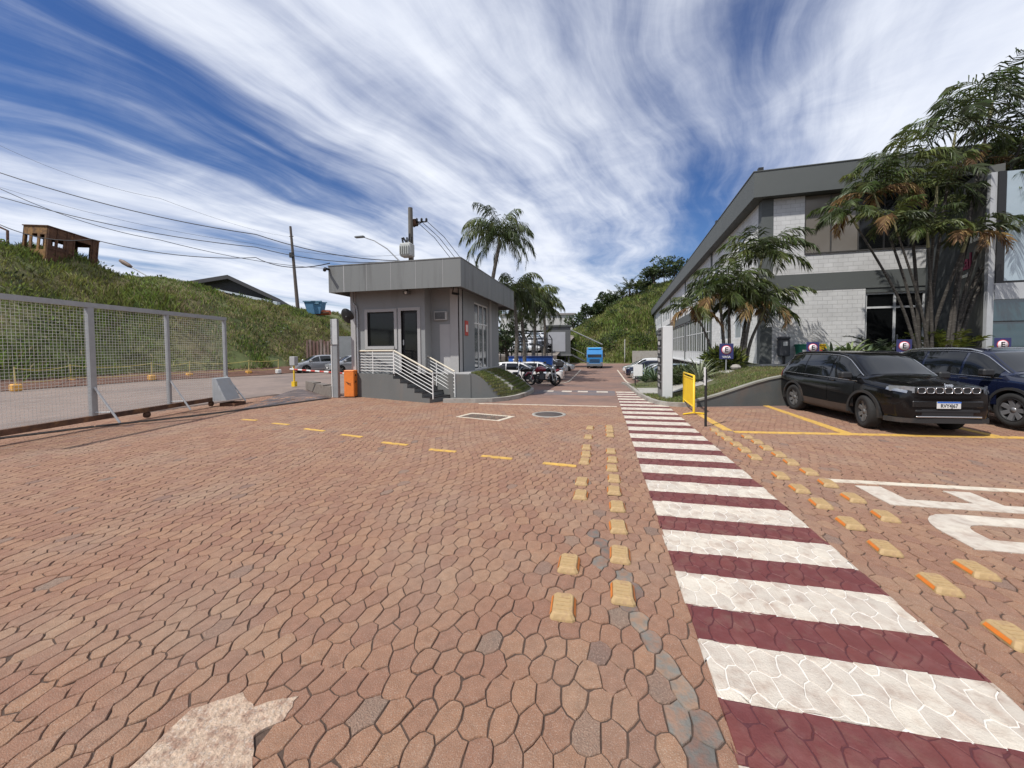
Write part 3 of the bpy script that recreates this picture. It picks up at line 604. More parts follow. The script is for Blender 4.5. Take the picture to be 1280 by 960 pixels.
for X, Ys, row in ((.155, RA, 'in the row along the crosswalk left edge'), (-.25, LA, 'in the gappy outer row left of the crosswalk'), (2.34, IA, 'in the row along the crosswalk right edge'), (2.77, OA, 'in the outer row right of the crosswalk')):
    for i, y in enumerate(Ys):
        lab = f'tan road marker, {ORD[i]} from the camera {row}'
        if mk0 is None:
            mk0 = thing('road_marker', lab, 'road marker', (X, y, 0), 0, 'raised road markers along the crosswalk'); marker_mesh().build('body', MARKB, mk0); refl_mesh().build('reflector', REFL, mk0); CH[mk0.name] = kids(mk0); o = mk0
        else: o = dup(mk0); o['label'] = lab
        xx = X+(0 if X < 1 else (8-y)*.012*(1 if X > 2.5 else .8))
        o.location = (xx+random.uniform(-.012, .012), y, .001); o.rotation_euler = (random.uniform(-.015, .015), random.uniform(-.015, .015), random.uniform(-.06, .06)-(.06 if X > 1 else 0))
# ---------------------------------------------------------------- guard booth
PZ = .9
bo = thing('guard_booth', 'grey flat-roofed guard booth on a raised plinth in the middle of the photo', 'guard booth', (-7, 13.5, 0), world=True)
LW, LF, RX, RF, BK = -9.15, 12.95, -5.18, 13.5, 19.2     # left block x, its front y; right corner x, recessed front y; back y
JX = -6.27                                                # where block and recess meet
T = .16; ZR = 4.06
# plinth
sa, sb_ = Vector((-9.5, 13.05, 0)), Vector((-5.22, 11.62, 0)); sd = (sb_-sa).normalized(); sn = Vector((-sd.y, sd.x, 0))
st_top = sa+sd*2.42; tread = (sb_-st_top).length/6
mb = MB()
mb.prism([tuple(sa[:2]), tuple(st_top[:2]), tuple((st_top+sn*1.25)[:2]), (-5.1, 12.62), (-4.42, 12.60), (-4.42, 16.1), (-5.02, 16.1), (-5.02, 20.0), (-9.5, 20.0)], -.1, PZ)
mb.build('plinth', PLASTD, bo)
mb = MB(); mb.prism([(-9.45, 13.16), (-6.2, 13.0), (-5.18, 12.8), (-4.5, 12.7), (-4.5, 16.0), (-5.06, 16.0), (-5.06, 19.9), (-9.45, 19.9)], PZ, PZ+.025); mb.build('floor_edge', PLASTL, bo)
mb = MB()
for i in range(5):
    a = st_top+sd*(tread*i); b = st_top+sd*(tread*(i+1)); z = PZ-PZ/6*(i+1)
    mb.prism([tuple(a[:2]), tuple(b[:2]), tuple((b+sn*1.22)[:2]), tuple((a+sn*1.22)[:2])], -.1, z, 0)
    mb.prism([tuple((a+sn*.02)[:2]), tuple((a+sd*(tread*1.04)+sn*.02)[:2]), tuple((a+sd*(tread*1.04)+sn*1.2)[:2]), tuple((a+sn*1.2)[:2])], z, z+.03, 1)
mb.prism([tuple((st_top-sd*.25+sn*.02)[:2]), tuple((st_top+sd*.05+sn*.02)[:2]), tuple((st_top+sd*.05+sn*1.2)[:2]), tuple((st_top-sd*.25+sn*1.2)[:2])], PZ, PZ+.03, 1)
mb.build('stairs', [PLASTD, mat('black_granite', (.025, .025, .027), .35, .2, 30)], bo)
# walls with real openings
WX0, WX1, WZ0, WZ1 = -8.62, -7.50, 1.92, 3.20; DX0, DX1, DZ1 = -7.22, -6.56, 3.22
mb = MB(); y0, y1 = LF, LF+T
for a, b in (((LW, y0, PZ), (WX0, y1, ZR)), ((WX0, y0, PZ), (WX1, y1, WZ0)), ((WX0, y0, WZ1), (WX1, y1, ZR)), ((WX1, y0, PZ), (DX0, y1, ZR)), ((DX0, y0, DZ1), (DX1, y1, ZR)), ((DX1, y0, PZ), (JX, y1, ZR))): mb.box(a, b)
mb.box((JX-T, y1, PZ), (JX, RF+T, ZR)); mb.box((LW, y1, PZ), (LW+T, BK, ZR)); mb.box((LW+T, BK-T, PZ), (RX, BK, ZR))
mb.box((JX, RF, PZ), (RX, RF+T, ZR)); mb.box((RX-T, RF+T, PZ), (RX, 15.35, ZR)); mb.box((RX-T, 17.35, PZ), (RX, BK-T, ZR)); mb.box((RX-T, 15.35, 3.75), (RX, 17.35, ZR))
mb.box((LW+T, LF+T, PZ), (JX-T, LF+.22, PZ+.02)); mb.build('wall', PLAST, bo)
mb = MB()                                                # corner pilaster in paler render
mb.box((RX-.32, RF-.03, PZ+.02), (RX+.03, RF, ZR-.02)); mb.box((RX, RF-.03, PZ+.02), (RX+.03, RF+.30, ZR-.02)); mb.box((RX, 17.45, PZ), (RX+.05, 17.75, ZR)); mb.build('corner_pilaster', PLASTL, bo)
mb = MB(); mb.box((LW-.16, LF-.05, PZ), (LW+.04, LF+.2, ZR-.05)); mb.build('downpipe_casing', PLASTL, bo)
MB().tube([(LW+.13, LF-.05, PZ), (LW+.13, LF-.05, 3.2), (LW+.10, LF-.06, 3.42), (LW-.03, LF-.1, 3.6), (LW-.03, LF-.1, ZR)], .035, 8).build('downpipe', GALV, bo)
def reveal(x0, x1, z0, z1, y, w, d):
    r = MB(); r.box((x0-w, y-d, z0-w), (x0, y+.1, z1+w)); r.box((x1, y-d, z0-w), (x1+w, y+.1, z1+w)); r.box((x0, y-d, z1), (x1, y+.1, z1+w)); return r
wf = reveal(WX0, WX1, WZ0, WZ1, LF, .11, .03); wf.box((WX0, LF-.06, WZ0-.11), (WX1, LF+.1, WZ0)); wf = wf.build('window', PLASTL, bo)
fr = MB()
for a, b in (((WX0, LF+.05, WZ0), (WX0+.04, LF+.1, WZ1)), ((WX1-.04, LF+.05, WZ0), (WX1, LF+.1, WZ1)), ((WX0+.04, LF+.05, WZ0), (WX1-.04, LF+.1, WZ0+.04)), ((WX0+.04, LF+.05, WZ1-.04), (WX1-.04, LF+.1, WZ1))): fr.box(a, b)
fr.build('frame', BLACK, wf); MB().box((WX0+.04, LF+.07, WZ0+.04), (WX1-.04, LF+.078, WZ1-.04)).build('pane', GLASSD, wf)
df = reveal(DX0, DX1, PZ+.12, DZ1, LF, .11, .03).build('door', PLASTL, bo)
MB().box((DX0, LF+.09, PZ+.02), (DX1, LF+.12, DZ1)).build('door_leaf', BLACK, df); MB().box((DX0+.1, LF+.08, 1.4), (DX1-.1, LF+.092, DZ1-.1)).build('pane', GLASSD, df); MB().box((DX0+.04, LF+.03, 1.95), (DX0+.07, LF+.09, 2.15)).build('handle', GALV, df)
ac = MB().box((-6.10, RF-.14, 2.87), (-5.60, RF, 3.2), bev=.015).build('air_conditioner', mat('ac_white_plastic', (.36, .36, .35), .5, .05), bo)
mb = MB()
for i in range(7): mb.box((-6.06, RF-.152, 2.91+i*.037), (-5.66, RF-.14, 2.933+i*.037))
mb.build('grille', BLACK, ac)
MB().box((-5.93, RF-.008, PZ+.03), (RX-.33, RF, 2.72)).build('sunlit_patch', mat('sunlit_patch_tone', (.37, .365, .36), .8, .06, 2), bo)  # sunlight painted as a paler panel, clear of the roof and block shadows
gl = MB()
for y in (15.35, 16.0, 16.65, 17.29): gl.box((RX-.10, y, PZ), (RX-.03, y+.06, 3.75))
for z in (PZ, 2.85, 3.69): gl.box((RX-.10, 15.41, z), (RX-.032, 17.29, z+.06))
gl = gl.build('glazed_front', WPAINT, bo); MB().box((RX-.075, 15.41, PZ+.06), (RX-.06, 17.29, 3.69)).build('pane', glassmat('booth_glass', (.05, .06, .065)), gl)
fx = MB().box((RX, 14.15, 2.32), (RX+.03, 14.5, 2.90), bev=.008).build('fire_sign', REDP, bo); MB().box((RX+.03, 14.22, 2.46), (RX+.034, 14.43, 2.74)).build('pictogram', mat('pictogram_white', (.7, .55, .5), .6), fx)
MB().tube([(RX+.015, RF+.42, PZ), (RX+.015, RF+.42, ZR)], .014, 6).build('cable', BLACK, bo)
# roof
RL, RR, RFY, RB, RZ0, RZ1 = -9.68, -4.58, 12.2, 20.2, 3.88, 4.83
mb = MB(); mb.box((RL+.05, RFY+.05, ZR-.005), (RR-.05, RB-.05, ZR+.08)); mb.build('soffit', mat('soffit_grey', (.13, .13, .13), .8, .06), bo)
mb = MB(); e = .05
mb.box((RL, RFY, RZ0), (RR, RFY+e, RZ1)); mb.box((RL, RB-e, RZ0), (RR, RB, RZ1)); mb.box((RL, RFY+e, RZ0), (RL+e, RB-e, RZ1)); mb.box((RR-e, RFY+e, RZ0), (RR, RB-e, RZ1)); mb.box((RL+e, RFY+e, RZ1-.25), (RR-e, RB-e, RZ1-.2))
ro = mb.build('roof', FASC, bo); mb = MB()
for x in (RL+.62, RL+1.55, RL+2.5, RL+3.45, RL+4.45): mb.box((x, RFY-.004, RZ0), (x+(.03 if x < RL+.7 else .012), RFY, RZ1))
for y in np.arange(RFY+.85, RB, .85): mb.box((RR, y, RZ0), (RR+.004, y+.012, RZ1))
mb.build('seam', SEAM, ro); mb = MB(); mb.box((RL-.015, RFY-.015, RZ1), (RR+.015, RFY+.08, RZ1+.03)); mb.box((RR-.08, RFY+.08, RZ1), (RR+.015, RB+.015, RZ1+.03)); mb.box((RL-.015, RFY+.08, RZ1), (RL+.08, RB+.015, RZ1+.03)); mb.build('capping', FASC, ro)
sp = MB().box((-6.98, LF-.3, 3.78), (-6.74, LF-.12, 3.9), bev=.02).box((-6.9, LF-.22, 3.9), (-6.82, LF-.16, ZR)).build('spotlight', mat('lamp_body', (.08, .08, .08), .5), bo); MB().lathe([(0, .003), (.05, .003), (.06, -.01)], Matrix.Translation((-6.86, LF-.30, 3.84)) @ Matrix.Rotation(R(90), 4, 'X'), 14).build('lens', WPAINT, sp)
MB().tube([(RX-.1, RF-.3, 3.82), (RX+.18, RF-.42, 3.76)], .045, 10).tube([(RX-.1, RF-.2, ZR), (RX-.1, RF-.3, 3.82)], .02, 6).build('camera', BLACK, bo)
MB().tube([(RL+.08, RFY+.1, RZ1-.12), (RL-.02, RFY-.15, RZ1-.10), (RL+.1, RFY-.32, RZ1-.2)], [.03, .05, .06], 8).build('flood_lamp', BLACK, bo)
# right wedge wall and grassed bank
wd = MB(); wv = []
for i in range(13): t = i/12; x = -4.42+1.0*t; z = .08+(PZ-.05)*(1-t**1.6); wv += [(x, 12.62+.15*t, z), (x, 12.62+.15*t, -.1), (x, 12.84+.15*t, z), (x, 12.84+.15*t, -.1)]
wd.add(wv, [f for i in range(12) for q in (i*4,) for f in ((q, q+1, q+5, q+4), (q, q+4, q+6, q+2), (q+2, q+6, q+7, q+3))]); wd.build('wedge_wall', PLASTD, bo)
bank = MB(); NY, NX = 18, 10; pts = []
for j in range(NY+1):
    y = 12.8+(16.05-12.8)*j/NY; fade = 1; xo = -3.42+.58*smooth((y-12.8)/1.5)
    for i in range(NX+1): t = i/NX; x = -4.41+(xo+4.41)*t; pts.append((x, y, (.06+(PZ-.05)*(1-t**1.6))*fade+.0+random.uniform(-.01, .01)))
bank.add(pts, [(j*(NX+1)+i, j*(NX+1)+i+1, (j+1)*(NX+1)+i+1, (j+1)*(NX+1)+i) for j in range(NY) for i in range(NX)], 0, True); struct(bank, 'grass_bank', LAWN); ec = MB(); e_ = [Vector(p) for p in pts[-(NX+1):]]; ec.add([Vector((p.x, p.y-.01, p.z+.03)) for p in e_]+[Vector((p.x, p.y+.12, p.z+.03)) for p in e_]+[Vector((p.x, p.y+.12, -.1)) for p in e_], [(i, i+1, NX+2+i, NX+1+i) for i in range(NX)]+[(NX+1+i, NX+2+i, 2*NX+3+i, 2*NX+2+i) for i in range(NX)]); struct(ec, 'bank_edging', KERB)
P = np.array(pts); idx = rng.integers(0, len(P)-NX-3, 5200); P2 = P[idx]+np.c_[rng.uniform(-.05, .05, 5200), rng.uniform(-.09, .09, 5200), np.zeros(5200)]; grass('bank_grass', P2[P2[:, 0] < -2.9], .075, .012, [LAWNB, GRASS1, GRASS3], [.6, .25, .15])
ch = MB(); V_ = []
for i in range(9): t = i/8*.8; x = -4.42+1.5*t; z = .06+(PZ-.05)*(1-t**1.6)+.05; y = 14.1-.25*t; V_ += [(x, y-.15, z), (x, y+.15, z), (x, y+.15, z-.2), (x, y-.15, z-.2)]
ch.add(V_, [(i*4+a, i*4+b, i*4+4+b, i*4+4+a) for i in range(8) for a, b in ((0, 1), (1, 2), (3, 0))]+[(32, 33, 34, 35)]); struct(ch, 'drain_strip', CONC)
kp = [(-5.15, 11.95), (-4.6, 12.02), (-4.1, 12.12), (-3.6, 12.35), (-3.2, 12.8), (-2.95, 13.4), (-2.8, 14.3), (-2.76, 15.3), (-2.85, 15.95), (-3.2, 16.15), (-4.2, 16.2)]
def kerb(name, path, w=.14, h=.13, zf=None, mt=KERB):
    mb = MB(); P = [Vector((*p, 0)) for p in path]; L = []; Rr = []
    for i, p in enumerate(P):
        T_ = (P[min(i+1, len(P)-1)]-P[max(i-1, 0)]).normalized(); nn = Vector((-T_.y, T_.x, 0)); L.append(p+nn*w/2); Rr.append(p-nn*w/2)
    z = lambda p: float(zf(p.x, p.y)) if zf else 0.0
    for i in range(len(P)-1):
        a, b, c, d = L[i], L[i+1], Rr[i+1], Rr[i]; u = [Vector((q.x, q.y, z(P[i if k in (0, 3) else i+1])-.12)) for k, q in enumerate((a, b, c, d))]; t = [Vector((q.x, q.y, q.z+.12+h)) for q in u]
        mb.add(u+t, [(4, 7, 6, 5), (0, 4, 5, 1), (2, 6, 7, 3)]+([(0, 3, 7, 4)] if i == 0 else [])+([(1, 5, 6, 2)] if i == len(P)-2 else []))
    return struct(mb, name, mt)
kerb('kerb', kp)
mb = MB(); mb.prism([(-5.15, 12.0), (-3.66, 12.36), (-3.3, 12.82), (-3.5, 12.75), (-4.42, 12.6), (-5.12, 12.6)], -.05, .09); struct(mb, 'kerb_apron', PLASTD)
# railings of the stair and landing
def rail(name, label, a, b, za, zb, posts, rails=7, hgt=1.0, bars_wood=True):
    t = thing(name, label, 'railing', (a.x, a.y, za), 0, 'white railings of the guard booth', world=True)
    for q in posts: p = a.lerp(b, q); z = lerp(za, zb, q); MB().tube([(p.x, p.y, z-.05), (p.x, p.y, z+hgt)], .022, 8).build('post', WPAINT, t)
    mb = MB()
    for i in range(rails): h_ = hgt*(.14+.80*i/(rails-1))*.92; mb.tube([(a.x, a.y, za+h_), (b.x, b.y, zb+h_)], .013, 6)
    mb.build('rail', WPAINT, t); MB().tube([(a.x, a.y, za+hgt), (b.x, b.y, zb+hgt)], .030, 8).build('handrail', mat('worn_handrail', (.55, .50, .40), .6, .1, 5), t); return t
o1 = sa+sn*.08
rail('landing_railing', 'white railing along the landing under the dark booth window', o1+sd*.15, st_top+sn*.06-sd*.02, PZ, PZ, (0, .5, 1), 7, .85)
rail('stair_railing', 'white sloping railing on the near side of the booth stair', st_top+sn*.06, sb_+sn*.06-sd*.25, PZ, .18, (0, 1), 6, .85)
rail('stair_railing', 'white sloping railing on the far side of the booth stair, against the grey wall', st_top+sn*1.16+sd*.15, sb_+sn*1.0-sd*.1, PZ-.05, .15, (0, .5, 1), 6, .85)
# barrier gate
bg_ = thing('barrier_gate', 'orange boom barrier cabinet beside the grey gate post with a red and white arm', 'barrier', (-9.25, 12.75, 0), world=True)
Mx = Matrix.Translation((-9.25, 12.75, 0)) @ Matrix.Rotation(R(12), 4, 'Z')
cb = MB().box((-.19, -.17, .03), (.19, .17, .98), M=Mx, bev=.02).build('cabinet', ORANGE, bg_); MB().box((-.20, -.18, .96), (.20, .18, 1.03), M=Mx, bev=.03).build('lid', ORANGE, cb); MB().box((-.22, -.2, 0), (.22, .2, .03), M=Mx).build('base_plate', RUST, cb)
MB().tube([Mx @ Vector((-.1, -.20, .60)), Mx @ Vector((.02, -.20, .53)), Mx @ Vector((.06, -.17, .53))], .012, 6).box((.19, -.05, .55), (.2, .02, .62), M=Mx).box((.19, -.05, .80), (.2, .02, .87), M=Mx).build('latch', BLACK, cb)
arm = MB(); a0 = Mx @ Vector((-.02, .23, .86)); a1 = Vector((-12.9, 13.75, 1.0)); dirv = a1-a0
for i in range(14): arm.tube([a0+dirv*(i/14), a0+dirv*((i+1)/14)], .034, 8, i % 2)
arm.build('arm', [REDP, WPAINT], bg_); MB().box((-.09, .17, .76), (.09, .26, .96), M=Mx).build('arm_bracket', GALV, bg_)
# gate post and mirror
gp = thing('gate_post', 'tall grey steel gate post left of the orange barrier cabinet', 'gate post', (-9.72, 12.55, 0), world=True)
mb = MB(); Mx = Matrix.Translation((-9.72, 12.55, 0)) @ Matrix.Rotation(R(10), 4, 'Z'); mb.box((-.1, -.09, 0), (.1, .09, 2.95), M=Mx, bev=.012); mb.build('post', mat('grey_gate_steel', (.27, .28, .285), .55, .1, 4, metal=.2), gp)
MB().box((-.125, -.12, 2.0), (-.06, .12, 2.95), M=Mx).box((-.125, -.12, 2.0), (.12, -.092, 2.95), M=Mx).build('guide_channel', mat('pale_grey_steel', (.46, .47, .47), .5, .1, 5), gp); MB().box((-.14, -.1, .02), (-.11, -.06, 1.95), M=Mx).build('strike_bar', WPAINT, gp)
mi_ = thing('traffic_mirror', 'round convex traffic mirror seen from its dark back, beside the booth roof', 'mirror', (-9.3, 12.7, 3.2), world=True)
Mm = Matrix.Translation((-9.47, 12.85, 3.05)) @ Matrix.Rotation(R(-12), 4, 'Z') @ Matrix.Rotation(R(-65), 4, 'X')
MB().lathe([(0, .0), (.18, .02), (.29, .06), (.31, .09)], Mm, 24).build('back', BLACK, mi_); MB().lathe([(.29, .095), (.18, .14), (0, .16)], Mm, 24).build('face', GLASSM, mi_); MB().tube([Mm @ Vector((0, 0, 0)), (-9.25, 12.92, 3.3), (-9.15, 12.96, 3.35)], .02, 6).build('bracket', GALV, mi_)
# low wall left of the barrier
mb = MB(); pth = [g(x, y) for x, y in ((382, 486), (392, 490), (404, 494), (414, 496))]
for a, b in zip(pth[:-1], pth[1:]): mb.add([a, b, b+Vector((.05, .4, 0)), a+Vector((.05, .4, 0)), a+Vector((0, 0, .36)), b+Vector((0, 0, .40)), b+Vector((.05, .4, .40)), a+Vector((.05, .4, .36))], [(4, 5, 6, 7), (0, 1, 5, 4), (2, 3, 7, 6), (1, 2, 6, 5), (3, 0, 4, 7)])
tag(mb.build('low_wall', mat('stained_wall', (.17, .145, .125), .85, .2, 3, .4, 30, dirt=((.07, .05, .04), 3, .8)), None, tuple(pth[0])), 'low stained wall stub at the ramp left of the gate post', 'low wall')
ir = thing('intercom_stand', 'card reader box on a yellow post behind the barrier arm', 'intercom', tuple(g(368, 483)), world=True); b0 = g(368, 483)
MB().tube([b0, b0+Vector((0, 0, 1.05))], .04, 8).box((b0.x-.09, b0.y-.09, 0), (b0.x+.09, b0.y+.09, .25)).build('post', YBAR, ir); MB().box((b0.x-.16, b0.y-.12, 1.05), (b0.x+.16, b0.y+.12, 1.5), bev=.02).build('reader_box', PLASTL, ir)
# ---------------------------------------------------------------- sliding mesh gate
GA, GB = Vector((-10.98, 3.4, 0)), Vector((-12.36, 10.46, 0)); gd = (GB-GA).normalized(); GL = (GB-GA).length; gn = Vector((gd.y, -gd.x, 0))
def gpt(s, z, o=0.0): p = GA+gd*s+gn*o; return Vector((p.x, p.y, z))
ga = thing('sliding_gate', 'long galvanised wire-mesh sliding gate standing open at the left edge', 'gate', tuple(GA), world=True); ZB, ZT = .17, 2.92
def beam(mb, s0, s1, z0, z1, w, o=0.0, m=0):
    a, b = gpt(s0, z0, o-w/2), gpt(s1, z0, o-w/2); c, d = gpt(s1, z0, o+w/2), gpt(s0, z0, o+w/2); u = Vector((0, 0, z1-z0)); mb.add([a, b, c, d, a+u, b+u, c+u, d+u], [(3, 2, 1, 0), (4, 5, 6, 7), (0, 1, 5, 4), (1, 2, 6, 5), (2, 3, 7, 6), (3, 0, 4, 7)], m)
sp1 = None
mb = MB(); beam(mb, 0, GL, ZT-.11, ZT, .10); beam(mb, 0, GL, ZB, ZB+.12, .10, m=1); fr_ = mb.build('frame', [GALV, RUST], ga)
def sofx(px):   # run along the gate where a photo column crosses it
    d = ray(px, 450); A = np.array([[d.x, -gd.x], [d.y, -gd.y]]); return float(np.linalg.solve(A, np.array([GA.x, GA.y]))[1])
sA, sB = sofx(114), sofx(210)
for s_, w in ((sA, .125), (sB, .075), (GL-.06, .08)):
    mb = MB(); beam(mb, s_-w/2, s_+w/2, ZB+.12, ZT-.11, .09); mb.build('upright', GALV, ga)
for s_ in (sA, sB, GL-.1):
    mb = MB(); L_ = .52 if s_ < GL-.2 else .62; mb.tube([gpt(s_, .95, .05), gpt(s_+.1, .10, L_)], .026, 6); mb.tube([gpt(s_, .36, .05), gpt(s_+.05, .36, L_*.68)], .018, 6); mb.build('brace', mat('brace_steel', (.44, .45, .45), .5, .1, 5), ga)
mw = MB(); wr = .0030
for s_ in np.arange(.06, GL, .066): mw.tube([gpt(s_, ZB+.1), gpt(s_, ZT-.1)], wr, 4, caps=False, smooth=False)
for z in np.arange(ZB+.16, ZT-.1, .066): mw.tube([gpt(0, z, .004), gpt(GL, z, .004)], wr, 4, caps=False, smooth=False)
mw.build('mesh_panel', MESHM, ga)
for s_ in (1.2, 4.4, GL-.7): MB().lathe([(.0, -.03), (.085, -.03), (.085, -.01), (.06, 0), (.085, .01), (.085, .03), (0, .03)], Matrix.Translation(gpt(s_, .10, 0)) @ Matrix.Rotation(math.atan2(gd.y, gd.x), 4, 'Z') @ Matrix.Rotation(R(90), 4, 'X'), 16).build('wheel', RUST, ga)
gm = thing('gate_drive_cover', 'pale sloping sheet metal cover at the free end of the mesh gate', 'cover', tuple(gpt(GL-.55, 0, .35)), world=True)
mb = MB(); c0 = [gpt(GL-.75, .18, .10), gpt(GL-.12, .18, .10), gpt(GL-.12, .92, .10), gpt(GL-.75, .92, .10)]; c1 = [gpt(GL-.72, .20, .52), gpt(GL-.12, .20, .52), gpt(GL-.14, .90, .20), gpt(GL-.72, .90, .20)]; mb.add(c0+c1, [(0, 3, 2, 1), (4, 5, 6, 7), (0, 1, 5, 4), (1, 2, 6, 5), (2, 3, 7, 6), (3, 0, 4, 7)]); mb.build('cover', mat('pale_sheet_metal', (.36, .38, .39), .55, .1, 3, dirt=((.3, .26, .22), 3, .5)), gm)
mb = MB(); mb.add([gpt(GL-.6, .0, .2), gpt(GL-.1, 0, .2), gpt(GL-.1, 0, .7), gpt(GL-.6, 0, .7), gpt(GL-.6, .1, .2), gpt(GL-.1, .1, .2), gpt(GL-.1, .1, .7), gpt(GL-.6, .1, .7)], [(0, 1, 5, 4), (1, 2, 6, 5), (2, 3, 7, 6), (3, 0, 4, 7)]); mb.build('foot', RUST, gm)
mb = MB(); rp = [Vector((-10.95, 2.6, 0)), g(0, 549), g(120, 534), g(240, 521), g(330, 509.5), g(414, 498)]
for off in (0, .16):
    for a, b in zip(rp[:-1], rp[1:]):
        T_ = (b-a).normalized(); nn = Vector((-T_.y, T_.x, 0)); a_, b_ = a+nn*off, b+nn*off; mb.add([a_-nn*.025, b_-nn*.025, b_+nn*.025, a_+nn*.025]+[q+Vector((0, 0, .022)) for q in (a_-nn*.025, b_-nn*.025, b_+nn*.025, a_+nn*.025)], [(4, 5, 6, 7), (0, 1, 5, 4), (2, 3, 7, 6), (1, 2, 6, 5), (3, 0, 4, 7)])
tag(mb.build('gate_track', mat('dark_rail_steel', (.04, .033, .03), .8, .3, 6), None, tuple(rp[1])), 'dark steel ground track of the sliding gate set in the paving', 'gate track')
# ---------------------------------------------------------------- chain posts along the bank
cps = [(20, 489, 'first'), (89, 481, 'second'), (190, 475.5, 'third'), (237, 472.5, 'fourth'), (311, 469, 'fifth'), (348, 467, 'last')]
cpp = []
for px, py, wd_ in cps:
    b0 = g(px, py); lean = random.uniform(-.12, .12); t = thing('chain_post', f'yellow post in a block below the bank, {wd_} along the chain from left', 'chain post', tuple(b0), 0, 'chain posts along the street')
    MB().box((-.17, -.17, 0), (.17, .17, .34), bev=.05).build('block', ORANGEB if wd_ != 'last' else WPAINT, t); MB().tube([(0, 0, .3), (lean, 0, 1.15)], .026, 7).build('pole', mat('pale_yellow_pole', (.52, .42, .16), .6, .1), t); cpp.append(b0+Vector((lean, 0, 0)))
for zc, nm, lb in ((1.08, 'chain', 'upper plastic chain strung between the yellow posts below the bank'), (.42, 'chain', 'lower plastic chain strung between the yellow posts below the bank')):
    mb = MB()
    for a, b in zip(cpp[:-1], cpp[1:]):
        pts = [a.lerp(b, q/14)+Vector((0, 0, zc-.28*(1-(2*q/14-1)**2)*(.3 if zc < .6 or a.x > -26 else .6))) for q in range(15)]; mb.tube(pts, .016, 5, caps=False)
    tag(mb.build(nm, mat('chain_yellow', (.50, .40, .12), .6, .2, 20), None, tuple(cpp[0])), lb, 'chain')
# ---------------------------------------------------------------- things on the left bank
def hz(x, y): return float(hill_left(x, y))
def onhill(px, py, dep): p = at(px, py, dep); return Vector((p.x, p.y, hz(p.x, p.y)))
for dd_ in np.arange(18, 45, .25):
    cc = at(55, 326, dd_)
    if cc.z < hz(cc.x, cc.y)+.15: break
cz = hz(cc.x, cc.y)-.1; CS = dd_/25.5
cb_ = thing('rusty_cab', 'rusty abandoned machine cab with empty windows on the crest of the green bank', 'cab', (cc.x, cc.y, cz-.25), R(101)); cb_.scale = (CS*.86, CS*.86, CS)
# local: x to the right along the long side, y away from the camera
mb = MB(); Lx, Dy, Hh, t_ = 3.55, 2.0, 2.75, .07
def panel(mb, o, ex, w, h, holes, th, m=0):
    """upright panel with rectangular holes, split into strips"""
    ex = Vector(ex).normalized(); ny = Vector((-ex.y, ex.x, 0)); xsr = sorted({0, w, *[v for q in holes for v in (q[0], q[1])]}); zsr = sorted({0, h, *[v for q in holes for v in (q[2], q[3])]})
    for a, b in zip(xsr[:-1], xsr[1:]):
        for c, d in zip(zsr[:-1], zsr[1:]):
            mx_, mz_ = (a+b)/2, (c+d)/2
            if any(q[0] < mx_ < q[1] and q[2] < mz_ < q[3] for q in holes): continue
            p = [Vector(o)+ex*u+ny*v+Vector((0, 0, z)) for z in (c, d) for u, v in ((a, 0), (b, 0), (b, th), (a, th))]; mb.add(p, [(3, 2, 1, 0), (4, 5, 6, 7), (0, 1, 5, 4), (1, 2, 6, 5), (2, 3, 7, 6), (3, 0, 4, 7)], m)
panel(mb, (0, 0, 0), (1, 0, 0), Lx, Hh, [(.30, .55, 1.55, 2.0), (.65, 1.1, 1.55, 2.1), (1.85, 3.0, .12, 2.35)], t_, 0)
panel(mb, (Lx, 0, 0), (0, 1, 0), Dy, Hh, [(.75, 1.85, 1.1, 2.3), (.9, 1.5, .15, .75)], t_, 0)
mb.build('side_panel', RUST, cb_)
mb = MB(); panel(mb, (0, Dy, 0), (0, -1, 0), Dy, Hh, [(.15, .55, 1.2, 2.2), (.75, 1.2, 1.2, 2.25), (1.4, 1.8, 1.2, 2.2)], t_, 0); mb.build('end_panel', RUSTY, cb_)
mb = MB(); panel(mb, (Lx, Dy, 0), (-1, 0, 0), Lx, Hh, [(.5, 1.7, 1.1, 2.2), (.5, 1.5, .1, .8), (2.3, 3.3, 1.5, 2.2)], t_, 0); mb.build('back_panel', RUST, cb_)
MB().box((-.07, -.07, Hh), (Lx+.04, Dy+.04, Hh+.06)).build('roof', RUST, cb_)
for u in (.02, .60, 1.25, 1.72, 3.08, 3.46): MB().box((u, -.07, .02), (u+.07, -.0, Hh-.02)).build('rib', RUST, cb_)
MB().box((.1, -.05, 1.28), (1.7, -.0, 1.36)).build('waist_strip', RUST, cb_); MB().tube([(1.9, .5, .1), (2.3, .6, 1.1), (2.6, .5, 1.05), (2.6, .9, .1)], .06, 6).build('seat_frame', BLACK, cb_)
MB().add([(3.10, -.01, 1.2), (3.50, -.01, .9), (3.66, -.12, .2), (3.2, -.14, .0), (3.10, .04, 1.2), (3.50, .04, .9), (3.66, -.07, .2), (3.2, -.09, .0)], [(0, 3, 2, 1), (4, 5, 6, 7), (0, 1, 5, 4), (1, 2, 6, 5), (2, 3, 7, 6), (3, 0, 4, 7)]).build('bent_door', RUSTY, cb_)
cb_.rotation_euler = (R(3), R(4), R(101)); MB().box((-.05, -.05, -.35), (Lx+.05, Dy+.05, .0)).build('floor_frame', RUST, cb_)
p0 = at(2, 305, 26); pz = hz(p0.x, p0.y); rf_ = thing('scrap_machine', 'bent dark rusty frame on the bank crest at the left edge of the photo', 'scrap frame', (p0.x, p0.y, pz), R(13))
MB().tube([(-2.2, 0, 1.7), (-.3, 0, 1.55), (.45, 0, 1.2), (.4, 0, .0)], .07, 6).tube([(-2.2, 0, .9), (-.3, 0, .6), (.4, 0, .3)], .07, 6).tube([(-.3, 0, 1.55), (-.3, 0, 0)], .06, 6).build('frame', RUST, rf_)
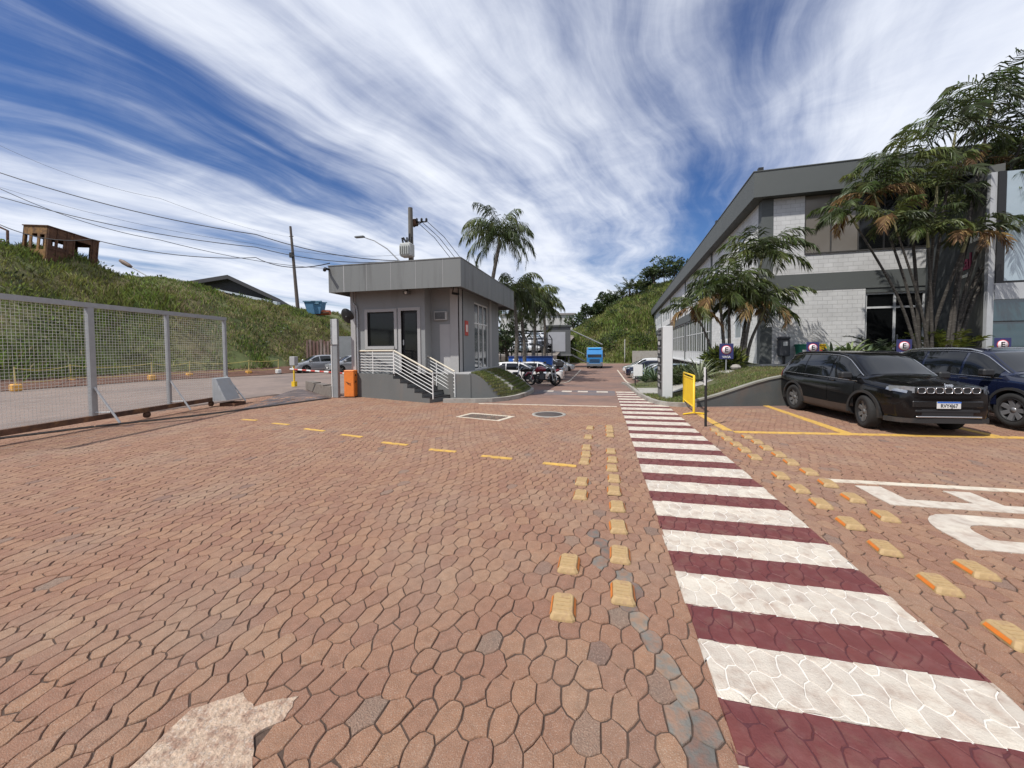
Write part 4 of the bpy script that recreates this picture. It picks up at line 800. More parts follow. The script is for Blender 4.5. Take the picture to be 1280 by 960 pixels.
hl = at(196, 352, 33); ls = thing('street_lamp', 'street lamp head and arm poking up from behind the green bank', 'street lamp', (hl.x, hl.y, hz(hl.x, hl.y)-.5), world=True); tip = at(163, 333, 33)
MB().tube([(hl.x, hl.y, hl.z-2.5), (hl.x, hl.y, hl.z), tuple(Vector(hl).lerp(tip, .55)), tuple(tip)], [.08, .06, .05, .05], 8).build('arm', GALV, ls)
dl = (tip-hl).normalized(); MB().lathe([(0, -.1), (.10, -.05), (.17, .25), (.19, .8), (.12, 1.15), (0, 1.2)], Matrix.Translation(tip-dl*.1) @ dl.to_track_quat('Z', 'Y').to_matrix().to_4x4() @ Matrix.Scale(.7, 4, (1, 0, 0)), 14).build('head', mat('weathered_lamp_head', (.15, .10, .075), .6, .2, 6), ls)
# warehouse behind the bank
wa, wb = at(252, 349, 56), at(352, 384, 56); ap = at(287, 345, 56)
wh = thing('warehouse', 'dark gable-roofed warehouse behind the green bank', 'warehouse', (ap.x, ap.y, 5), world=True); back = Vector((-.55, .83, 0))*14; mb = MB()
lo = at(238, 353, 56); ro_ = at(350, 374, 56)
gab = [Vector((lo.x, lo.y, 5)), Vector((ro_.x, ro_.y, 5)), ro_-Vector((0, 0, .5)), ap-Vector((0, 0, .45)), lo-Vector((0, 0, .2))]; n_ = 5
mb.add(gab+[q+back for q in gab], [(0, 1, 2, 3, 4), (9, 8, 7, 6, 5)]+[(i, 5+i, 5+(i+1) % 5, (i+1) % 5) for i in range(5)]); mb.build('wall', mat('dark_shed_wall', (.02, .02, .022), .8, .2), wh)
mb = MB(); f_ = (at(300, 420, 56)-at(300, 350, 56)).normalized()
for a, b in ((lo, ap), (ap, ro_)): e1 = Vector((0, 0, .55)); sh = -back*.07; mb.add([a+sh, b+sh, b+back, a+back, a+sh-e1, b+sh-e1, b+back-e1, a+back-e1], [(0, 1, 2, 3), (7, 6, 5, 4), (0, 4, 5, 1), (1, 5, 6, 2), (2, 6, 7, 3), (3, 7, 4, 0)])
mb.build('roof', mat('dark_roof_sheet', (.035, .034, .036), .6, .15, 2), wh)
s0, s1 = at(270, 361, 54.5), at(346, 377, 54.5); mb = MB(); dn = at(346, 381, 54.5)-s1; bk_ = Vector((-.2, .8, 0)); mb.add([s0, s1, s1+dn, s0+dn*.4, s0+bk_, s1+bk_, s1+dn+bk_, s0+dn*.4+bk_], [(3, 2, 1, 0), (4, 5, 6, 7), (0, 1, 5, 4), (1, 2, 6, 5), (2, 3, 7, 6), (3, 0, 4, 7)]); mb.build('eave_strip', mat('light_eave', (.42, .46, .50), .6, .1), wh)
# blue skip and orange machine part on the crest
bx_ = at(395, 386, 50); sk = thing('blue_skip', 'blue tapered waste skip on the bank crest left of the booth roof', 'skip', (bx_.x, bx_.y, bx_.z-.7), R(13)); sk.scale = (.82, .82, .82); mb = MB()
mb.add([(-.95, -.7, 0), (.95, -.7, 0), (.95, .7, 0), (-.95, .7, 0), (-1.5, -.8, 1.9), (1.25, -.8, 1.9), (1.25, .8, 1.9), (-1.5, .8, 1.9)], [(3, 2, 1, 0), (0, 1, 5, 4), (1, 2, 6, 5), (2, 3, 7, 6), (3, 0, 4, 7)]); mb.build('body', mat('faded_blue', (.06, .16, .27), .7, .2, 3), sk); MB().box((-1.6, -.92, 1.85), (1.35, -.75, 2.02)).box((-1.6, .75, 1.85), (1.35, .92, 2.02)).box((.2, -.93, 1.5), (.9, -.80, 1.75)).build('rim', mat('faded_blue_rim', (.10, .20, .28), .6, .2), sk)
oc = at(404, 388, 50); og = thing('orange_bucket', 'small rusty orange machine bucket lying in the grass left of the booth', 'bucket', (oc.x, oc.y, oc.z-.3), R(13)); mb = MB(); mb.lathe([(.0, -.9), (.32, -.9), (.36, .0), (.32, .9), (0, .9)], Matrix.Rotation(R(90), 4, 'Y'), 12, smooth=False); mb.build('shell', mat('rust_orange', (.36, .09, .035), .8, .25, 4), og); MB().box((-.9, -.42, -.1), (.9, -.33, .1)).build('lip', RUST, og)
# rusty sheet fence and grey wall behind the silver car
fa, fb = at(383, 446, 35.5), at(418, 446, 35.5); mb = MB(); n_ = 16; fd = (fb-fa)/n_; fa.z = 0
for i in range(n_): a = fa+Vector((fd.x, fd.y, 0))*i; b = a+Vector((fd.x, fd.y, 0))*.93; o2 = Vector((0, .08 if i % 2 else 0, 0)); mb.add([a+o2, b+o2, b+o2+Vector((0, .05, 0)), a+o2+Vector((0, .05, 0))]+[q+Vector((0, 0, 2.75+.1*math.sin(i))) for q in (a+o2, b+o2, b+o2+Vector((0, .05, 0)), a+o2+Vector((0, .05, 0)))], [(4, 5, 6, 7), (0, 1, 5, 4), (1, 2, 6, 5), (2, 3, 7, 6), (3, 0, 4, 7)])
tag(mb.build('sheet_fence', mat('rusty_sheet', (.15, .085, .07), .85, .25, 2, col2=(.24, .19, .17), sc2=1.5, stretch=(1, 1, .3)), None, tuple(fa)), 'rusty upright sheet fence behind the silver car', 'fence')
ga_, gb_ = at(418, 450, 35), at(462, 450, 35); ga_.z = gb_.z = 0; mb = MB(); th_ = Vector((0, .3, 0)); mb.add([ga_, gb_, gb_+th_, ga_+th_]+[q+Vector((0, 0, 3.1)) for q in (ga_, gb_, gb_+th_, ga_+th_)], [(4, 5, 6, 7), (0, 1, 5, 4), (1, 2, 6, 5), (2, 3, 7, 6), (3, 0, 4, 7)])
tag(mb.build('grey_wall', mat('blue_grey_wall', (.19, .20, .205), .85, .1, 2), None, tuple(ga_)), 'plain grey wall between the gate post and the booth', 'wall')
# ---------------------------------------------------------------- poles, lamp and wires
pb = onhill(373, 388, 48); ptop = at(363, 283, 48); up1 = thing('utility_pole', 'leaning dark wooden pole on the bank left of the booth', 'utility pole', tuple(pb), world=True)
MB().tube([pb-Vector((0, 0, 1)), ptop], [.23, .13], 8).build('pole', mat('old_wood_pole', (.10, .082, .07), .9, .2, 4), up1); q_ = pb.lerp(ptop, .62); MB().box((q_.x-.25, q_.y-.4, q_.z), (q_.x+.2, q_.y-.12, q_.z+.6)).build('junction_box', BLACK, up1); q_ = pb.lerp(ptop, .88); MB().tube([q_+Vector((-.3, 0, 0)), q_+Vector((.3, 0, 0))], .05, 5).build('bracket', BLACK, up1)
d2 = 25.0; tb = at(516, 440, d2); tb.z = 0; tt = at(517, 262, d2); tp = thing('transformer_pole', 'concrete utility pole with a transformer rising behind the booth roof', 'utility pole', tuple(tb), world=True)
MB().tube([tb, Vector((tb.x, tb.y, tt.z))], [.23, .15], 8).build('pole', mat('pole_concrete', (.125, .115, .10), .9, .15, 4), tp)
tr = at(509, 313, d2-.6); tf = MB().box((tr.x-.38, tr.y-.3, tr.z-.42), (tr.x+.38, tr.y+.3, tr.z+.42), bev=.06); 
for i in range(5): tf.box((tr.x-.32+i*.14, tr.y-.42, tr.z-.32), (tr.x-.28+i*.14, tr.y-.3, tr.z+.22))
tf = tf.build('transformer', mat('transformer_grey', (.42, .43, .41), .6, .1, 3), tp)
for dx in (-.26, 0, .24):
    pr_ = []
    for i in range(7): pr_ += [(.035, i*.06), (.07, i*.06+.03)]
    MB().lathe(pr_, Matrix.Translation((tr.x+dx, tr.y, tr.z+.42)) @ Matrix.Rotation(dx*.8, 4, 'Y'), 8).build('insulator', BLACK, tf)
ca = at(517, 278, d2); cb2 = at(533, 277, d2-.2); MB().tube([ca, cb2], .05, 6).tube([at(517, 284, d2), at(527, 278, d2-.1)], .03, 5).build('crossarm', BLACK, tp); MB().box((ca.x-.22, ca.y-.22, ca.z-.2), (ca.x+.22, ca.y+.22, ca.z+.15)).build('clamp', RUST, tp)
for px in (521, 527, 533): q_ = at(px, 276, d2-.2); MB().lathe([(.03, -.05), (.09, 0), (.05, .06), (.09, .1), (.03, .18)], Matrix.Translation(q_), 8).build('insulator', BLACK, tp)
for a, b in (((508, 303), (504, 297)), ((511, 301), (512, 292))): MB().tube([at(*a, d2-.5), at(*b, d2-.5)], .06, 6).build('fuse_cutout', BLACK, tp)
s2 = 24.0; la = at(501, 328, s2); sl_ = thing('street_lamp', 'slender curved street lamp reaching left above the booth roof', 'street lamp', (la.x+.3, la.y, 0), world=True)
MB().tube([(la.x+.35, la.y, 0), (la.x+.3, la.y, la.z-.4), tuple(la), tuple(at(484, 311, s2)), tuple(at(468, 301, s2)), tuple(at(456, 297, s2))], [.09, .07, .045, .035, .03, .03], 8).build('arm', GALV, sl_); hd = at(450, 296, s2); MB().box((hd.x-.34, hd.y-.13, hd.z-.06), (hd.x+.3, hd.y+.13, hd.z+.05), bev=.04).build('head', mat('lamp_head_grey', (.16, .17, .18), .5), sl_)
def wire(label, pts, r=.014):
    P = []
    for (a, b) in zip(pts[:-1], pts[1:]):
        for i in range(12): P.append(a.lerp(b, i/12)-Vector((0, 0, 1))*(.35*4*(i/12)*(1-i/12)))
    P.append(pts[-1]); tag(MB().tube(P, r, 5, caps=False).build('power_cable', WIREM, None, tuple(pts[-1])), label, 'cable', 'overhead cables on the left')
wire('thick dark cable, highest of the heavy cables left of the booth', [at(-150, 163, 21), at(0, 216, 21.5), at(320, 293, 23), at(500, 326, 24)], .026)
wire('dark cable running close below the highest heavy cable to the booth', [at(-150, 214, 20), at(0, 246, 21), at(320, 309, 23), at(490, 327, 24)], .022)
wire('sagging cable crossing two others above the warehouse roof', [at(-150, 178, 20), at(0, 236, 21), at(200, 300, 23), at(420, 336, 32)], .018)
wire('lowest dark cable passing the rusty cab', [at(-150, 250, 19), at(0, 281, 20), at(115, 299, 21), at(320, 322, 22.5), at(412, 329, 16.2)], .022)
wire('hair-thin uppermost wire in the left sky', [at(-150, 110, 21), at(0, 182, 22), at(200, 248, 23), at(363, 296, 48)], .008)
wire('hair-thin second wire in the left sky', [at(-150, 150, 21), at(0, 234, 22), at(320, 305, 23), at(510, 318, 25)], .008)
for px, lab in (((533, 276), 'outer sloping line from the crossarm down behind the booth roof'), ((527, 277), 'middle sloping line from the crossarm down behind the booth roof'), ((521, 277), 'inner sloping line from the crossarm down behind the booth roof')):
    tag(MB().tube([at(*px, d2-.2), at(px[0]+22, px[1]+20, 26), at(px[0]+55, px[1]+62, 28)], .02, 5, caps=False).build('power_cable', WIREM, None, tuple(at(*px, d2-.2))), lab, 'cable', 'lines behind the booth roof')
# ---------------------------------------------------------------- tall palms behind the booth
def queen(label, base, top, n=18, L=2.6, ll=.75, lean=(0, 0), nm='palm_tree', r=.2, **k):
    t = thing(nm, label, 'palm tree', base, 0, 'tall palms behind the booth', world=True); b = Vector(base); q = Vector(top)
    trunk(t, [b-Vector((0, 0, .3)), b.lerp(q, .5)+Vector((lean[0], lean[1], 0)), q], r, r*.6, BARK); MB().tube([q-Vector((0, 0, .2)), q+Vector((0, 0, .8))], [r*.62, r*.3], 8).build('crownshaft', BARKG, t)
    crown(t, q+Vector((0, 0, .6)), n, L, ll, nl=34, **k); return t
def pal(px, pb, pt, dep): b = at(px, 440, dep); b.z = float(road_z(b.x, b.y))-.05; t = at(pt[0], pt[1], dep); return tuple(b), tuple(t)
b_, t_p = pal(612, 0, (624, 305), 29); queen('tall feathery palm rising alone above the booth roof', b_, t_p, 32, 3.6, 1.1, (-.5, 0), droop=2.0, el=(-.1, 1.5), hang=1.5, wid=.055, dry=.03)
for px, tx, ty, dep, lb, n in ((655, 650, 385, 36, 'dark drooping palm right beside the booth corner', 26), (664, 668, 378, 40, 'dark drooping palm, second from the booth corner', 26), (678, 680, 388, 44, 'dark drooping palm standing closest to the grey cabin on stilts', 24), (643, 643, 372, 33, 'dark drooping palm half hidden by the booth roof', 22)):
    b_, t_p = pal(px, 0, (tx, ty), dep); queen(lb, b_, t_p, n, 3.5, 1.0, (.2, 0), droop=2.2, el=(-.5, 1.4), hang=1.4, mats=[FRD, FRG, FRD], wid=.075)
tree('shade_tree', 'dark round tree behind the palms at the booth corner', tuple(Vector((at(632, 440, 42).x, at(632, 440, 42).y, -.2))), 4.6, 2.4, (LEAFD, LEAF), 14, 150, .34)
# ---------------------------------------------------------------- office building, local frame: x along the front, y along the long side
OB = (7.88, 21.84, 0); ob_ = thing('office_building', 'long two-storey grey and white block office building on the right', 'building', OB, R(-2.9))
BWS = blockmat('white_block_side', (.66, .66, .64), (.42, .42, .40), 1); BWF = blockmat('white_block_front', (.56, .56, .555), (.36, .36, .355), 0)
BL, ZT_, ZF = 76.0, 10.35, 9.12; FRM = mat('white_window_frame', (.55, .56, .56), .5, .06)
MB().box((.35, .35, -2), (20, BL-.3, ZF+.3)).build('core', mat('dark_interior', (.03, .03, .032), .8, .1), ob_)
# side wall (x=0 plane): blocks with window openings
bays = [(.45, 11.2), (11.6, 24.3), (24.7, 38.2), (38.6, 51.3), (51.7, 64.3), (64.7, BL)]
upw = []; 
for bi, (a, b) in enumerate(bays):
    if bi == 0: upw.append((3.0, 4.2, 7.2, 8.3)); upw.append((9.2, 10.6, 6.2, 7.95)); continue
    n_ = 4; w = 1.75; st = a+(b-a-n_*w-(n_-1)*.55)/2 if bi != 1 else a+1.0
    for i in range(n_): upw.append((st+i*(w+.55), st+i*(w+.55)+w, 6.2, 7.95))
lww = [(2.2, 5.0, 2.3, 4.1), (6.0, 8.8, 2.3, 4.1)]
mb = MB(); panel(mb, (.3, .45, 0), (0, 1, 0), BL-.45, 4, [], .0001) if False else None
def sidepanel(mb, y0, y1, z0, z1, holes):
    m2 = MB(); panel(m2, (.0, y1, z0), (0, -1, 0), y1-y0, z1-z0, [(y1-q[1], y1-q[0], q[2]-z0, q[3]-z0) for q in holes], .3)
    mb.add(m2.v, m2.f)
mb = MB(); sidepanel(mb, .45, BL, 5.35, ZF, upw); sidepanel(mb, .45, 11.2, .3, 4.55, lww); mb.build('side_wall', BWS, ob_)
mb = MB(); panel(mb, (0, BL, -2), (1, 0, 0), 20, ZF+2.2, [], .3); mb.build('end_wall', BWF, ob_)
mb = MB(); mb.box((-.08, .0, 4.55), (.3, BL, 5.35)); mb.box((.3, -.02, 4.52), (7.0, .3, 5.33)); mb.box((-.06, -.02, .2), (.46, .45, 4.55)); mb.box((-.06, -.02, 5.35), (.46, .45, ZF))
for y in (11.2, 24.3, 38.2, 51.3, 64.3): mb.box((-.06, y, 5.35), (.12, y+.4, ZF)); mb.box((-.06, y, -1.5), (.25, y+.4, 4.55))
mb.build('grey_band', DGREY, ob_)
rf = MB(); rf.box((-.55, -.50, ZF), (20.5, -.38, ZT_)); rf.box((-.55, -.38, ZF), (-.43, BL+.3, ZT_)); rf.box((-.43, -.38, ZF+.02), (20.5, BL+.3, ZF+.25)); rf.box((-.43, BL+.2, ZF+.25), (20.5, BL+.3, ZT_)); rf = rf.build('roof', DGREY, ob_)
MB().box((-.58, -.53, ZT_), (20.5, -.36, ZT_+.04)).box((-.58, -.36, ZT_), (-.40, BL+.33, ZT_+.04)).build('capping', DGREY, rf); MB().box((-.3, -.3, ZT_+.04), (-.08, -.1, ZT_+.28)).tube([(-.2, 24, ZT_), (-.2, 24, ZT_+.9)], .03, 5).box((-.45, 8.0, ZT_+.1), (-.2, 8.3, ZT_+.35)).build('roof_camera', BLACK, rf)
FROST = glassmat('frosted_glass', (.34, .38, .42), .25); GLS = mat('sky_glass', (.035, .045, .055), .12, .1, 3, spec=.3); GLU = mat('blue_upper_glass', (.08, .125, .18), .15, .15, 2, spec=.35)
def win(y0, y1, z0, z1, nm, x=.02, mid=0, hz_=None, gm_=GLS):
    f = MB(); e = .07
    f.box((x, y0, z0), (x+.08, y0+e, z1)); f.box((x, y1-e, z0), (x+.08, y1, z1)); f.box((x, y0+e, z0), (x+.08, y1-e, z0+e)); f.box((x, y0+e, z1-e), (x+.08, y1-e, z1))
    for i in range(mid): yy = y0+(y1-y0)*(i+1)/(mid+1); f.box((x+.002, yy-e/2, z0+e), (x+.078, yy+e/2, z1-e))
    if hz_: f.box((x+.004, y0+e, hz_-e/2), (x+.076, y1-e, hz_+e/2))
    f = f.build('window', FRM, ob_); MB().box((x+.03, y0+.02, z0+.02), (x+.045, y1-.02, z1-.02)).build('pane', gm_, f)
for q in upw: win(*q, 'window', gm_=GLU)
for q in lww: win(*q, 'window', gm_=FROST, mid=1)
for (a, b) in bays[1:]:
    n_ = 6; w = (b-a)/n_
    for i in range(n_): win(a+i*w+.03, a+(i+1)*w-.03, 1.35, 4.52, 'window', .05, 1, 3.1)
mb = MB()
for (a, b) in bays[1:]:
    mb.box((.03, a, .45), (.25, b, 1.33)); mb.box((-.25, a, .33), (.3, b, .45))
    for yy in np.arange(a+1, b, 1.05): mb.box((-.01, yy, .45), (.03, yy+.05, 1.33))
mb.build('spandrel', FRM, ob_); mb = MB()
for yy in np.arange(12, BL, 4.2): mb.box((.35, yy, -2), (.8, yy+.4, .33))
mb.build('undercroft_post', DGREY, ob_)
# front wall
mb = MB(); panel(mb, (.46, 0, 5.33), (1, 0, 0), 6.54, ZF-5.33, [(1.34, 6.54, 1.0, ZF-5.33)], .3); panel(mb, (.46, 0, .2), (1, 0, 0), 3.85, 4.32, [], .3); mb.build('front_wall', BWF, ob_)
wp = MB(); wp.box((1.80, .12, 6.33), (4.06, .2, ZF)); wp = wp.build('window', mat('bronze_panel', (.20, .18, .155), .25, .12, .6, metal=.25), ob_)
f = MB()
for x in (1.80, 2.9, 4.0): f.box((x, .09, 6.33), (x+.05, .12, ZF))
f.box((1.8, -.06, 6.28), (7.0, .12, 6.33)); f.build('frame', mat('bronze_frame', (.09, .085, .08), .4, .1, metal=.5), wp); w2 = MB().box((4.06, .14, 6.33), (7.0, .18, ZF)).build('window', GLASSD, ob_)
f = MB()
for x in (5.0, 5.95): f.box((x, .10, 6.33), (x+.06, .14, ZF))
f.build('frame', BLACK, w2)
dr = MB(); e = .09
for x in (4.33, 5.45, 6.55): dr.box((x, .10, .9), (x+e, .2, 4.3))
for z in (3.55, 4.21): dr.box((4.42, .105, z), (6.9, .195, z+.09))
dr = dr.build('door', FRM, ob_); MB().box((4.35, .14, .9), (6.9, .16, 4.25)).build('pane', GLASSD, dr); MB().box((5.58, .06, 1.8), (5.62, .1, 2.3)).build('handle', GALV, dr)
MB().box((4.31, .02, 4.30), (7.0, .3, 4.52)).build('lintel', DGREY, ob_)
# angled sign wall
A0, A1 = Vector((7.05, -.02, 0)), Vector((6.08, -3.72, 0)); aw = A1-A0; an = Vector((aw.y, -aw.x, 0)).normalized()*1
if an.x > 0: an = -an
mb = MB(); mb.prism([tuple(A0[:2]), tuple(A1[:2]), tuple((A1-an*.4)[:2]), tuple((A0-an*.4)[:2])], .2, 8.3); mb.build('sign_wall', mat('dark_olive_paint', (.085, .087, .08), .75, .08, .7, .15, 40), ob_)
ex = aw.normalized(); Mt = lambda s_, z: frame(A0+ex*s_+an*.012+Vector((0, 0, z)), ex, (0, 0, 1))
SGW, SGM = mat('sign_letter_white', (.85, .84, .76), .6, .04), mat('sign_letter_magenta', (.22, .012, .06), .6, .06)
text('iniB afa', .95, .02, Mt(1.95, 6.05), 'sign_lettering', SGW, ob_, bold=.015); text('total', .85, .02, Mt(2.05, 5.05), 'sign_lettering', SGM, ob_, bold=.015); text('inst', .22, .015, Mt(1.6, 5.5), 'sign_lettering', SGW, ob_); text('S  .  mineral', .24, .015, Mt(2.0, 4.55), 'sign_lettering', SGW, ob_)
mb = MB(); mb.box((6.06, -3.85, .2), (6.24, -3.70, 8.0)); mb.box((6.24, -3.90, 3.42), (18, -3.7, 4.0)); mb.build('white_column', mat('white_column_paint', (.38, .39, .40), .6, .05), ob_)
cwl = MB().box((6.26, -3.83, 4.0), (18, -3.8, 8.0)).build('window', glassmat('sky_mirror_glass', (.30, .37, .41), .03, 1.0, 1.0), ob_); f = MB()
for x in (6.245, 9.0, 11.5, 14): f.box((x, -3.90, 4.0), (x+(.22 if x < 7 else .08), -3.83, 8.0))
f.box((6.467, -3.88, 4.0), (18, -3.84, 4.08)); f.build('frame', BLACK, cwl)
cwl = MB().box((6.245, -3.83, .9), (18, -3.8, 3.42)).build('window', glassmat('teal_glass', (.012, .045, .055), .04, 1.0, .6), ob_); f = MB()
for x in (8.4, 10.3, 12.2): f.box((x, -3.86, .9), (x+.05, -3.83, 3.42))
f.box((6.25, -3.87, 2.6), (18, -3.835, 2.64)); f.build('frame', BLACK, cwl); MB().box((6.55, -3.7, .2), (18, 0, 8.05)).build('entrance_block', mat('entrance_core', (.035, .04, .042), .8), ob_)
MB().tube([(7.0, -.35, .9), (7.0, -.35, ZF)], .05, 8).build('downpipe', FRM, ob_)
# bins and letter box on the front wall (world coordinates via the building frame)
Bm = ob_.matrix_basis.copy(); Bm = Matrix.Translation(OB) @ Matrix.Rotation(R(-2.9), 4, 'Z')
lb_ = thing('wall_bin', 'dark grey plastic bin mounted on the white block wall beside the corner pilaster', 'bin', tuple(Bm @ Vector((.9, -.24, 1.3))), R(-2.9)); MB().box((-.22, -.18, 0), (.22, .20, .82), bev=.04).build('body', mat('bin_grey', (.06, .063, .07), .6, .1, 8), lb_); MB().box((-.25, -.2, .82), (.25, .2, .98), bev=.06).build('lid', mat('bin_grey_lid', (.05, .052, .058), .5, .1, 8), lb_); MB().box((-.08, -.19, .52), (.1, -.181, .72)).build('sticker', WPAINT, lb_); MB().box((-.05, -.1, -.42), (.05, .0, 0)).build('bracket', BLACK, lb_)
def wheelie(label, u, col, dx):
    t = thing('recycling_bin', label, 'bin', tuple(Bm @ Vector((u, -.55, .92))), R(-2.9), 'coloured recycling bins by the wall'); mb = MB(); mb.add([(-.2, -.2, .05), (.2, -.2, .05), (.2, .2, .05), (-.2, .2, .05), (-.26, -.27, .9), (.26, -.27, .9), (.26, .27, .9), (-.26, .27, .9)], [(3, 2, 1, 0), (4, 5, 6, 7), (0, 1, 5, 4), (1, 2, 6, 5), (2, 3, 7, 6), (3, 0, 4, 7)]); mm = mat('bin_'+dx, col, .5, .08, 6); mb.build('body', mm, t)
    MB().box((-.28, -.3, .9), (.28, .3, .97), bev=.02).box((-.28, .22, .86), (.28, .34, .92)).build('lid', mm, t)
    for sx in (-1, 1): MB().lathe([(0, -.03), (.1, -.03), (.1, .03), (0, .03)], Matrix.Translation((sx*.2, .2, .1)) @ Matrix.Rotation(R(90), 4, 'Y'), 12).build('wheel', RUBBER, t)
    MB().box((-.14, -.262, .45), (.14, -.235, .7)).build('sticker', WPAINT if dx == 'green' else REDP, t)
wheelie('green recycling bin against the white block wall', 1.62, (.01, .16, .10), 'green'); wheelie('yellow recycling bin between the green bin and a parking sign', 2.2, (.62, .38, .01), 'yellow')
tag(MB().box((0, -.02, 0), (.3, -.0, .2)).box((-.55, -.025, .02), (-.3, -.005, .22)).build('wall_plate', WPAINT, None, None), 'small white plate on the white block wall above the grey bin', 'sign'); o = bpy.data.objects['wall_plate']; o.location = Bm @ Vector((.75, 0, 2.75)); o.rotation_euler[2] = R(-2.9)
# ---------------------------------------------------------------- island: lawn, kerbs, paths, retaining wall
def yfront(x): return np.interp(x, [1.26, 1.30, 1.38, 1.59, 1.88, 2.3, 2.85, 5.47, 7, 17], [25, 17.07, 14.8, 13.1, 12.32, 12.30, 12.45, 13.12, 13.3, 13.8])
cx_ = np.concatenate([np.array([1.30, 1.38, 1.48, 1.59, 1.72, 1.88, 2.1, 2.3, 2.55, 2.85]), np.arange(3.2, 17.1, .4)]); NJ = 26; V = []
for x in cx_:
    y0 = float(yfront(x))+.10
    for j in range(NJ+1): y = y0+(26.0-y0)*(j/NJ)**1.3; V.append((x, y, float(lawn_z(x, y))))
V = np.array(V); n1 = NJ+1; i = np.arange(len(cx_)*n1).reshape(len(cx_), n1); Fc = np.stack([i[:-1, :-1], i[1:, :-1], i[1:, 1:], i[:-1, 1:]], -1).reshape(-1, 4)
tag(npmesh('lawn', V, Fc, LAWN, smooth=True), kind='structure')
kerb('kerb', [(1.27, 25), (1.27, 20), (1.28, 17.07), (1.36, 14.8), (1.56, 13.2), (1.70, 12.7), (1.92, 12.38), (2.3, 12.28), (2.75, 12.38)], .13, .12, lambda x, y: float(road_z(x, y)))
mb = MB(); wx_ = np.linspace(2.7, 17, 40)
for a, b in zip(wx_[:-1], wx_[1:]):
    for xx in (a,): pass
    ya, yb = float(yfront(a)), float(yfront(b)); za, zb = float(lawn_z(a, ya+.1))+.035, float(lawn_z(b, yb+.1))+.035
    mb.add([(a, ya-.06, -.06), (b, yb-.06, -.06), (b, yb+.12, -.06), (a, ya+.12, -.06), (a, ya-.06, za-.05), (b, yb-.06, zb-.05), (b, yb+.12, zb-.05), (a, ya+.12, za-.05)], [(0, 1, 5, 4), (2, 3, 7, 6)]+([(3, 0, 4, 7)] if a < 2.71 else []), 0)
    mb.add([(a, ya-.085, za-.05), (b, yb-.085, zb-.05), (b, yb+.13, zb-.05), (a, ya+.13, za-.05), (a, ya-.085, za), (b, yb-.085, zb), (b, yb+.13, zb), (a, ya+.13, za)], [(4, 5, 6, 7), (0, 1, 5, 4), (2, 3, 7, 6), (3, 2, 1, 0)], 1)
tag(mb.build('retaining_wall', [mat('green_grey_wall', (.085, .092, .09), .85, .14, 1.5, .3, 40, dirt=((.13, .10, .08), 1.2, .6)), mat('worn_coping', (.24, .235, .20), .85, .2, 3)], None, (2.7, 12.4, 0)), 'low dark green-grey retaining wall rising to the right behind the parking bays', 'retaining wall')
def lz(x, y, e=.012): return Vector((x, y, float(lawn_z(x, y))+e))
def draped(name, rows, mt, e=.015):
    mb = MB()
    for (a, b), (c, d) in zip(rows[:-1], rows[1:]):
        for q in range(6):
            f0, f1 = q/6, (q+1)/6; P = lambda u, v, f: lz(lerp(u[0], v[0], f), lerp(u[1], v[1], f), e); mb.quad(P(a, b, f0), P(a, b, f1), P(c, d, f1), P(c, d, f0))
    return struct(mb, name, mt)
draped('concrete_path', [((1.42, 14.6), (1.40, 16.6)), ((2.4, 14.75), (2.4, 16.7)), ((3.6, 15.2), (3.6, 16.9)), ((5.0, 16.6), (5.0, 18.0)), ((6.6, 18.6), (6.6, 19.8))], CONC)
draped('sidewalk', [((6.4, 19.0), (6.4, 21.9)), ((8, 19.3), (8, 22.2)), ((10, 19.6), (10, 22)), ((17, 19.6), (17, 22))], CONC, .02)
nG = 15000; gx = rng.uniform(1.45, 13, nG); gy = yfront(gx)+.2+rng.exponential(2.2, nG); k = (gy < 19) & ~((gy > 14.5) & (gy < 17.3) & (gx < 4)); gx, gy = gx[k], gy[k]; P = np.c_[gx, gy, lawn_z(gx, gy)]; grass('lawn_grass', P, .07, .012, [LAWNB, GRASS1, GRASS3], [.6, .22, .18])
# totem
tt_ = thing('directory_totem', 'tall white and grey directory totem with dark pictogram plates beside the crosswalk', 'sign', (1.95, 13.4, .1), world=True)
TX0, TX1, TY0, TY1, TZ = 1.93, 2.27, 13.42, 14.35, 2.48
MB().box((TX0+.03, TY0, .05), (TX1, TY1, TZ), bev=.012).build('body', mat('totem_white', (.55, .56, .555), .45, .05, 2), tt_)
MB().box((TX0, TY0+.03, .08), (TX0+.03, TY1-.02, TZ-.04)).build('face_panel', mat('totem_grey', (.17, .165, .16), .5, .06), tt_)
Mp = lambda y, z: frame((TX0-.006, y, z), (0, -1, 0), (0, 0, 1)); yc = (TY0+TY1)/2
text('MOSAIC', .16, .004, Mp(yc, 2.42), 'heading', BLACK, tt_) if False else None
for z in (2.33, 2.21): MB().box((TX0-.006, TY0+.15, z-.035), (TX0, TY1-.14, z+.035)).build('heading_bar', BLACK, tt_)
for i, (gl_, col) in enumerate((('P', WPAINT), ('i', WPAINT), ('H', GALV), ('A', WPAINT), ('WC', YEL), ('E', WPAINT))):
    z = 1.93-i*.285; pl = MB().box((TX0-.022, TY0+.10, z-.115), (TX0, TY1-.09, z+.115), bev=.01).build('pictogram_plate', BLACK, tt_); MB().box((TX0-.026, yc-.20, z-.065), (TX0-.022, yc+.12, z+.05)).box((TX0-.027, yc+.14, z-.05), (TX0-.022, yc+.24, z+.06)).build('pictogram', mat('pictogram_grey', (.30, .29, .27), .6) if i % 2 else mat('pictogram_pale', (.46, .45, .43), .6), pl)
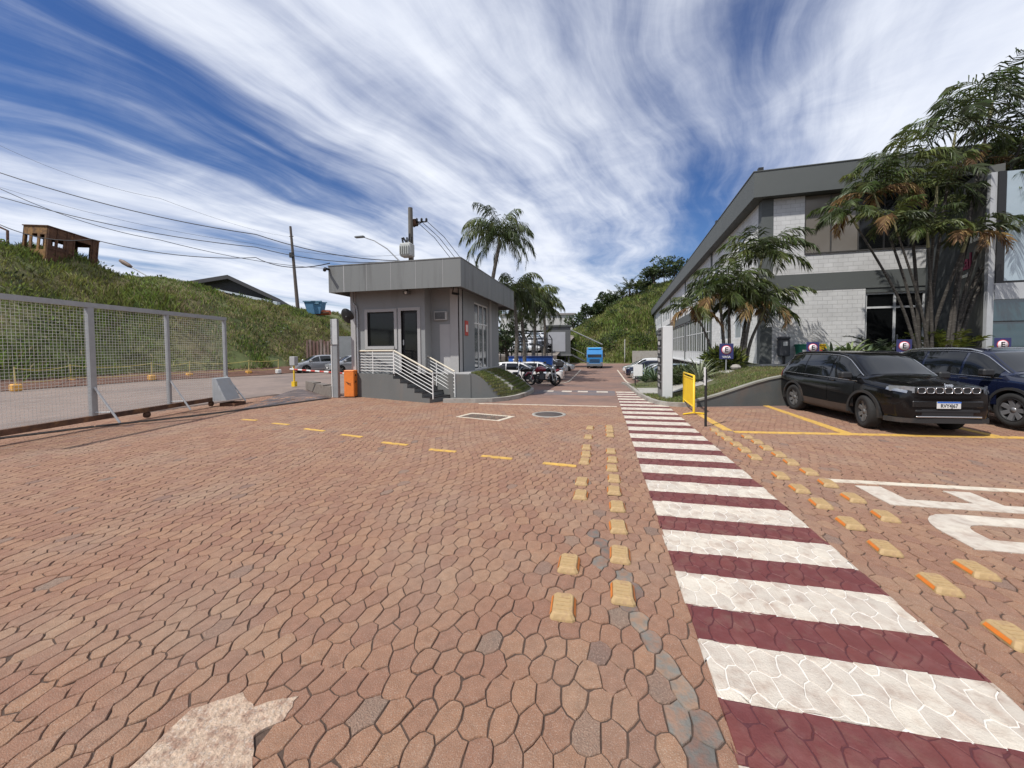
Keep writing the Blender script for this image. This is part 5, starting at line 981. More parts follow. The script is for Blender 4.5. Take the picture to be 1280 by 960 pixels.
# small road-side plate by the bays
ps = g(789, 484); st = thing('small_sign', 'small white notice board on a short black stand by the parked cars', 'sign', (1.45, 17.6, -.05), world=True); MB().box((1.36, 17.58, .55), (1.74, 17.62, 1.05)).build('board', WPAINT, st); MB().box((1.42, 17.58, -.08), (1.46, 17.62, .55)).box((1.42, 17.575, .42), (1.70, 17.625, .48)).build('stand', BLACK, st)
# yellow barrier
yb = thing('pedestrian_barrier', 'yellow slatted pedestrian barrier standing at the end of the crosswalk', 'barrier', (2.45, 11.7, 0), world=True); a, b = Vector((2.42, 12.42, 0)), Vector((2.36, 10.86, 0)); mb = MB(); dd = b-a
mb.tube([a+Vector((0, 0, .04)), a+Vector((0, 0, 1.02)), b+Vector((0, 0, 1.02)), b+Vector((0, 0, .04))], .030, 8); mb.tube([a+Vector((0, 0, .2)), b+Vector((0, 0, .2))], .024, 8); mb.tube([a+Vector((0, 0, .93)), b+Vector((0, 0, .93))], .018, 6); mb.build('frame', YBAR, yb); mb = MB()
for i in range(1, 15): q = a+dd*(i/15); mb.box((q.x-.012, q.y-.012, .2), (q.x+.012, q.y+.012, .93))
mb.build('slats', YBAR, yb)
for q in (a, b): MB().tube([q+Vector((-.28, -.1, .02)), q+Vector((0, 0, .05)), q+Vector((.28, .08, .02))], .022, 6).build('foot', YBAR, yb)
bd = thing('bollard_post', 'thin black post with a white reflective top by the yellow barrier', 'post', (2.26, 9.27, 0), world=True); MB().tube([(2.26, 9.27, 0), (2.255, 9.27, 1.28)], .028, 10).build('pole', BLACK, bd); MB().box((2.215, 9.235, .92), (2.245, 9.285, 1.32)).build('label', WPAINT, bd); MB().box((2.213, 9.238, .97), (2.2155, 9.282, 1.02)).box((2.213, 9.238, 1.10), (2.2155, 9.282, 1.15)).build('label_mark', BLACK, bd)
# parking signs
SGP = mat('sign_pink_white', (.72, .62, .64), .5, .04); SGR = mat('sign_ring_red', (.45, .02, .03), .5, .05)
def psign(label, base, ztop, w=.52, rot=0.0):
    x, y, z0 = base; t = thing('parking_sign', label, 'parking sign', base, rot, 'blue E parking signs'); h_ = w*1.22; zc = ztop-z0-h_*.42
    MB().tube([(0, .03, 0), (0, .03, zc+h_*.3)], .025, 8).build('post', GALV, t); bp_ = MB().box((-w/2, -.008, zc-h_/2), (w/2, .008, zc+h_/2), bev=.006).build('board', NAVYS, t)
    Mr = Matrix.Translation((0, -.009, zc+h_*.09)) @ Matrix.Rotation(R(90), 4, 'X'); MB().lathe([(0, .002), (w*.36, .002), (w*.36, 0)], Mr, 28).build('ring', SGR, bp_); MB().lathe([(0, .004), (w*.31, .004), (w*.31, .001)], Mr, 28).build('disc', SGP, bp_)
    text('E', w*.52, .001, frame((0, -.015, zc+h_*.09), (1, 0, 0), (0, 0, 1)), 'letter', BLACK, bp_, bold=.008); text('VAGA', w*.22, .001, frame((0, -.011, zc-h_*.36), (1, 0, 0), (0, 0, 1)), 'lettering', WPAINT, bp_, bold=.003); return t
def gl_at(px, dep): p = at(px, 440, dep); return (p.x, p.y, float(lawn_z(p.x, p.y)))
q = gl_at(908, 15.6); psign('blue E parking sign on its own post in front of the palms on the lawn', q, at(908, 431, 15.6).z)
q = gl_at(1016, 14.8); psign('blue E parking sign beside the yellow recycling bin', q, at(1016, 429, 14.8).z, .44)
q = gl_at(1130, 13.9); psign('blue E parking sign between the black and navy cars, before the palm clump', q, at(1130, 426, 13.9).z, .47)
q = gl_at(1253, 13.4); psign('blue E parking sign mostly hidden behind the roof of the navy car', q, at(1253, 424, 13.4).z, .47)
# ---------------------------------------------------------------- palms and plants on the lawn
def clump(name, label, base, stems, mats=None, LS=1.2, tmat=BARK):
    """stems: (foot offset, tip world, crown size, fronds)"""
    t = thing(name, label, 'palm tree', base, 0, None, world=True); b = Vector(base)
    for (ox, oy), tip, L, n, kw in stems:
        f = b+Vector((ox, oy, -.15)); tip = Vector(tip); mid = f.lerp(tip, .45)+Vector(((tip.x-f.x)*-.10, (tip.y-f.y)*-.10, .2)); r0 = kw.pop('r', .075); kw.setdefault('hang', .75); kw.setdefault('droop', 1.9); kw.setdefault('dry', .05); kw.setdefault('el', (.25, 1.5))
        trunk(t, [f, mid, tip], r0, r0*.6, tmat, n=8); q = tip+(tip-mid).normalized()*.55; MB().tube([tip-(tip-mid).normalized()*.1, q], [r0*.85, r0*.4], 8).build('crownshaft', BARKG, t)
        crown(t, q, n, L*LS, L*LS*.40, nl=kw.pop('nl', 28), wid=.046, **kw)
    return t
def L3(px, py, dep): return tuple(at(px, py, dep))
def base_at(px, dep, e=-.02): p = at(px, 440, dep); return (p.x, p.y, float(lawn_z(p.x, p.y))+e)
D1 = 16.9
clump('areca_palm', 'left palm clump with three slim trunks in front of the long white side wall', base_at(906, D1), [((0, 0), L3(901, 388, D1), 1.55, 15, dict(el=(.1, 1.45), r=.085)), ((.22, .1), L3(911, 374, D1+.1), 1.7, 16, dict(el=(.2, 1.5), r=.08)), ((-.35, .2), L3(873, 398, D1+.1), 1.25, 9, dict(el=(-.25, 1.2), droop=1.4, dry=.35, r=.06))])
clump('areca_palm', 'taller palm clump leaning right in front of the building corner', base_at(929, D1-.3), [((0, 0), L3(938, 395, D1-.3), 1.6, 15, dict(el=(.1, 1.4), r=.085)), ((.1, .12), L3(951, 398, D1-.2), 1.5, 9, dict(el=(.1, 1.2), r=.08)), ((-.12, .2), L3(949, 338, D1), 1.75, 17, dict(el=(.45, 1.52), droop=1.8, r=.08))])
D2 = 14.6
S2 = []
for px, py, dz, L, n, kw in ((1098, 258, .2, 1.25, 11, dict(dry=.3)), (1134, 228, 0, 1.5, 9, {}), (1170, 252, -.3, 1.35, 9, {}), (1192, 182, 0, 1.6, 10, {}), (1238, 142, .1, 1.7, 11, dict(el=(.4, 1.5))), (1226, 214, .5, 1.35, 8, dict(dry=.2)), (1280, 172, -.2, 1.6, 10, {}), (1290, 206, .3, 1.6, 12, {}), (1071, 283, -.2, 1.0, 8, dict(el=(.1, 1.1), spread=3.6, az0=1.6)), (1248, 300, -.4, 1.15, 9, dict(el=(-.1, .9))), (1300, 232, -.2, 1.5, 11, {}), (1272, 262, -.1, 1.35, 10, {}), (1122, 292, -.5, 1.05, 8, {}), (1160, 306, -.7, 1.0, 8, {}), (1204, 312, -.9, 1.0, 8, {}), (1218, 272, .4, 1.3, 9, {})):
    foot = (random.uniform(-.3, .4)+(px-1160)*.0025+(.45 if px > 1235 else 0), random.uniform(-.35, .35)); S2.append((foot, L3(px, py, D2+dz), L, n, dict(r=random.uniform(.05, .07), **kw)))
clump('areca_palm', 'large dense palm clump with many spreading trunks before the entrance at the right edge', base_at(1158, D2), S2, LS=1.32, tmat=BARKD)
for i, (px, dep, n, L, w, mt_, lab) in enumerate(((874, 15.0, 52, 1.15, .075, AGAVL, 'pale variegated sword-leaved plant between the totem and the parking sign'), (806, 20.5, 40, 1.1, .11, AGAV, 'blue-green agave left of the totem in front of the silver car'), (818, 19.3, 36, .95, .10, AGAV, 'blue-green agave right against the left side of the totem'), (846, 15.8, 34, .75, .09, AGAV, 'dark agave just right of the totem, behind the yellow barrier'), (856, 17.5, 30, .8, .09, AGAV, 'agave in the shade below the white balustrade'))):
    rosette('agave_plant', lab, base_at(px, dep, .03), n, L, w, mt_)
bush('shrub', 'dark feathery shrub at the foot of the left palm clump', base_at(905, 16.3), (.78, .6, .5), 1300, .32, (LEAFY, FRG, LEAFD), wid=.22)
bush('shrub', 'small dark shrub between the totem and the variegated plant', base_at(858, 15.6), (.7, .5, .35), 600, .26, (FRG, FRD), wid=.25)
tag(MB().lathe([(0, 0), (.16, .02), (.2, .1), (.12, .2), (0, .22)], Matrix.Translation((0, 0, 0)), 9, smooth=False).build('stone', KERB, None, (0, 0, 0)), 'pale stone lying in the grass at the foot of the right palm trunks', 'stone'); o = bpy.data.objects['stone']; o.location = base_at(920, 15.4, 0)
for px, dep, n, L, w, m_, lab in ((1040, 15.6, 44, .95, .15, AGAV, 'leafy bromeliad left in the bed behind the black car'), (1062, 15.4, 60, 1.1, .17, mat('bright_leaf', (.17, .22, .085), .5, .2, 3, island=.3), 'bright green bromeliad in the middle of the bed behind the black car'), (1082, 15.8, 44, 1.0, .15, AGAV, 'leafy bromeliad right in the bed behind the black car')):
    b = base_at(px, dep); rosette('bromeliad', lab, (b[0], b[1], b[2]+.25), n, L, w, m_, el=(.05, 1.3), droop=1.0)
t = thing('cycad', 'dark palm-like cycad in front of the entrance door', 'plant', base_at(1100, 16.2), 0, None, world=True); b = Vector(base_at(1100, 16.2)); MB().tube([b, b+Vector((0, 0, .5))], [.16, .12], 8).build('trunk', BARK, t); crown(t, b+Vector((0, 0, .5)), 20, 1.5, .3, (.05, 1.2), 1.2, 26, .035, mats=[FRD, LEAFD, FRG], hang=.2)
t = thing('young_palm', 'yellow-green young palm at the foot of the large palm clump', 'palm tree', base_at(1183, 14.9), 0, None, world=True); b = Vector(base_at(1183, 14.9)); MB().tube([b, b+Vector((0, 0, .4))], [.1, .07], 8).build('trunk', BARKG, t); crown(t, b+Vector((0, 0, .35)), 15, 1.7, .42, (.6, 1.4), .9, 24, .05, mats=[LEAFY, FRG, LEAFY], hang=.3)
# ---------------------------------------------------------------- vehicles
PROF = {
 'suv': dict(L=4.22, H=1.64, W=.875, x=[-1, -.985, -.93, -.82, -.55, -.1, .13, .25, .50, .57, .80, .93, .975, 1], zt=[.60, .70, .86, .955, .995, 1, .985, .945, .70, .66, .625, .60, .585, .56], zs=[.58, .62, .64, .635, .62, .61, .605, .60, .60, .60, .58, .56, .55, .53], w=[.78, .86, .95, .99, 1, 1, 1, 1, 1, 1, .985, .93, .86, .74], wt=[.60, .62, .64, .67, .70, .72, .71, .71, .80, .84, .80, .76, .70, .60], ws=(.255, .51), rw=(-.965, -.835), side=[(-.80, -.42), (-.39, .06), (.09, .46)], axle=(-.60, .60), r=.355, zb=(.24, .20)),
 'hatch': dict(L=4.0, H=1.48, W=.86, x=[-1, -.985, -.92, -.78, -.5, -.1, .10, .22, .54, .62, .82, .94, .98, 1], zt=[.58, .70, .85, .955, .995, 1, .98, .93, .67, .63, .575, .53, .50, .46], zs=[.56, .62, .64, .635, .62, .61, .60, .60, .60, .59, .55, .50, .48, .44], w=[.80, .88, .95, .99, 1, 1, 1, 1, 1, 1, .98, .91, .84, .72], wt=[.60, .62, .65, .68, .70, .71, .70, .70, .80, .84, .78, .70, .64, .56], ws=(.225, .55), rw=(-.965, -.79), side=[(-.74, -.40), (-.37, .05), (.08, .50)], axle=(-.63, .62), r=.31, zb=(.20, .17)),
 'van': dict(L=4.4, H=1.82, W=.90, x=[-1, -.99, -.97, -.9, -.5, -.1, .12, .25, .58, .66, .84, .94, .98, 1], zt=[.90, .95, .975, .995, 1, 1, .985, .94, .64, .59, .52, .47, .45, .42], zs=[.55]*9+[.54, .49, .45, .43, .40], w=[.90, .93, .96, .99, 1, 1, 1, 1, 1, 1, .97, .90, .84, .74], wt=[.80, .82, .82, .82, .82, .80, .78, .76, .82, .85, .78, .70, .64, .56], ws=(.255, .59), rw=(-.999, -.998), side=[(.09, .52)], axle=(-.62, .62), r=.32, zb=(.20, .18))}
def carpaint(name, col, metal=.0): return mat(name, col, .12, .03, 2, metal=metal, coat=1.0)
PW_, PSI, PDK, PBL, PNV = carpaint('white_car_paint', (.66, .66, .65)), carpaint('silver_car_paint', (.30, .31, .325), .2), carpaint('black_car_paint', (.004, .004, .0045)), carpaint('grey_blue_car_paint', (.20, .25, .28), .4), carpaint('navy_car_paint', (.006, .009, .026))
PDK.node_tree.nodes['Principled BSDF'].inputs['Coat Weight'].default_value = .22; PDK.node_tree.nodes['Principled BSDF'].inputs['Specular IOR Level'].default_value = .3
CARG = glassmat('car_glass', (.006, .007, .008), .03, .5, .25); CHROME = mat('chrome_trim', (.55, .55, .55), .2, .03, metal=.9); LENS = mat('headlight_lens', (.26, .28, .30), .12, .3, 20, coat=.8, metal=.4); RIM = mat('alloy_rim', (.15, .148, .145), .4, .08, metal=.3); TAIL = mat('tail_light', (.25, .01, .01), .25, .1, coat=.5); CLAD = mat('dark_cladding', (.02, .0195, .019), .6, .1, 6, dirt=((.075, .05, .035), 2.5, .8))
def boolcut(o, cyls):
    cut = MB()
    for M, r, d in cyls: cut.lathe([(0, -d), (r, -d), (r, d), (0, d)], M, 28, smooth=False)
    c = cut.build('cutter', BLACK); bm = bmesh.new(); bm.from_mesh(c.data); bmesh.ops.remove_doubles(bm, verts=bm.verts, dist=1e-5); bmesh.ops.recalc_face_normals(bm, faces=bm.faces); bm.to_mesh(c.data); bm.free()
    c.parent = o.parent
    md = o.modifiers.new('cut', 'BOOLEAN'); md.object = c; md.operation = 'DIFFERENCE'; md.solver = 'EXACT'; dg = bpy.context.evaluated_depsgraph_get(); dg.update(); me = bpy.data.meshes.new_from_object(o.evaluated_get(dg)); o.modifiers.clear(); old = o.data; o.data = me; bpy.data.meshes.remove(old); bpy.data.objects.remove(c)
def vehicle(name, label, kind, paint, loc, rotz, cat='car', group=None, detail=False, rim=RIM, roof_rails=False, steer=0.0, tilt=0.0):
    p = PROF[kind]; hl = p['L']/2; H_, W_ = p['H'], p['W']; X = np.array(p['x'])*hl
    t = thing(name, label, cat, loc, rotz, group); t.rotation_euler = (0, tilt, rotz)
    N_ = 72 if detail else 44; u = np.linspace(0, 1, N_); xs_ = hl*np.sin((u-.5)*math.pi)*.55+hl*(2*u-1)*.45
    def prof(v, k=2):
        y = np.interp(xs_, X, v)
        for _ in range(k): y[1:-1] = .25*y[:-2]+.5*y[1:-1]+.25*y[2:]
        return y
    zt = prof(np.array(p['zt'])*H_); zs = np.minimum(prof(np.array(p['zs'])*H_), zt-.035); w = prof(np.array(p['w'])*W_); wt = prof(np.array(p['wt'])*W_); zb = np.interp(np.abs(xs_), [0, hl*.8, hl], [p['zb'][1], p['zb'][1]+.02, p['zb'][0]+.06])
    def ring(i):
        a, b, c, d, e = zb[i], zs[i], zt[i], w[i], wt[i]; h_ = b-a
        return np.array([(0, a), (.80*d, a), (.955*d, a+.06), (d*.995, a+.30*h_), (d*1.0, a+.72*h_), (d*.985, a+.90*h_), (d*.955, b), (lerp(d*.955, e, .5)+.018, lerp(b, c, .5)), (e, c-min(.055, .35*(c-b))), (e*.90, c-min(.018, .12*(c-b))), (e*.5, c), (0, c+.006)])
    RG = np.array([ring(i) for i in range(N_)])     # (N,12,2)
    def surf(x, s_, sg=1, off=0.0):
        def P(xx, ss):
            f = np.interp(xx, xs_, np.arange(N_)); i = int(min(f, N_-2)); q = f-i; r = RG[i]*(1-q)+RG[i+1]*q; j = int(min(max(ss, 0), 10.999)); k = ss-j; yz = r[j]*(1-k)+r[j+1]*k; return Vector((xx, sg*yz[0], yz[1]))
        a = P(x, s_)
        if off:
            dx = P(min(x+.02, hl), s_)-P(max(x-.02, -hl), s_); ds = P(x, min(s_+.06, 11))-P(x, max(s_-.06, 0)); n_ = dx.cross(ds)
            if n_.length > 1e-9: n_.normalize(); n_ = n_*(1 if sg > 0 else -1); n_ = -n_ if (n_.dot(Vector((0, a.y, a.z-H_*.4))) < 0) else n_; a = a+n_*off
        return a
    def patch(mb, x0, x1, s0, s1, sg, off=.005, nx=8, ns=4, m=0, xf=None):
        vs = [];
        for i in range(nx+1):
            for j in range(ns+1):
                s_ = lerp(s0, s1, j/ns); xx = lerp(x0, x1, i/nx)
                if xf: xx += xf(s_)
                vs.append(surf(xx, s_, sg, off))
        fs = [(i*(ns+1)+j, (i+1)*(ns+1)+j, (i+1)*(ns+1)+j+1, i*(ns+1)+j+1) for i in range(nx) for j in range(ns)]; mb.add(vs, [f if sg > 0 else f[::-1] for f in fs], m, True); return mb
    body = MB(); n = 22; vs = []
    for i in range(N_):
        for j in range(12): vs.append((xs_[i], RG[i, j, 0], RG[i, j, 1]))
        for j in range(10, 0, -1): vs.append((xs_[i], -RG[i, j, 0], RG[i, j, 1]))
    fs = [(i*n+j, (i+1)*n+j, (i+1)*n+(j+1) % n, i*n+(j+1) % n) for i in range(N_-1) for j in range(n)]; fs = [f[::-1] for f in fs] ; fs += [tuple(range(n-1, -1, -1)), tuple((N_-1)*n+j for j in range(n))]
    body.add(vs, fs, 0, True); bo_ = body.build('body', [paint, CLAD, BLACK], t)
    bm = bmesh.new(); bm.from_mesh(bo_.data); bmesh.ops.recalc_face_normals(bm, faces=bm.faces); bm.to_mesh(bo_.data); bm.free()
    ra = p['r']; ax = [q*hl for q in p['axle']]; ty = W_-.115
    boolcut(bo_, [(Matrix.Translation((a, sg*(W_-.05), ra)) @ Matrix.Rotation(R(90), 4, 'X'), ra*1.16, .24) for a in ax for sg in (-1, 1)])
    me = bo_.data; C_ = np.zeros(len(me.polygons)*3); me.polygons.foreach_get('center', C_); C_ = C_.reshape(-1, 3); mi = np.zeros(len(C_), np.int32); mi[C_[:, 2] < p['zb'][1]+.13] = 1
    for a in ax: mi[(np.hypot(C_[:, 0]-a, C_[:, 2]-ra) < ra*1.17) & (np.abs(C_[:, 1]) < W_-.012)] = 2
    me.polygons.foreach_set('material_index', mi); me.polygons.foreach_set('use_smooth', np.ones(len(C_), bool)); me.set_sharp_from_angle(angle=R(38)); me.update()
    for sg in (-1, 1):
        for k, (a, b) in enumerate(p['side']):
            wn = MB(); patch(wn, a*hl, b*hl, 6.12, 7.85, sg, .006, 10, 4); wn.build('window', CARG, t)
    wn = MB(); vs = []; nx = 10
    def topstrip(x0, x1, nm):
        mb = MB(); vs = []
        for i in range(nx+1):
            x = lerp(x0, x1, i/nx)
            for sg, s_ in ((1, 8.45), (1, 9.3), (1, 10.2), (1, 11), (-1, 10.2), (-1, 9.3), (-1, 8.45)): vs.append(surf(x, s_, sg, .007))
        mb.add(vs, [(i*7+j, i*7+j+1, (i+1)*7+j+1, (i+1)*7+j) for i in range(nx) for j in range(6)], 0, True); return mb.build(nm, CARG, t)
    topstrip(p['ws'][0]*hl, p['ws'][1]*hl, 'windscreen')
    if p['rw'][1]-p['rw'][0] > .05: topstrip(p['rw'][0]*hl, p['rw'][1]*hl, 'rear_window')
    spokes = 5 if not detail else 7
    for a in ax:
        for sg in (-1, 1):
            Mw = Matrix.Translation((a, sg*ty, ra)) @ Matrix.Rotation(steer if a > 0 else 0, 4, 'Z') @ Matrix.Rotation(R(-90*sg), 4, 'X'); wh_ = MB().lathe([(ra*.62, -.10), (ra*.93, -.105), (ra, -.07), (ra, .07), (ra*.94, .108), (ra*.70, .11), (ra*.66, .085)], Mw, 28).build('wheel', RUBBER, t)
            rm = MB().lathe([(0, .02), (ra*.60, .02), (ra*.66, .09), (ra*.70, .104), (ra*.645, .110), (ra*.60, .06)], Mw, 24, 1)
            for k in range(spokes):
                Ms = Mw @ Matrix.Rotation(6.2832*k/spokes, 4, 'Z'); rm.add([Ms @ Vector(v) for v in ((.02, -.035, .065), (ra*.63, -.045, .088), (ra*.63, .045, .088), (.02, .035, .065), (.02, -.04, .03), (ra*.63, -.05, .05), (ra*.63, .05, .05), (.02, .04, .03))], [(0, 1, 2, 3), (0, 4, 5, 1), (2, 6, 7, 3)], 0)
            rm.lathe([(0, .082), (.055, .078), (.06, .05)], Mw, 12, 0); rm.build('rim', [rim, BLACK], wh_)
            if detail: arch = MB(); k_ = 16; vs = [];
            if detail:
                for i in range(k_+1):
                    th = lerp(R(-8), R(188), i/k_)
                    for rr, yy in ((ra*1.155, W_-.06), (ra*1.155, W_+.016), (ra*1.31, W_+.012), (ra*1.31, W_-.06)): vs.append((a+rr*math.cos(th), sg*yy, ra+rr*math.sin(th)))
                arch.add(vs, [(i*4+j, i*4+j+1, (i+1)*4+j+1, (i+1)*4+j) for i in range(k_) for j in range(3)], 0); arch.build('wheel_arch', CLAD, t)
    for sg in (-1, 1):
        hx = hl*.93; h0 = MB(); patch(h0, hl*.85, hl*.988, 4.75 if kind != 'suv' else 5.25, 6.3 if kind != 'suv' else 6.1, sg, .006, 8, 3); h0.build('headlight', LENS, t)
        tl = MB(); patch(tl, -hl*.99, -hl*.90, 4.6, 6.2, sg, .006, 5, 3); tl.build('tail_light', TAIL, t)
        mx_ = p['ws'][1]*hl*.80; sp_ = surf(mx_, 6.2, sg); mm = MB().box((-.07, -.11, -.07), (.09, .11, .08), M=Matrix.Translation(sp_+Vector((0, sg*.14, .09))), bev=.03); mm.tube([sp_, sp_+Vector((0, sg*.1, .05))], .03, 6); mm.build('mirror', paint if not detail else BLACK, t)
    fr_x = hl+.004
    MB().box((fr_x-.03, -.5*W_, p['zb'][0]+.16), (fr_x, .5*W_, p['zb'][0]+.30), bev=.01).build('grille', BLACK, t)
    if not detail: MB().box((fr_x, -.2, p['zb'][0]+.2), (fr_x+.01, .2, p['zb'][0]+.31)).build('number_plate', WPAINT, t)
    if detail or roof_rails:
        for sg in (-1, 1):
            pts = [surf(x*hl, 8.4, sg, .03) for x in np.linspace(-.78, .16, 12)]; pts[0] = surf(-.8*hl, 8.4, sg, .0); pts[-1] = surf(.19*hl, 8.4, sg, .0); MB().tube(pts, .017 if not roof_rails else .026, 7).build('roof_rail', CHROME if roof_rails else BLACK, t)
    if detail:
        for sg in (-1, 1):
            for x0, x1 in ((-.385, .06), (.075, .47)):
                d_ = MB(); patch(d_, x0*hl, x1*hl, 2.9, 5.95, sg, .004, 8, 8); d_ = d_.build('door', paint, t); hp = surf((x0+.06)*hl if sg else 0, 5.55, sg, .02); MB().box((-.09, -.012, -.015), (.09, .012, .015), M=Matrix.Translation(hp), bev=.008).build('handle', paint, d_)
            tr_ = MB(); pts = [surf(x*hl, 6.06, sg, .008) for x in np.linspace(-.84, .50, 22)]; tr_.tube(pts, .007, 5); pts = [surf(x*hl, 7.93, sg, .008) for x in np.linspace(-.80, .50, 24)]; tr_.tube(pts, .009, 5); tr_.build('window_trim', CHROME, t)
            sl2 = MB(); patch(sl2, -.40*hl, .40*hl, 1.9, 3.0, sg, .008, 8, 4); sl2.build('sill_cladding', mat('dusty_cladding', (.06, .042, .032), .8, .2, 4), t)
    return t, surf, hl
jp, surf, hl = vehicle('parked_suv', 'black compact SUV with seven chrome grille rings parked nose towards the camera', 'suv', PDK, (6.225, 11.086, 0), R(-84.5), detail=True, steer=R(-14))
fx = hl+.005
gb = MB().box((fx-.05, -.56, .83), (fx+.004, .56, .965), bev=.02).build('grille', BLACK, jp) ; mb = MB()
for i in range(7):
    y = (i-3)*.152; Mg = Matrix.Translation((fx+.012, y, .897)) @ Matrix.Rotation(R(90), 4, 'Y'); pr_ = []
    k_ = 20; vs = []
    for j in range(k_):
        a = 2*math.pi*j/k_; cx_q = abs(math.cos(a))**.55*math.copysign(1, math.cos(a)); sy_q = abs(math.sin(a))**.55*math.copysign(1, math.sin(a))
        for rr, dz in ((1.0, 0), (1.0, .016), (.88, .016), (.86, 0)): vs.append((fx+.002+dz, y+sy_q*.070*rr, .897+cx_q*.058*rr))
    mb.add(vs, [(j*4+q, ((j+1) % k_)*4+q, ((j+1) % k_)*4+q+1, j*4+q+1) for j in range(k_) for q in range(3)], 0, True)
mb.build('grille_ring', CHROME, gb)
for sg in (-1, 1):
    MB().add([(fx-.10, sg*.57, .845), (fx-.02, sg*.585, .845), (fx-.02, sg*.585, .96), (fx-.10, sg*.57, .97), (fx+.012, sg*.575, .85), (fx-.24, sg*.83, .87), (fx-.25, sg*.83, .975), (fx+.008, sg*.575, .965), (fx-.06, sg*.70, .85), (fx-.055, sg*.70, .978)], [(4, 8, 9, 7), (8, 5, 6, 9)] if sg > 0 else [(7, 9, 8, 4), (9, 6, 5, 8)], 0).build('headlight', LENS, jp)
def plan(o, w): return [(fx-.30, -w-.02), (fx-.16, -w+.035), (fx-.05, -w+.12), (fx+.0+o, -w+.30), (fx+.012+o, -.2), (fx+.012+o, .2), (fx+.0+o, w-.30), (fx-.05, w-.12), (fx-.16, w-.035), (fx-.30, w+.02)]
mb = MB(); mb.prism(plan(.012, .86), .27, .36); mb.build('bumper', CLAD, jp)
MB().box((fx-.05, -.55, .46), (fx+.006, .55, .53), bev=.02).build('lower_intake', BLACK, jp); MB().prism(plan(.004, .84), .74, .775).build('grille_ledge', PDK, jp); MB().box((fx-.05, -.60, .56), (fx+.008, .60, .70), bev=.02).build('upper_intake', mat('gloss_black', (.006, .006, .006), .25, .05, coat=.5), jp)
MB().box((fx+.015, -.55, .375), (fx+.035, .55, .405), bev=.008).build('chrome_strip', CHROME, jp)
pl = MB().box((fx+.012, -.2, .55), (fx+.026, .2, .685), bev=.005).build('number_plate', WPAINT, jp); MB().box((fx+.0262, -.2, .657), (fx+.028, .2, .685)).build('plate_band', BLUEP, pl)
text('RVY4J67', .098, .001, frame((fx+.0275, 0, .603), (0, 1, 0), (0, 0, 1)), 'plate_characters', BLACK, pl, bold=.002, sx=.82)
text('Jeep', .085, .004, frame((fx+.004, .0, 1.0), (0, 1, 0), (-.35, 0, 1)), 'badge', CHROME, jp, bold=.003)
for sg in (-1, 1): MB().tube([(fx-.14, sg*.62, .66), (fx-.03, sg*.60, .66)], [.05, .045], 12).build('fog_lamp', LENS, jp)
MB().tube([surf(-.62*hl, 10.9, 1, .0), surf(-.66*hl, 10.9, 1, .08), surf(-.74*hl, 10.9, 1, .02)], .02, 6).build('roof_fin', BLACK, jp)
vehicle('parked_suv', 'dark navy SUV with silver roof rails cut off by the right edge of the photo', 'suv', PNV, (8.98, 11.35, 0.06), R(-85), detail=True, roof_rails=True, rim=mat('bright_rim', (.24, .24, .25), .3, .05, metal=.5))
# row on the right side of the road, noses to the road
for y, kind, pt, lab in ((29.6, 'hatch', PBL, 'grey-blue hatchback, nearest car of the row beside the totem'), (32.4, 'hatch', PW_, 'white hatchback, second car of the row behind the totem'), (35.3, 'hatch', PSI, 'silver hatchback, third car of the row behind the totem'), (38.3, 'suv', PNV, 'dark blue SUV, fourth car of the row behind the totem'), (41.4, 'van', PW_, 'white van-like car, fifth of the row behind the totem'), (44.8, 'hatch', PW_, 'white hatchback, farthest car of the row behind the totem')):
    vehicle('parked_car', lab, kind, pt, (2.35+PROF[kind]['L']/2+random.uniform(-.1, .2), y, float(road_z(4, y))-.02), R(180+random.uniform(-2, 2)), group='cars parked along the right of the road')
wc = None
for x, y, kind, pt, lab in ((-5.6, 26.2, 'hatch', PW_, 'white hatchback mostly hidden behind the motorcycles'), (-5.0, 30.2, 'suv', PW_, 'white SUV parked right behind the red motorcycle'), (-5.3, 34.2, 'hatch', PW_, 'white hatchback, second behind the white SUV on the left of the road'), (-5.7, 38.2, 'suv', PSI, 'silver SUV between the white hatchback and the white van'), (-6.0, 44.5, 'van', PW_, 'white panel van in front of the grey cabin on stilts'), (-5.3, 49.0, 'hatch', PW_, 'white hatchback between the white van and the blue truck')):
    vehicle('parked_car', lab, kind, pt, (x, y, float(road_z(x, y))-.02), R(random.uniform(-3, 3)), group='cars parked along the left of the road')
cp_ = at(398, 464, 33.0); vehicle('parked_car', 'silver hatchback parked below the bank left of the booth', 'hatch', PSI, (cp_.x, cp_.y, -.03), R(240))
cp_ = at(441, 464, 32.0); vehicle('parked_car', 'pale silver car half hidden behind the gate post and railing', 'hatch', PSI, (cp_.x, cp_.y, -.03), R(236))
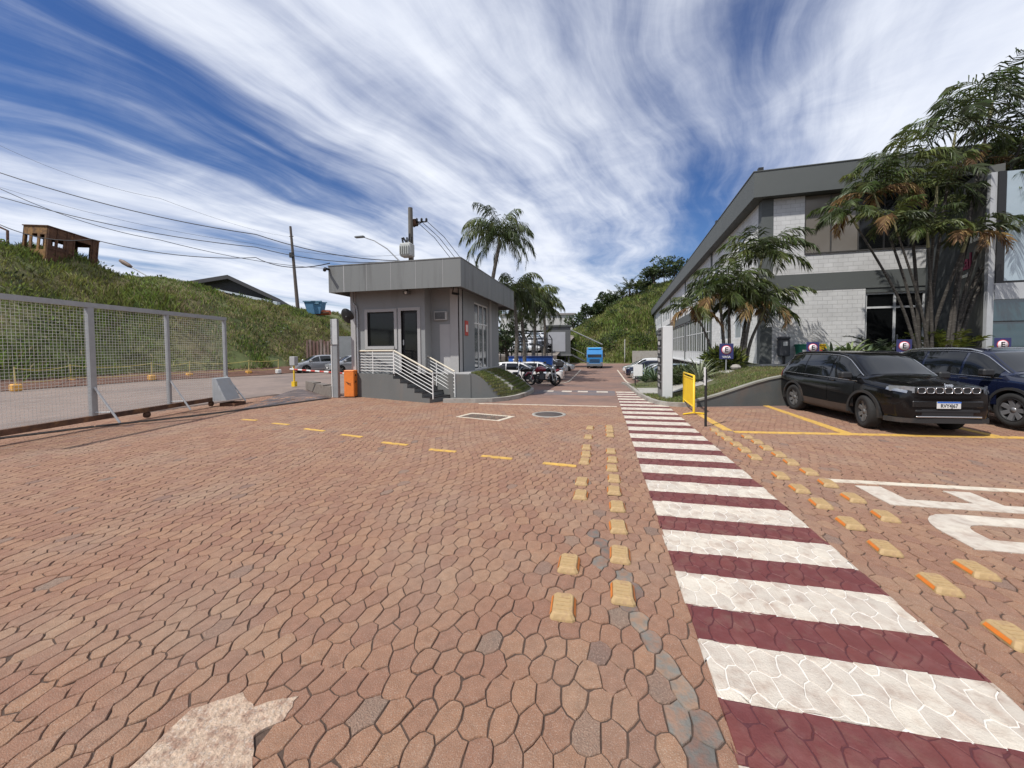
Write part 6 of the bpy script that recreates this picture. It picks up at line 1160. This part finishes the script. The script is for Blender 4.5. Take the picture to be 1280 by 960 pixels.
# blue truck
tx, ty_ = -.95, 55.0; tr = thing('delivery_truck', 'blue box truck facing the camera at the end of the road', 'truck', (tx, ty_, -1.02), R(-90)); mb = MB()
prf = [(.0, .55), (.0, 1.55), (-.12, 2.02), (-.55, 2.62), (-1.75, 2.66), (-1.75, .55)]; Mc = frame((0, -1.08, 0), (1, 0, 0), (0, 0, 1)); mb.prism(prf, -2.16, 0, 0, M=Mc); mb.build('cab', TRUCKB, tr)
mb = MB(); mb.add([(.012, -.95, 1.58), (.012, .95, 1.58), (-.10, .94, 2.0), (-.10, -.94, 2.0)], [(0, 1, 2, 3)]); mb.build('windscreen', CARG, tr)
MB().box((-6.2, -1.15, .85), (-1.85, 1.15, 3.0), bev=.03).build('cargo_box', mat('cargo_box_blue_grey', (.22, .27, .31), .5, .1, 2), tr); MB().box((-1.7, -.95, 2.66), (-.75, .95, 2.95), bev=.1).build('wind_deflector', mat('bright_truck_blue', (.03, .30, .62), .4, .06), tr); MB().box((-.1, -1.1, .35), (.06, 1.1, .72), bev=.04).build('bumper', mat('truck_bumper', (.14, .15, .16), .5), tr); mb = MB()
for i in range(4): mb.box((.0, -.7, .86+i*.13), (.02, .7, .93+i*.13))
mb.build('grille', BLACK, tr)
for sg in (-1, 1):
    MB().box((.03, sg*.95-.16, .76), (.045, sg*.95+.14, .92)).build('headlight', LENS, tr); MB().box((-.3, sg*1.3-.1, 1.6), (-.22, sg*1.3+.1, 2.1), bev=.02).tube([(-.3, sg*1.08, 2.1), (-.26, sg*1.3, 2.1)], .02, 5).build('mirror', BLACK, tr)
    for x in (-.85, -4.9): MB().lathe([(0, -.12), (.36, -.12), (.42, -.08), (.42, .08), (.36, .12), (.2, .1), (0, .1)], Matrix.Translation((x, sg*.95, .42)) @ Matrix.Rotation(R(-90*sg), 4, 'X'), 20).build('wheel', RUBBER, tr)
MB().box((-6.1, -.45, .55), (-1.6, .45, .85)).build('chassis', BLACK, tr)
# blue box body parked among the cars
bt = at(664, 458, 39); b2 = thing('box_trailer', 'bright blue cargo box behind the white cars and motorcycles', 'trailer', (bt.x, bt.y, -1.0), R(4)); MB().box((-2.15, -1.0, .6), (2.15, 1.0, 1.95), bev=.03).build('cargo_box', BLUEP, b2); MB().box((-2.15, -1.005, .62), (2.15, -1.0, .8)).box((-2.0, -1.006, 1.1), (1.6, -1.001, 1.16)).build('stripe', mat('pale_blue_stripe', (.25, .45, .7), .5), b2); MB().box((-2.2, -1.05, 1.95), (2.2, 1.05, 2.08)).build('roof', mat('dark_blue_trim', (.01, .03, .14), .5), b2)
for sx in (-1.2, 1.2): MB().lathe([(0, -.1), (.36, -.1), (.36, .1), (0, .1)], Matrix.Translation((sx, -.85, .36)) @ Matrix.Rotation(R(90), 4, 'X'), 18).build('wheel', RUBBER, b2)
# motorcycles
def moto(label, loc, rz, paint, box=True):
    t = thing('motorcycle', label, 'motorcycle', loc, rz, 'motorcycles by the grass bank'); t.rotation_euler = (R(7), 0, rz); dk = mat('engine_grey', (.06, .06, .062), .5, .2, 10, metal=.5)
    for x, r_ in ((.66, .31), (-.62, .30)):
        w_ = MB(); k_ = 22; vs = []
        for i in range(k_):
            a = 2*math.pi*i/k_
            for q in range(6): b = 2*math.pi*q/6; rr = r_-.05+.05*math.cos(b); vs.append((x+rr*math.cos(a), .05*math.sin(b), r_+rr*math.sin(a)))
        w_.add(vs, [(i*6+q, ((i+1) % k_)*6+q, ((i+1) % k_)*6+(q+1) % 6, i*6+(q+1) % 6) for i in range(k_) for q in range(6)], 0, True); w_ = w_.build('wheel', RUBBER, t); rm = MB()
        for k in range(6): a = k*math.pi/3; rm.tube([(x, 0, r_), (x+math.cos(a)*(r_-.08), 0, r_+math.sin(a)*(r_-.08))], .016, 5)
        rm.lathe([(0, -.06), (.09, -.06), (.09, .06), (0, .06)], Matrix.Translation((x, 0, r_)) @ Matrix.Rotation(R(90), 4, 'X'), 12); rm.build('rim', RIM, w_)
    MB().tube([(.66, -.09, .31), (.46, -.09, .86)], .026, 6).tube([(.66, .09, .31), (.46, .09, .86)], .026, 6).tube([(.46, -.1, .80), (.46, .1, .80)], .02, 6).build('fork', CHROME, t); MB().tube([(.40, -.36, 1.06), (.46, -.2, 1.02), (.47, 0, .96), (.46, .2, 1.02), (.40, .36, 1.06)], .018, 6).tube([(.44, -.28, 1.04), (.47, -.34, 1.22)], .008, 5).tube([(.44, .28, 1.04), (.47, .34, 1.22)], .008, 5).build('handlebar', BLACK, t)
    for sg in (-1, 1): MB().box((.45, sg*.36-.07, 1.2), (.48, sg*.36+.07, 1.3), bev=.012).build('mirror', BLACK, t)
    MB().tube([(.42, 0, .74), (.30, 0, .82), (.12, 0, .86), (-.08, 0, .80), (-.16, 0, .76)], [.06, .14, .16, .12, .06], 12).build('tank', paint, t); MB().tube([(-.10, 0, .78), (-.3, 0, .80), (-.6, 0, .86), (-.82, 0, .90)], [.08, .12, .12, .06], 10).build('seat', BLACK, t); MB().tube([(-.5, 0, .70), (-.75, 0, .80), (-.92, 0, .84)], [.10, .09, .03], 8).build('tail', paint, t)
    MB().box((-.12, -.15, .25), (.26, .15, .62), bev=.06).tube([(.06, 0, .60), (.16, 0, .78)], .1, 8).tube([(.40, 0, .80), (.30, 0, .35), (-.2, 0, .30), (-.62, 0, .30)], .03, 6).tube([(.2, -.16, .35), (-.2, -.2, .28), (-.85, -.2, .38)], [.03, .04, .055], 8).build('engine', dk, t)
    MB().tube([(.50, 0, .30), (.62, 0, .66), (.80, 0, .64), (.95, 0, .50)], [.02, .07, .07, .03], 8).build('mudguard', paint, t); MB().lathe([(0, .1), (.06, .09), (.09, .02), (.095, 0), (0, .0)], Matrix.Translation((.53, 0, .90)) @ Matrix.Rotation(R(80), 4, 'Y'), 14).build('headlight', LENS, t)
    if box: MB().box((-1.05, -.2, .92), (-.66, .2, 1.22), bev=.06).build('top_box', BLACK, t)
def mloc(px, dep): p = at(px, 460, dep); return (p.x, p.y, float(road_z(p.x, p.y))-.015)
moto('dark red motorcycle with a black top box standing beside the grass bank', mloc(679, 19.8), R(190), carpaint('dark_red_paint', (.22, .012, .03)))
moto('black motorcycle behind the red one, next to the grass bank', mloc(660, 21.4), R(205), carpaint('black_moto_paint', (.012, .012, .014)), False)
moto('black motorcycle at the right end of the motorcycle row, facing the camera', mloc(693, 19.6), R(-78), carpaint('black_moto_paint', (.012, .012, .014)), False)
# ---------------------------------------------------------------- cabin on stilts, lot fence, terrace with cars, far buildings
sc = at(697, 440, 57); cz_ = .75; ct = thing('stilt_cabin', 'grey cabin on stilts with a pale panel and a stair descending to the right', 'cabin', (sc.x, sc.y, -1), R(13)); w_ = 1.75
MB().box((-w_, 0, 2.0), (w_*1.1, 4, 6.1)).build('wall', mat('cabin_dark_grey', (.10, .105, .105), .8, .1, 2), ct); MB().box((-w_+.35, -.05, 2.4), (w_-.6, -.0, 5.3)).build('pale_panel', mat('cabin_pale_panel', (.36, .37, .39), .6, .05, 2), ct); MB().box((-w_-.15, -.2, 6.1), (w_*1.1+.15, 4.2, 6.3)).build('roof', DGREY, ct); MB().box((-w_-.1, -.3, 1.75), (w_*1.1+.1, 4.1, 2.0)).build('floor_slab', mat('cabin_slab', (.16, .165, .165), .8), ct)
for x in (-w_+.1, w_-.1):
    for y in (.1, 3.8): MB().box((x-.12, y-.12, 0), (x+.12, y+.12, 1.75)).build('stilt', DGREY, ct)
st_ = MB(); st_.add([(w_*1.1, .2, 1.9), (w_*1.1+4.0, .2, -.1), (w_*1.1+4.0, .2, .15), (w_*1.1, .2, 2.15)]+[(w_*1.1, 1.4, 1.9), (w_*1.1+4.0, 1.4, -.1), (w_*1.1+4.0, 1.4, .15), (w_*1.1, 1.4, 2.15)], [(0, 1, 2, 3), (4, 7, 6, 5), (3, 2, 6, 7), (0, 4, 5, 1)]); st_.build('stair', DGREY, ct); MB().tube([(w_*1.1, .2, 3.0), (w_*1.1+4, .2, 1.0), (w_*1.1+4, .2, 0)], .04, 5).tube([(w_*1.1, .2, 2), (w_*1.1, .2, 3)], .04, 5).tube([(w_*1.1, .0, 5.6), (w_*1.1+5, 1.2, 3.4)], .10, 5).build('handrail', mat('weathered_rail', (.32, .32, .30), .7), ct)
fo = at(690, 440, 47); fl = at(612, 440, 44); fn = thing('lot_fence', 'dark fence with bent post tops below the raised car lot', 'fence', (fl.x, fl.y, .0), world=True); nP = 13; tops = []
for i in range(nP):
    q = fl.lerp(fo, i/(nP-1)); MB().tube([(q.x, q.y, -1.2), (q.x, q.y, 3.0), (q.x-.3, q.y-.3, 3.5)], .07, 6).build('post', mat('dark_fence_post', (.055, .06, .06), .7), fn)
mb = MB()
for z in (-.3, .4, 1.1, 1.8, 2.4, 2.95): mb.tube([(fl.x, fl.y, z), (fo.x, fo.y, z)], .03, 4)
mb.build('wires', mat('dark_fence_wire', (.06, .065, .065), .7), fn)
mb = MB(); tl_, tr_, bl_, br_ = at(596, 440, 50), at(696, 440, 53), at(560, 440, 95), at(720, 440, 95)
mb.add([(tl_.x, tl_.y, -1.2), (tr_.x, tr_.y, -1.2), (tr_.x, tr_.y, .9), (tl_.x, tl_.y, .9), (bl_.x, bl_.y, 5.2), (br_.x, br_.y, 5.2)], [(0, 1, 2, 3), (3, 2, 5, 4)]); struct(mb, 'car_lot', mat('lot_surface', (.19, .165, .145), .9, .2, .4))
lot = []
prot = {}
for r_, (dep, z0, xs0) in enumerate(((57, 1.25, (608, 622, 636, 650, 664, 678)), (66, 2.1, (614, 626, 638, 650, 662, 674, 686)), (77, 3.3, (618, 628, 638, 648, 658, 668, 678)))):
    for i, px in enumerate(xs0):
        p_ = at(px, 440, dep); f = (dep-51)/44; kind, pt = [('hatch', PW_), ('hatch', PSI), ('suv', PW_), ('hatch', PBL), ('hatch', PW_), ('suv', PDK)][(i+r_*2) % 6]
        lab = {PW_: 'white', PSI: 'silver', PBL: 'grey-blue', PDK: 'black'}[pt]+(' hatchback' if kind == 'hatch' else ' SUV')+' parked in the raised lot behind the dark fence'
        key = (kind, pt.name); loc = (p_.x, p_.y, .9+(p_.y-52)/(bl_.y-52)*4.3-.05); rz_ = R(-60+random.uniform(-6, 6))
        if key not in prot: prot[key] = vehicle('parked_car', lab, kind, pt, loc, rz_, group='cars in the raised lot')[0]
        else: o = dup(prot[key]); o.location = loc; o.rotation_euler = (0, 0, rz_)
hb = at(672, 440, 115); fb_ = thing('far_building', 'pale building with dark window band behind the drooping palms', 'building', (hb.x, hb.y, 3), R(13)); MB().box((-11, 0, 0), (11, 10, 9)).build('wall', mat('pale_far_wall', (.55, .54, .52), .8, .06, .5), fb_); MB().box((-11.1, -.05, 3.3), (3, 0, 4.4)).box((5, -.05, 3.6), (9.5, 0, 6.0)).build('window', GLASSD, fb_); MB().box((-11.4, -.4, 9), (11.4, 10.4, 9.5)).build('roof', mat('far_roof', (.30, .28, .27), .8), fb_)
tag(MB().box((-.22, -.2, 0), (.22, .2, 1.5), bev=.04).box((-.26, -.24, 1.5), (.26, .24, 1.62), bev=.03).build('white_pillar', WPAINT, None, (0, 0, 0)), 'short white pillar left of the blue cargo box', 'pillar'); o = bpy.data.objects['white_pillar']; q = at(645, 460, 36); o.location = (q.x, q.y, -.75)
bq = at(650, 458, 40); bush('hedge', 'low pale hedge left of the blue cargo box under the palms', (bq.x-.5, bq.y, -.9), (3.2, 1.0, .8), 1600, .3, (LEAFY, LEAF, GRASS3))
MB_ = MB(); a, b = at(826, 466, 58), at(800, 466, 74); wv = [Vector((a.x, a.y, -1)), Vector((b.x, b.y, -1))]
lw0 = at(795, 450, 66); tag(MB().box((0, 0, -1), (5.2, .3, 1.35)).build('boundary_wall', CONC, None, (0, 0, 0)), 'plain pale boundary wall at the far end of the parked row under the hill', 'wall'); o = bpy.data.objects['boundary_wall']; o.location = (lw0.x-.6, lw0.y, 0)
hp = at(781, 441, 72); tag(MB().tube([(0, 0, 0), (0, 0, 4.5)], .09, 6).build('lamp_post', mat('pale_post', (.4, .4, .38), .7), None, (0, 0, 0)), 'thin pale post on the lower slope of the far hill', 'post'); o = bpy.data.objects['lamp_post']; o.location = (hp.x, hp.y, -1)
def hb_z(x, y): return float(hill_back(x, y))
def ridge(px, dep=None):
    best = None
    for d_ in np.arange(78, 135, .7):
        p = at(px, 440, d_); a_ = (hb_z(p.x, p.y)-H)/d_
        if best is None or a_ > best[0]: best = (a_, p.x, p.y)
    return (best[1], best[2], hb_z(best[1], best[2])-.3)
RID = [(668, 104, 3.2, 2.2, 'low dark tree at the left foot of the far hill'), (703, 112, 4.2, 2.4, 'dark round tree beside the top of the cabin on stilts'), (716, 112, 6.0, 3.4, 'airy open-crowned tree left on the ridge of the far hill'), (728, 112, 4.5, 2.4, 'dark round tree right of the airy ridge tree'), (737, 111, 5.0, 2.6, 'small dark tree halfway along the far ridge'), (748, 110, 3.8, 2.4, 'low bushy tree on the middle of the far ridge'), (760, 110, 4.2, 2.6, 'bushy ridge tree left of the spiky palms on the hill'), (817, 110, 6.8, 3.6, 'big dark tree on the ridge beside the office roof'), (830, 112, 8.8, 4.4, 'tallest dark tree peeping over the office roof'), (842, 114, 7.5, 4.2, 'dark tree top just above the office roof line'), (806, 110, 4.2, 2.6, 'dark tree between the spiky palms and the big ridge tree'), (690, 116, 4.5, 2.6, 'dark tree behind the cabin on stilts')]
for px, dep, h_, cr_, lab in RID:
    tree('hill_tree', lab, ridge(px, dep), h_*.85, cr_*.85, (LEAFD, LEAF), 12, 110 if 'airy' not in lab else 45, .62, (random.uniform(-.5, .5), 0), 'trees on the far ridge', .16)
for px, h_, lab in ((768, 2.0, 'spiky palm on the ridge, leftmost of the spiky group'), (778, 3.2, 'spiky palm on the ridge, second of the spiky group'), (787, 4.6, 'tallest spiky palm of the group on the ridge'), (796, 3.8, 'spiky palm on the ridge right of the tallest one'), (803, 2.4, 'spiky palm on the ridge, rightmost of the spiky group')):
    b_ = Vector(ridge(px, 108)); t = thing('hill_palm', lab, 'palm tree', b_, 0, 'spiky palms on the far ridge', world=True); MB().tube([b_, b_+Vector((0, 0, h_*.5))], [.3, .2], 7).build('trunk', BARKT, t); crown(t, b_+Vector((0, 0, h_*.5)), 18, 3.6, .9, (.2, 1.45), .8, 16, .16, mats=[FRD, FRG, FRD], hang=.15)
for i, (px, py, r_, lab) in enumerate(((744, 414, 2.2, 'round bush high on the left slope of the far hill'), (768, 398, 2.0, 'bush below the spiky palms on the far hill'), (755, 440, 2.0, 'wide bush low on the far hill above the truck'), (776, 424, 2.0, 'rounded bush in the middle of the far hill'), (800, 432, 2.4, 'broad bush on the right of the far hill'), (724, 440, 2.0, 'dark bush at the left foot of the far hill'), (786, 390, 1.8, 'small bush below the tallest spiky palm'))):
    # walk down the sight line until it meets the slope
    d_ = 70.0
    for _ in range(120):
        p = at(px, py, d_)
        if p.z < hb_z(p.x, p.y): break
        d_ += .6
    bush('hill_bush', lab, (p.x, p.y, hb_z(p.x, p.y)-.3), (r_, r_*.8, r_*.6), 700, .5, (LEAF, LEAFD, GRASS1))
# ---------------------------------------------------------------- grass cover
n_ = 52000; x = rng.uniform(-46, -25.5, n_); y = rng.uniform(4, 58, n_); z = hill_left(x, y); k = (z > .25); bare = vnoise(x, y, 51, .22)*.65+vnoise(x, y, 52, .7)*.35; k &= bare > .24+.1*rng.random(n_); P = np.c_[x, y, z][k]
dens = vnoise(P[:, 0], P[:, 1], 31, .28)*.6+vnoise(P[:, 0], P[:, 1], 32, .8)*.4; hgt = .16+.75*dens**2
grass('bank_grass', P, hgt, .055, [GRASS1, GRASS2, GRASS3], [.64, .30, .06], .5, 3, dry=.5*smooth((vnoise(P[:, 0], P[:, 1], 81, .16)*.6+vnoise(P[:, 0], P[:, 1], 82, .5)*.4-.5)*4))
n_ = 46000; x = rng.uniform(-26, 32, n_); y = rng.uniform(72, 116, n_); z = hill_back(x, y); k = z > -.9; P = np.c_[x, y, z][k]; dens = vnoise(P[:, 0], P[:, 1], 41, .13)*.6+vnoise(P[:, 0], P[:, 1], 42, .4)*.4
grass('hill_grass', P, .35+1.7*dens**2, .16, [GRASS1, GRASS2, GRASS3], [.66, .26, .08], .5, 3)
for i in range(9):
    px = 130+i*34+random.uniform(-8, 8); dep = 33+i*1.6; p = at(px, 400, dep); q = Vector((p.x, p.y, hz(p.x, p.y)))
    bush('weed_clump', f'tall leafy weeds on the crest of the left bank, {ORD[i]} from the rusty cab', tuple(q-Vector((0, 0, .2))), (.7, .7, .55), 160, .3, (LEAF, GRASS1, LEAFD), wid=.3, group='weeds on the left crest', upb=1.0)
# broad-leaved weeds and low scrub scattered over both slopes, one mass each
def scrub(name, fz, pts, mats, lf, label):
    V = []; Fs = []; off = 0
    for (x, y), r_ in pts:
        z = float(fz(x, y)); P_, D_ = ball_points(int(110*min(r_, 1.5)), (x, y, z+r_*.25), (r_, r_, r_*.55), rng, .3); v, f = leafcloud(P_, D_+np.array([0, 0, .5])+rng.normal(0, .5, P_.shape), lf, rng, .4); V.append(v); Fs.append(f+off); off += len(v)
    tag(npmesh(name, np.concatenate(V), np.concatenate(Fs), mats, rng.integers(0, len(mats), off//4)), label, 'weeds', kind='stuff')
ps = []
while len(ps) < 90:
    x, y = random.uniform(-41, -27), random.uniform(6, 50)
    if hz(x, y) > .3 and float(vnoise(x, y, 61, .2)) > .42: ps.append(((x, y), random.uniform(.25, .85)))
scrub('bank_weeds', hill_left, ps, [LEAF, LEAFD, GRASS2, GRASS1], .24, 'broad-leaved weeds and scrub on the left bank')
ps = []
while len(ps) < 120:
    x, y = random.uniform(-16, 20), random.uniform(76, 108)
    if hb_z(x, y) > 1 and float(vnoise(x, y, 71, .12)) > .5-.25*(hb_z(x, y) > 9): ps.append(((x, y), random.uniform(.6, 1.8)))
scrub('hill_scrub', hill_back, ps, [LEAF, LEAFD, GRASS2], .42, 'dark low scrub on the far hill')
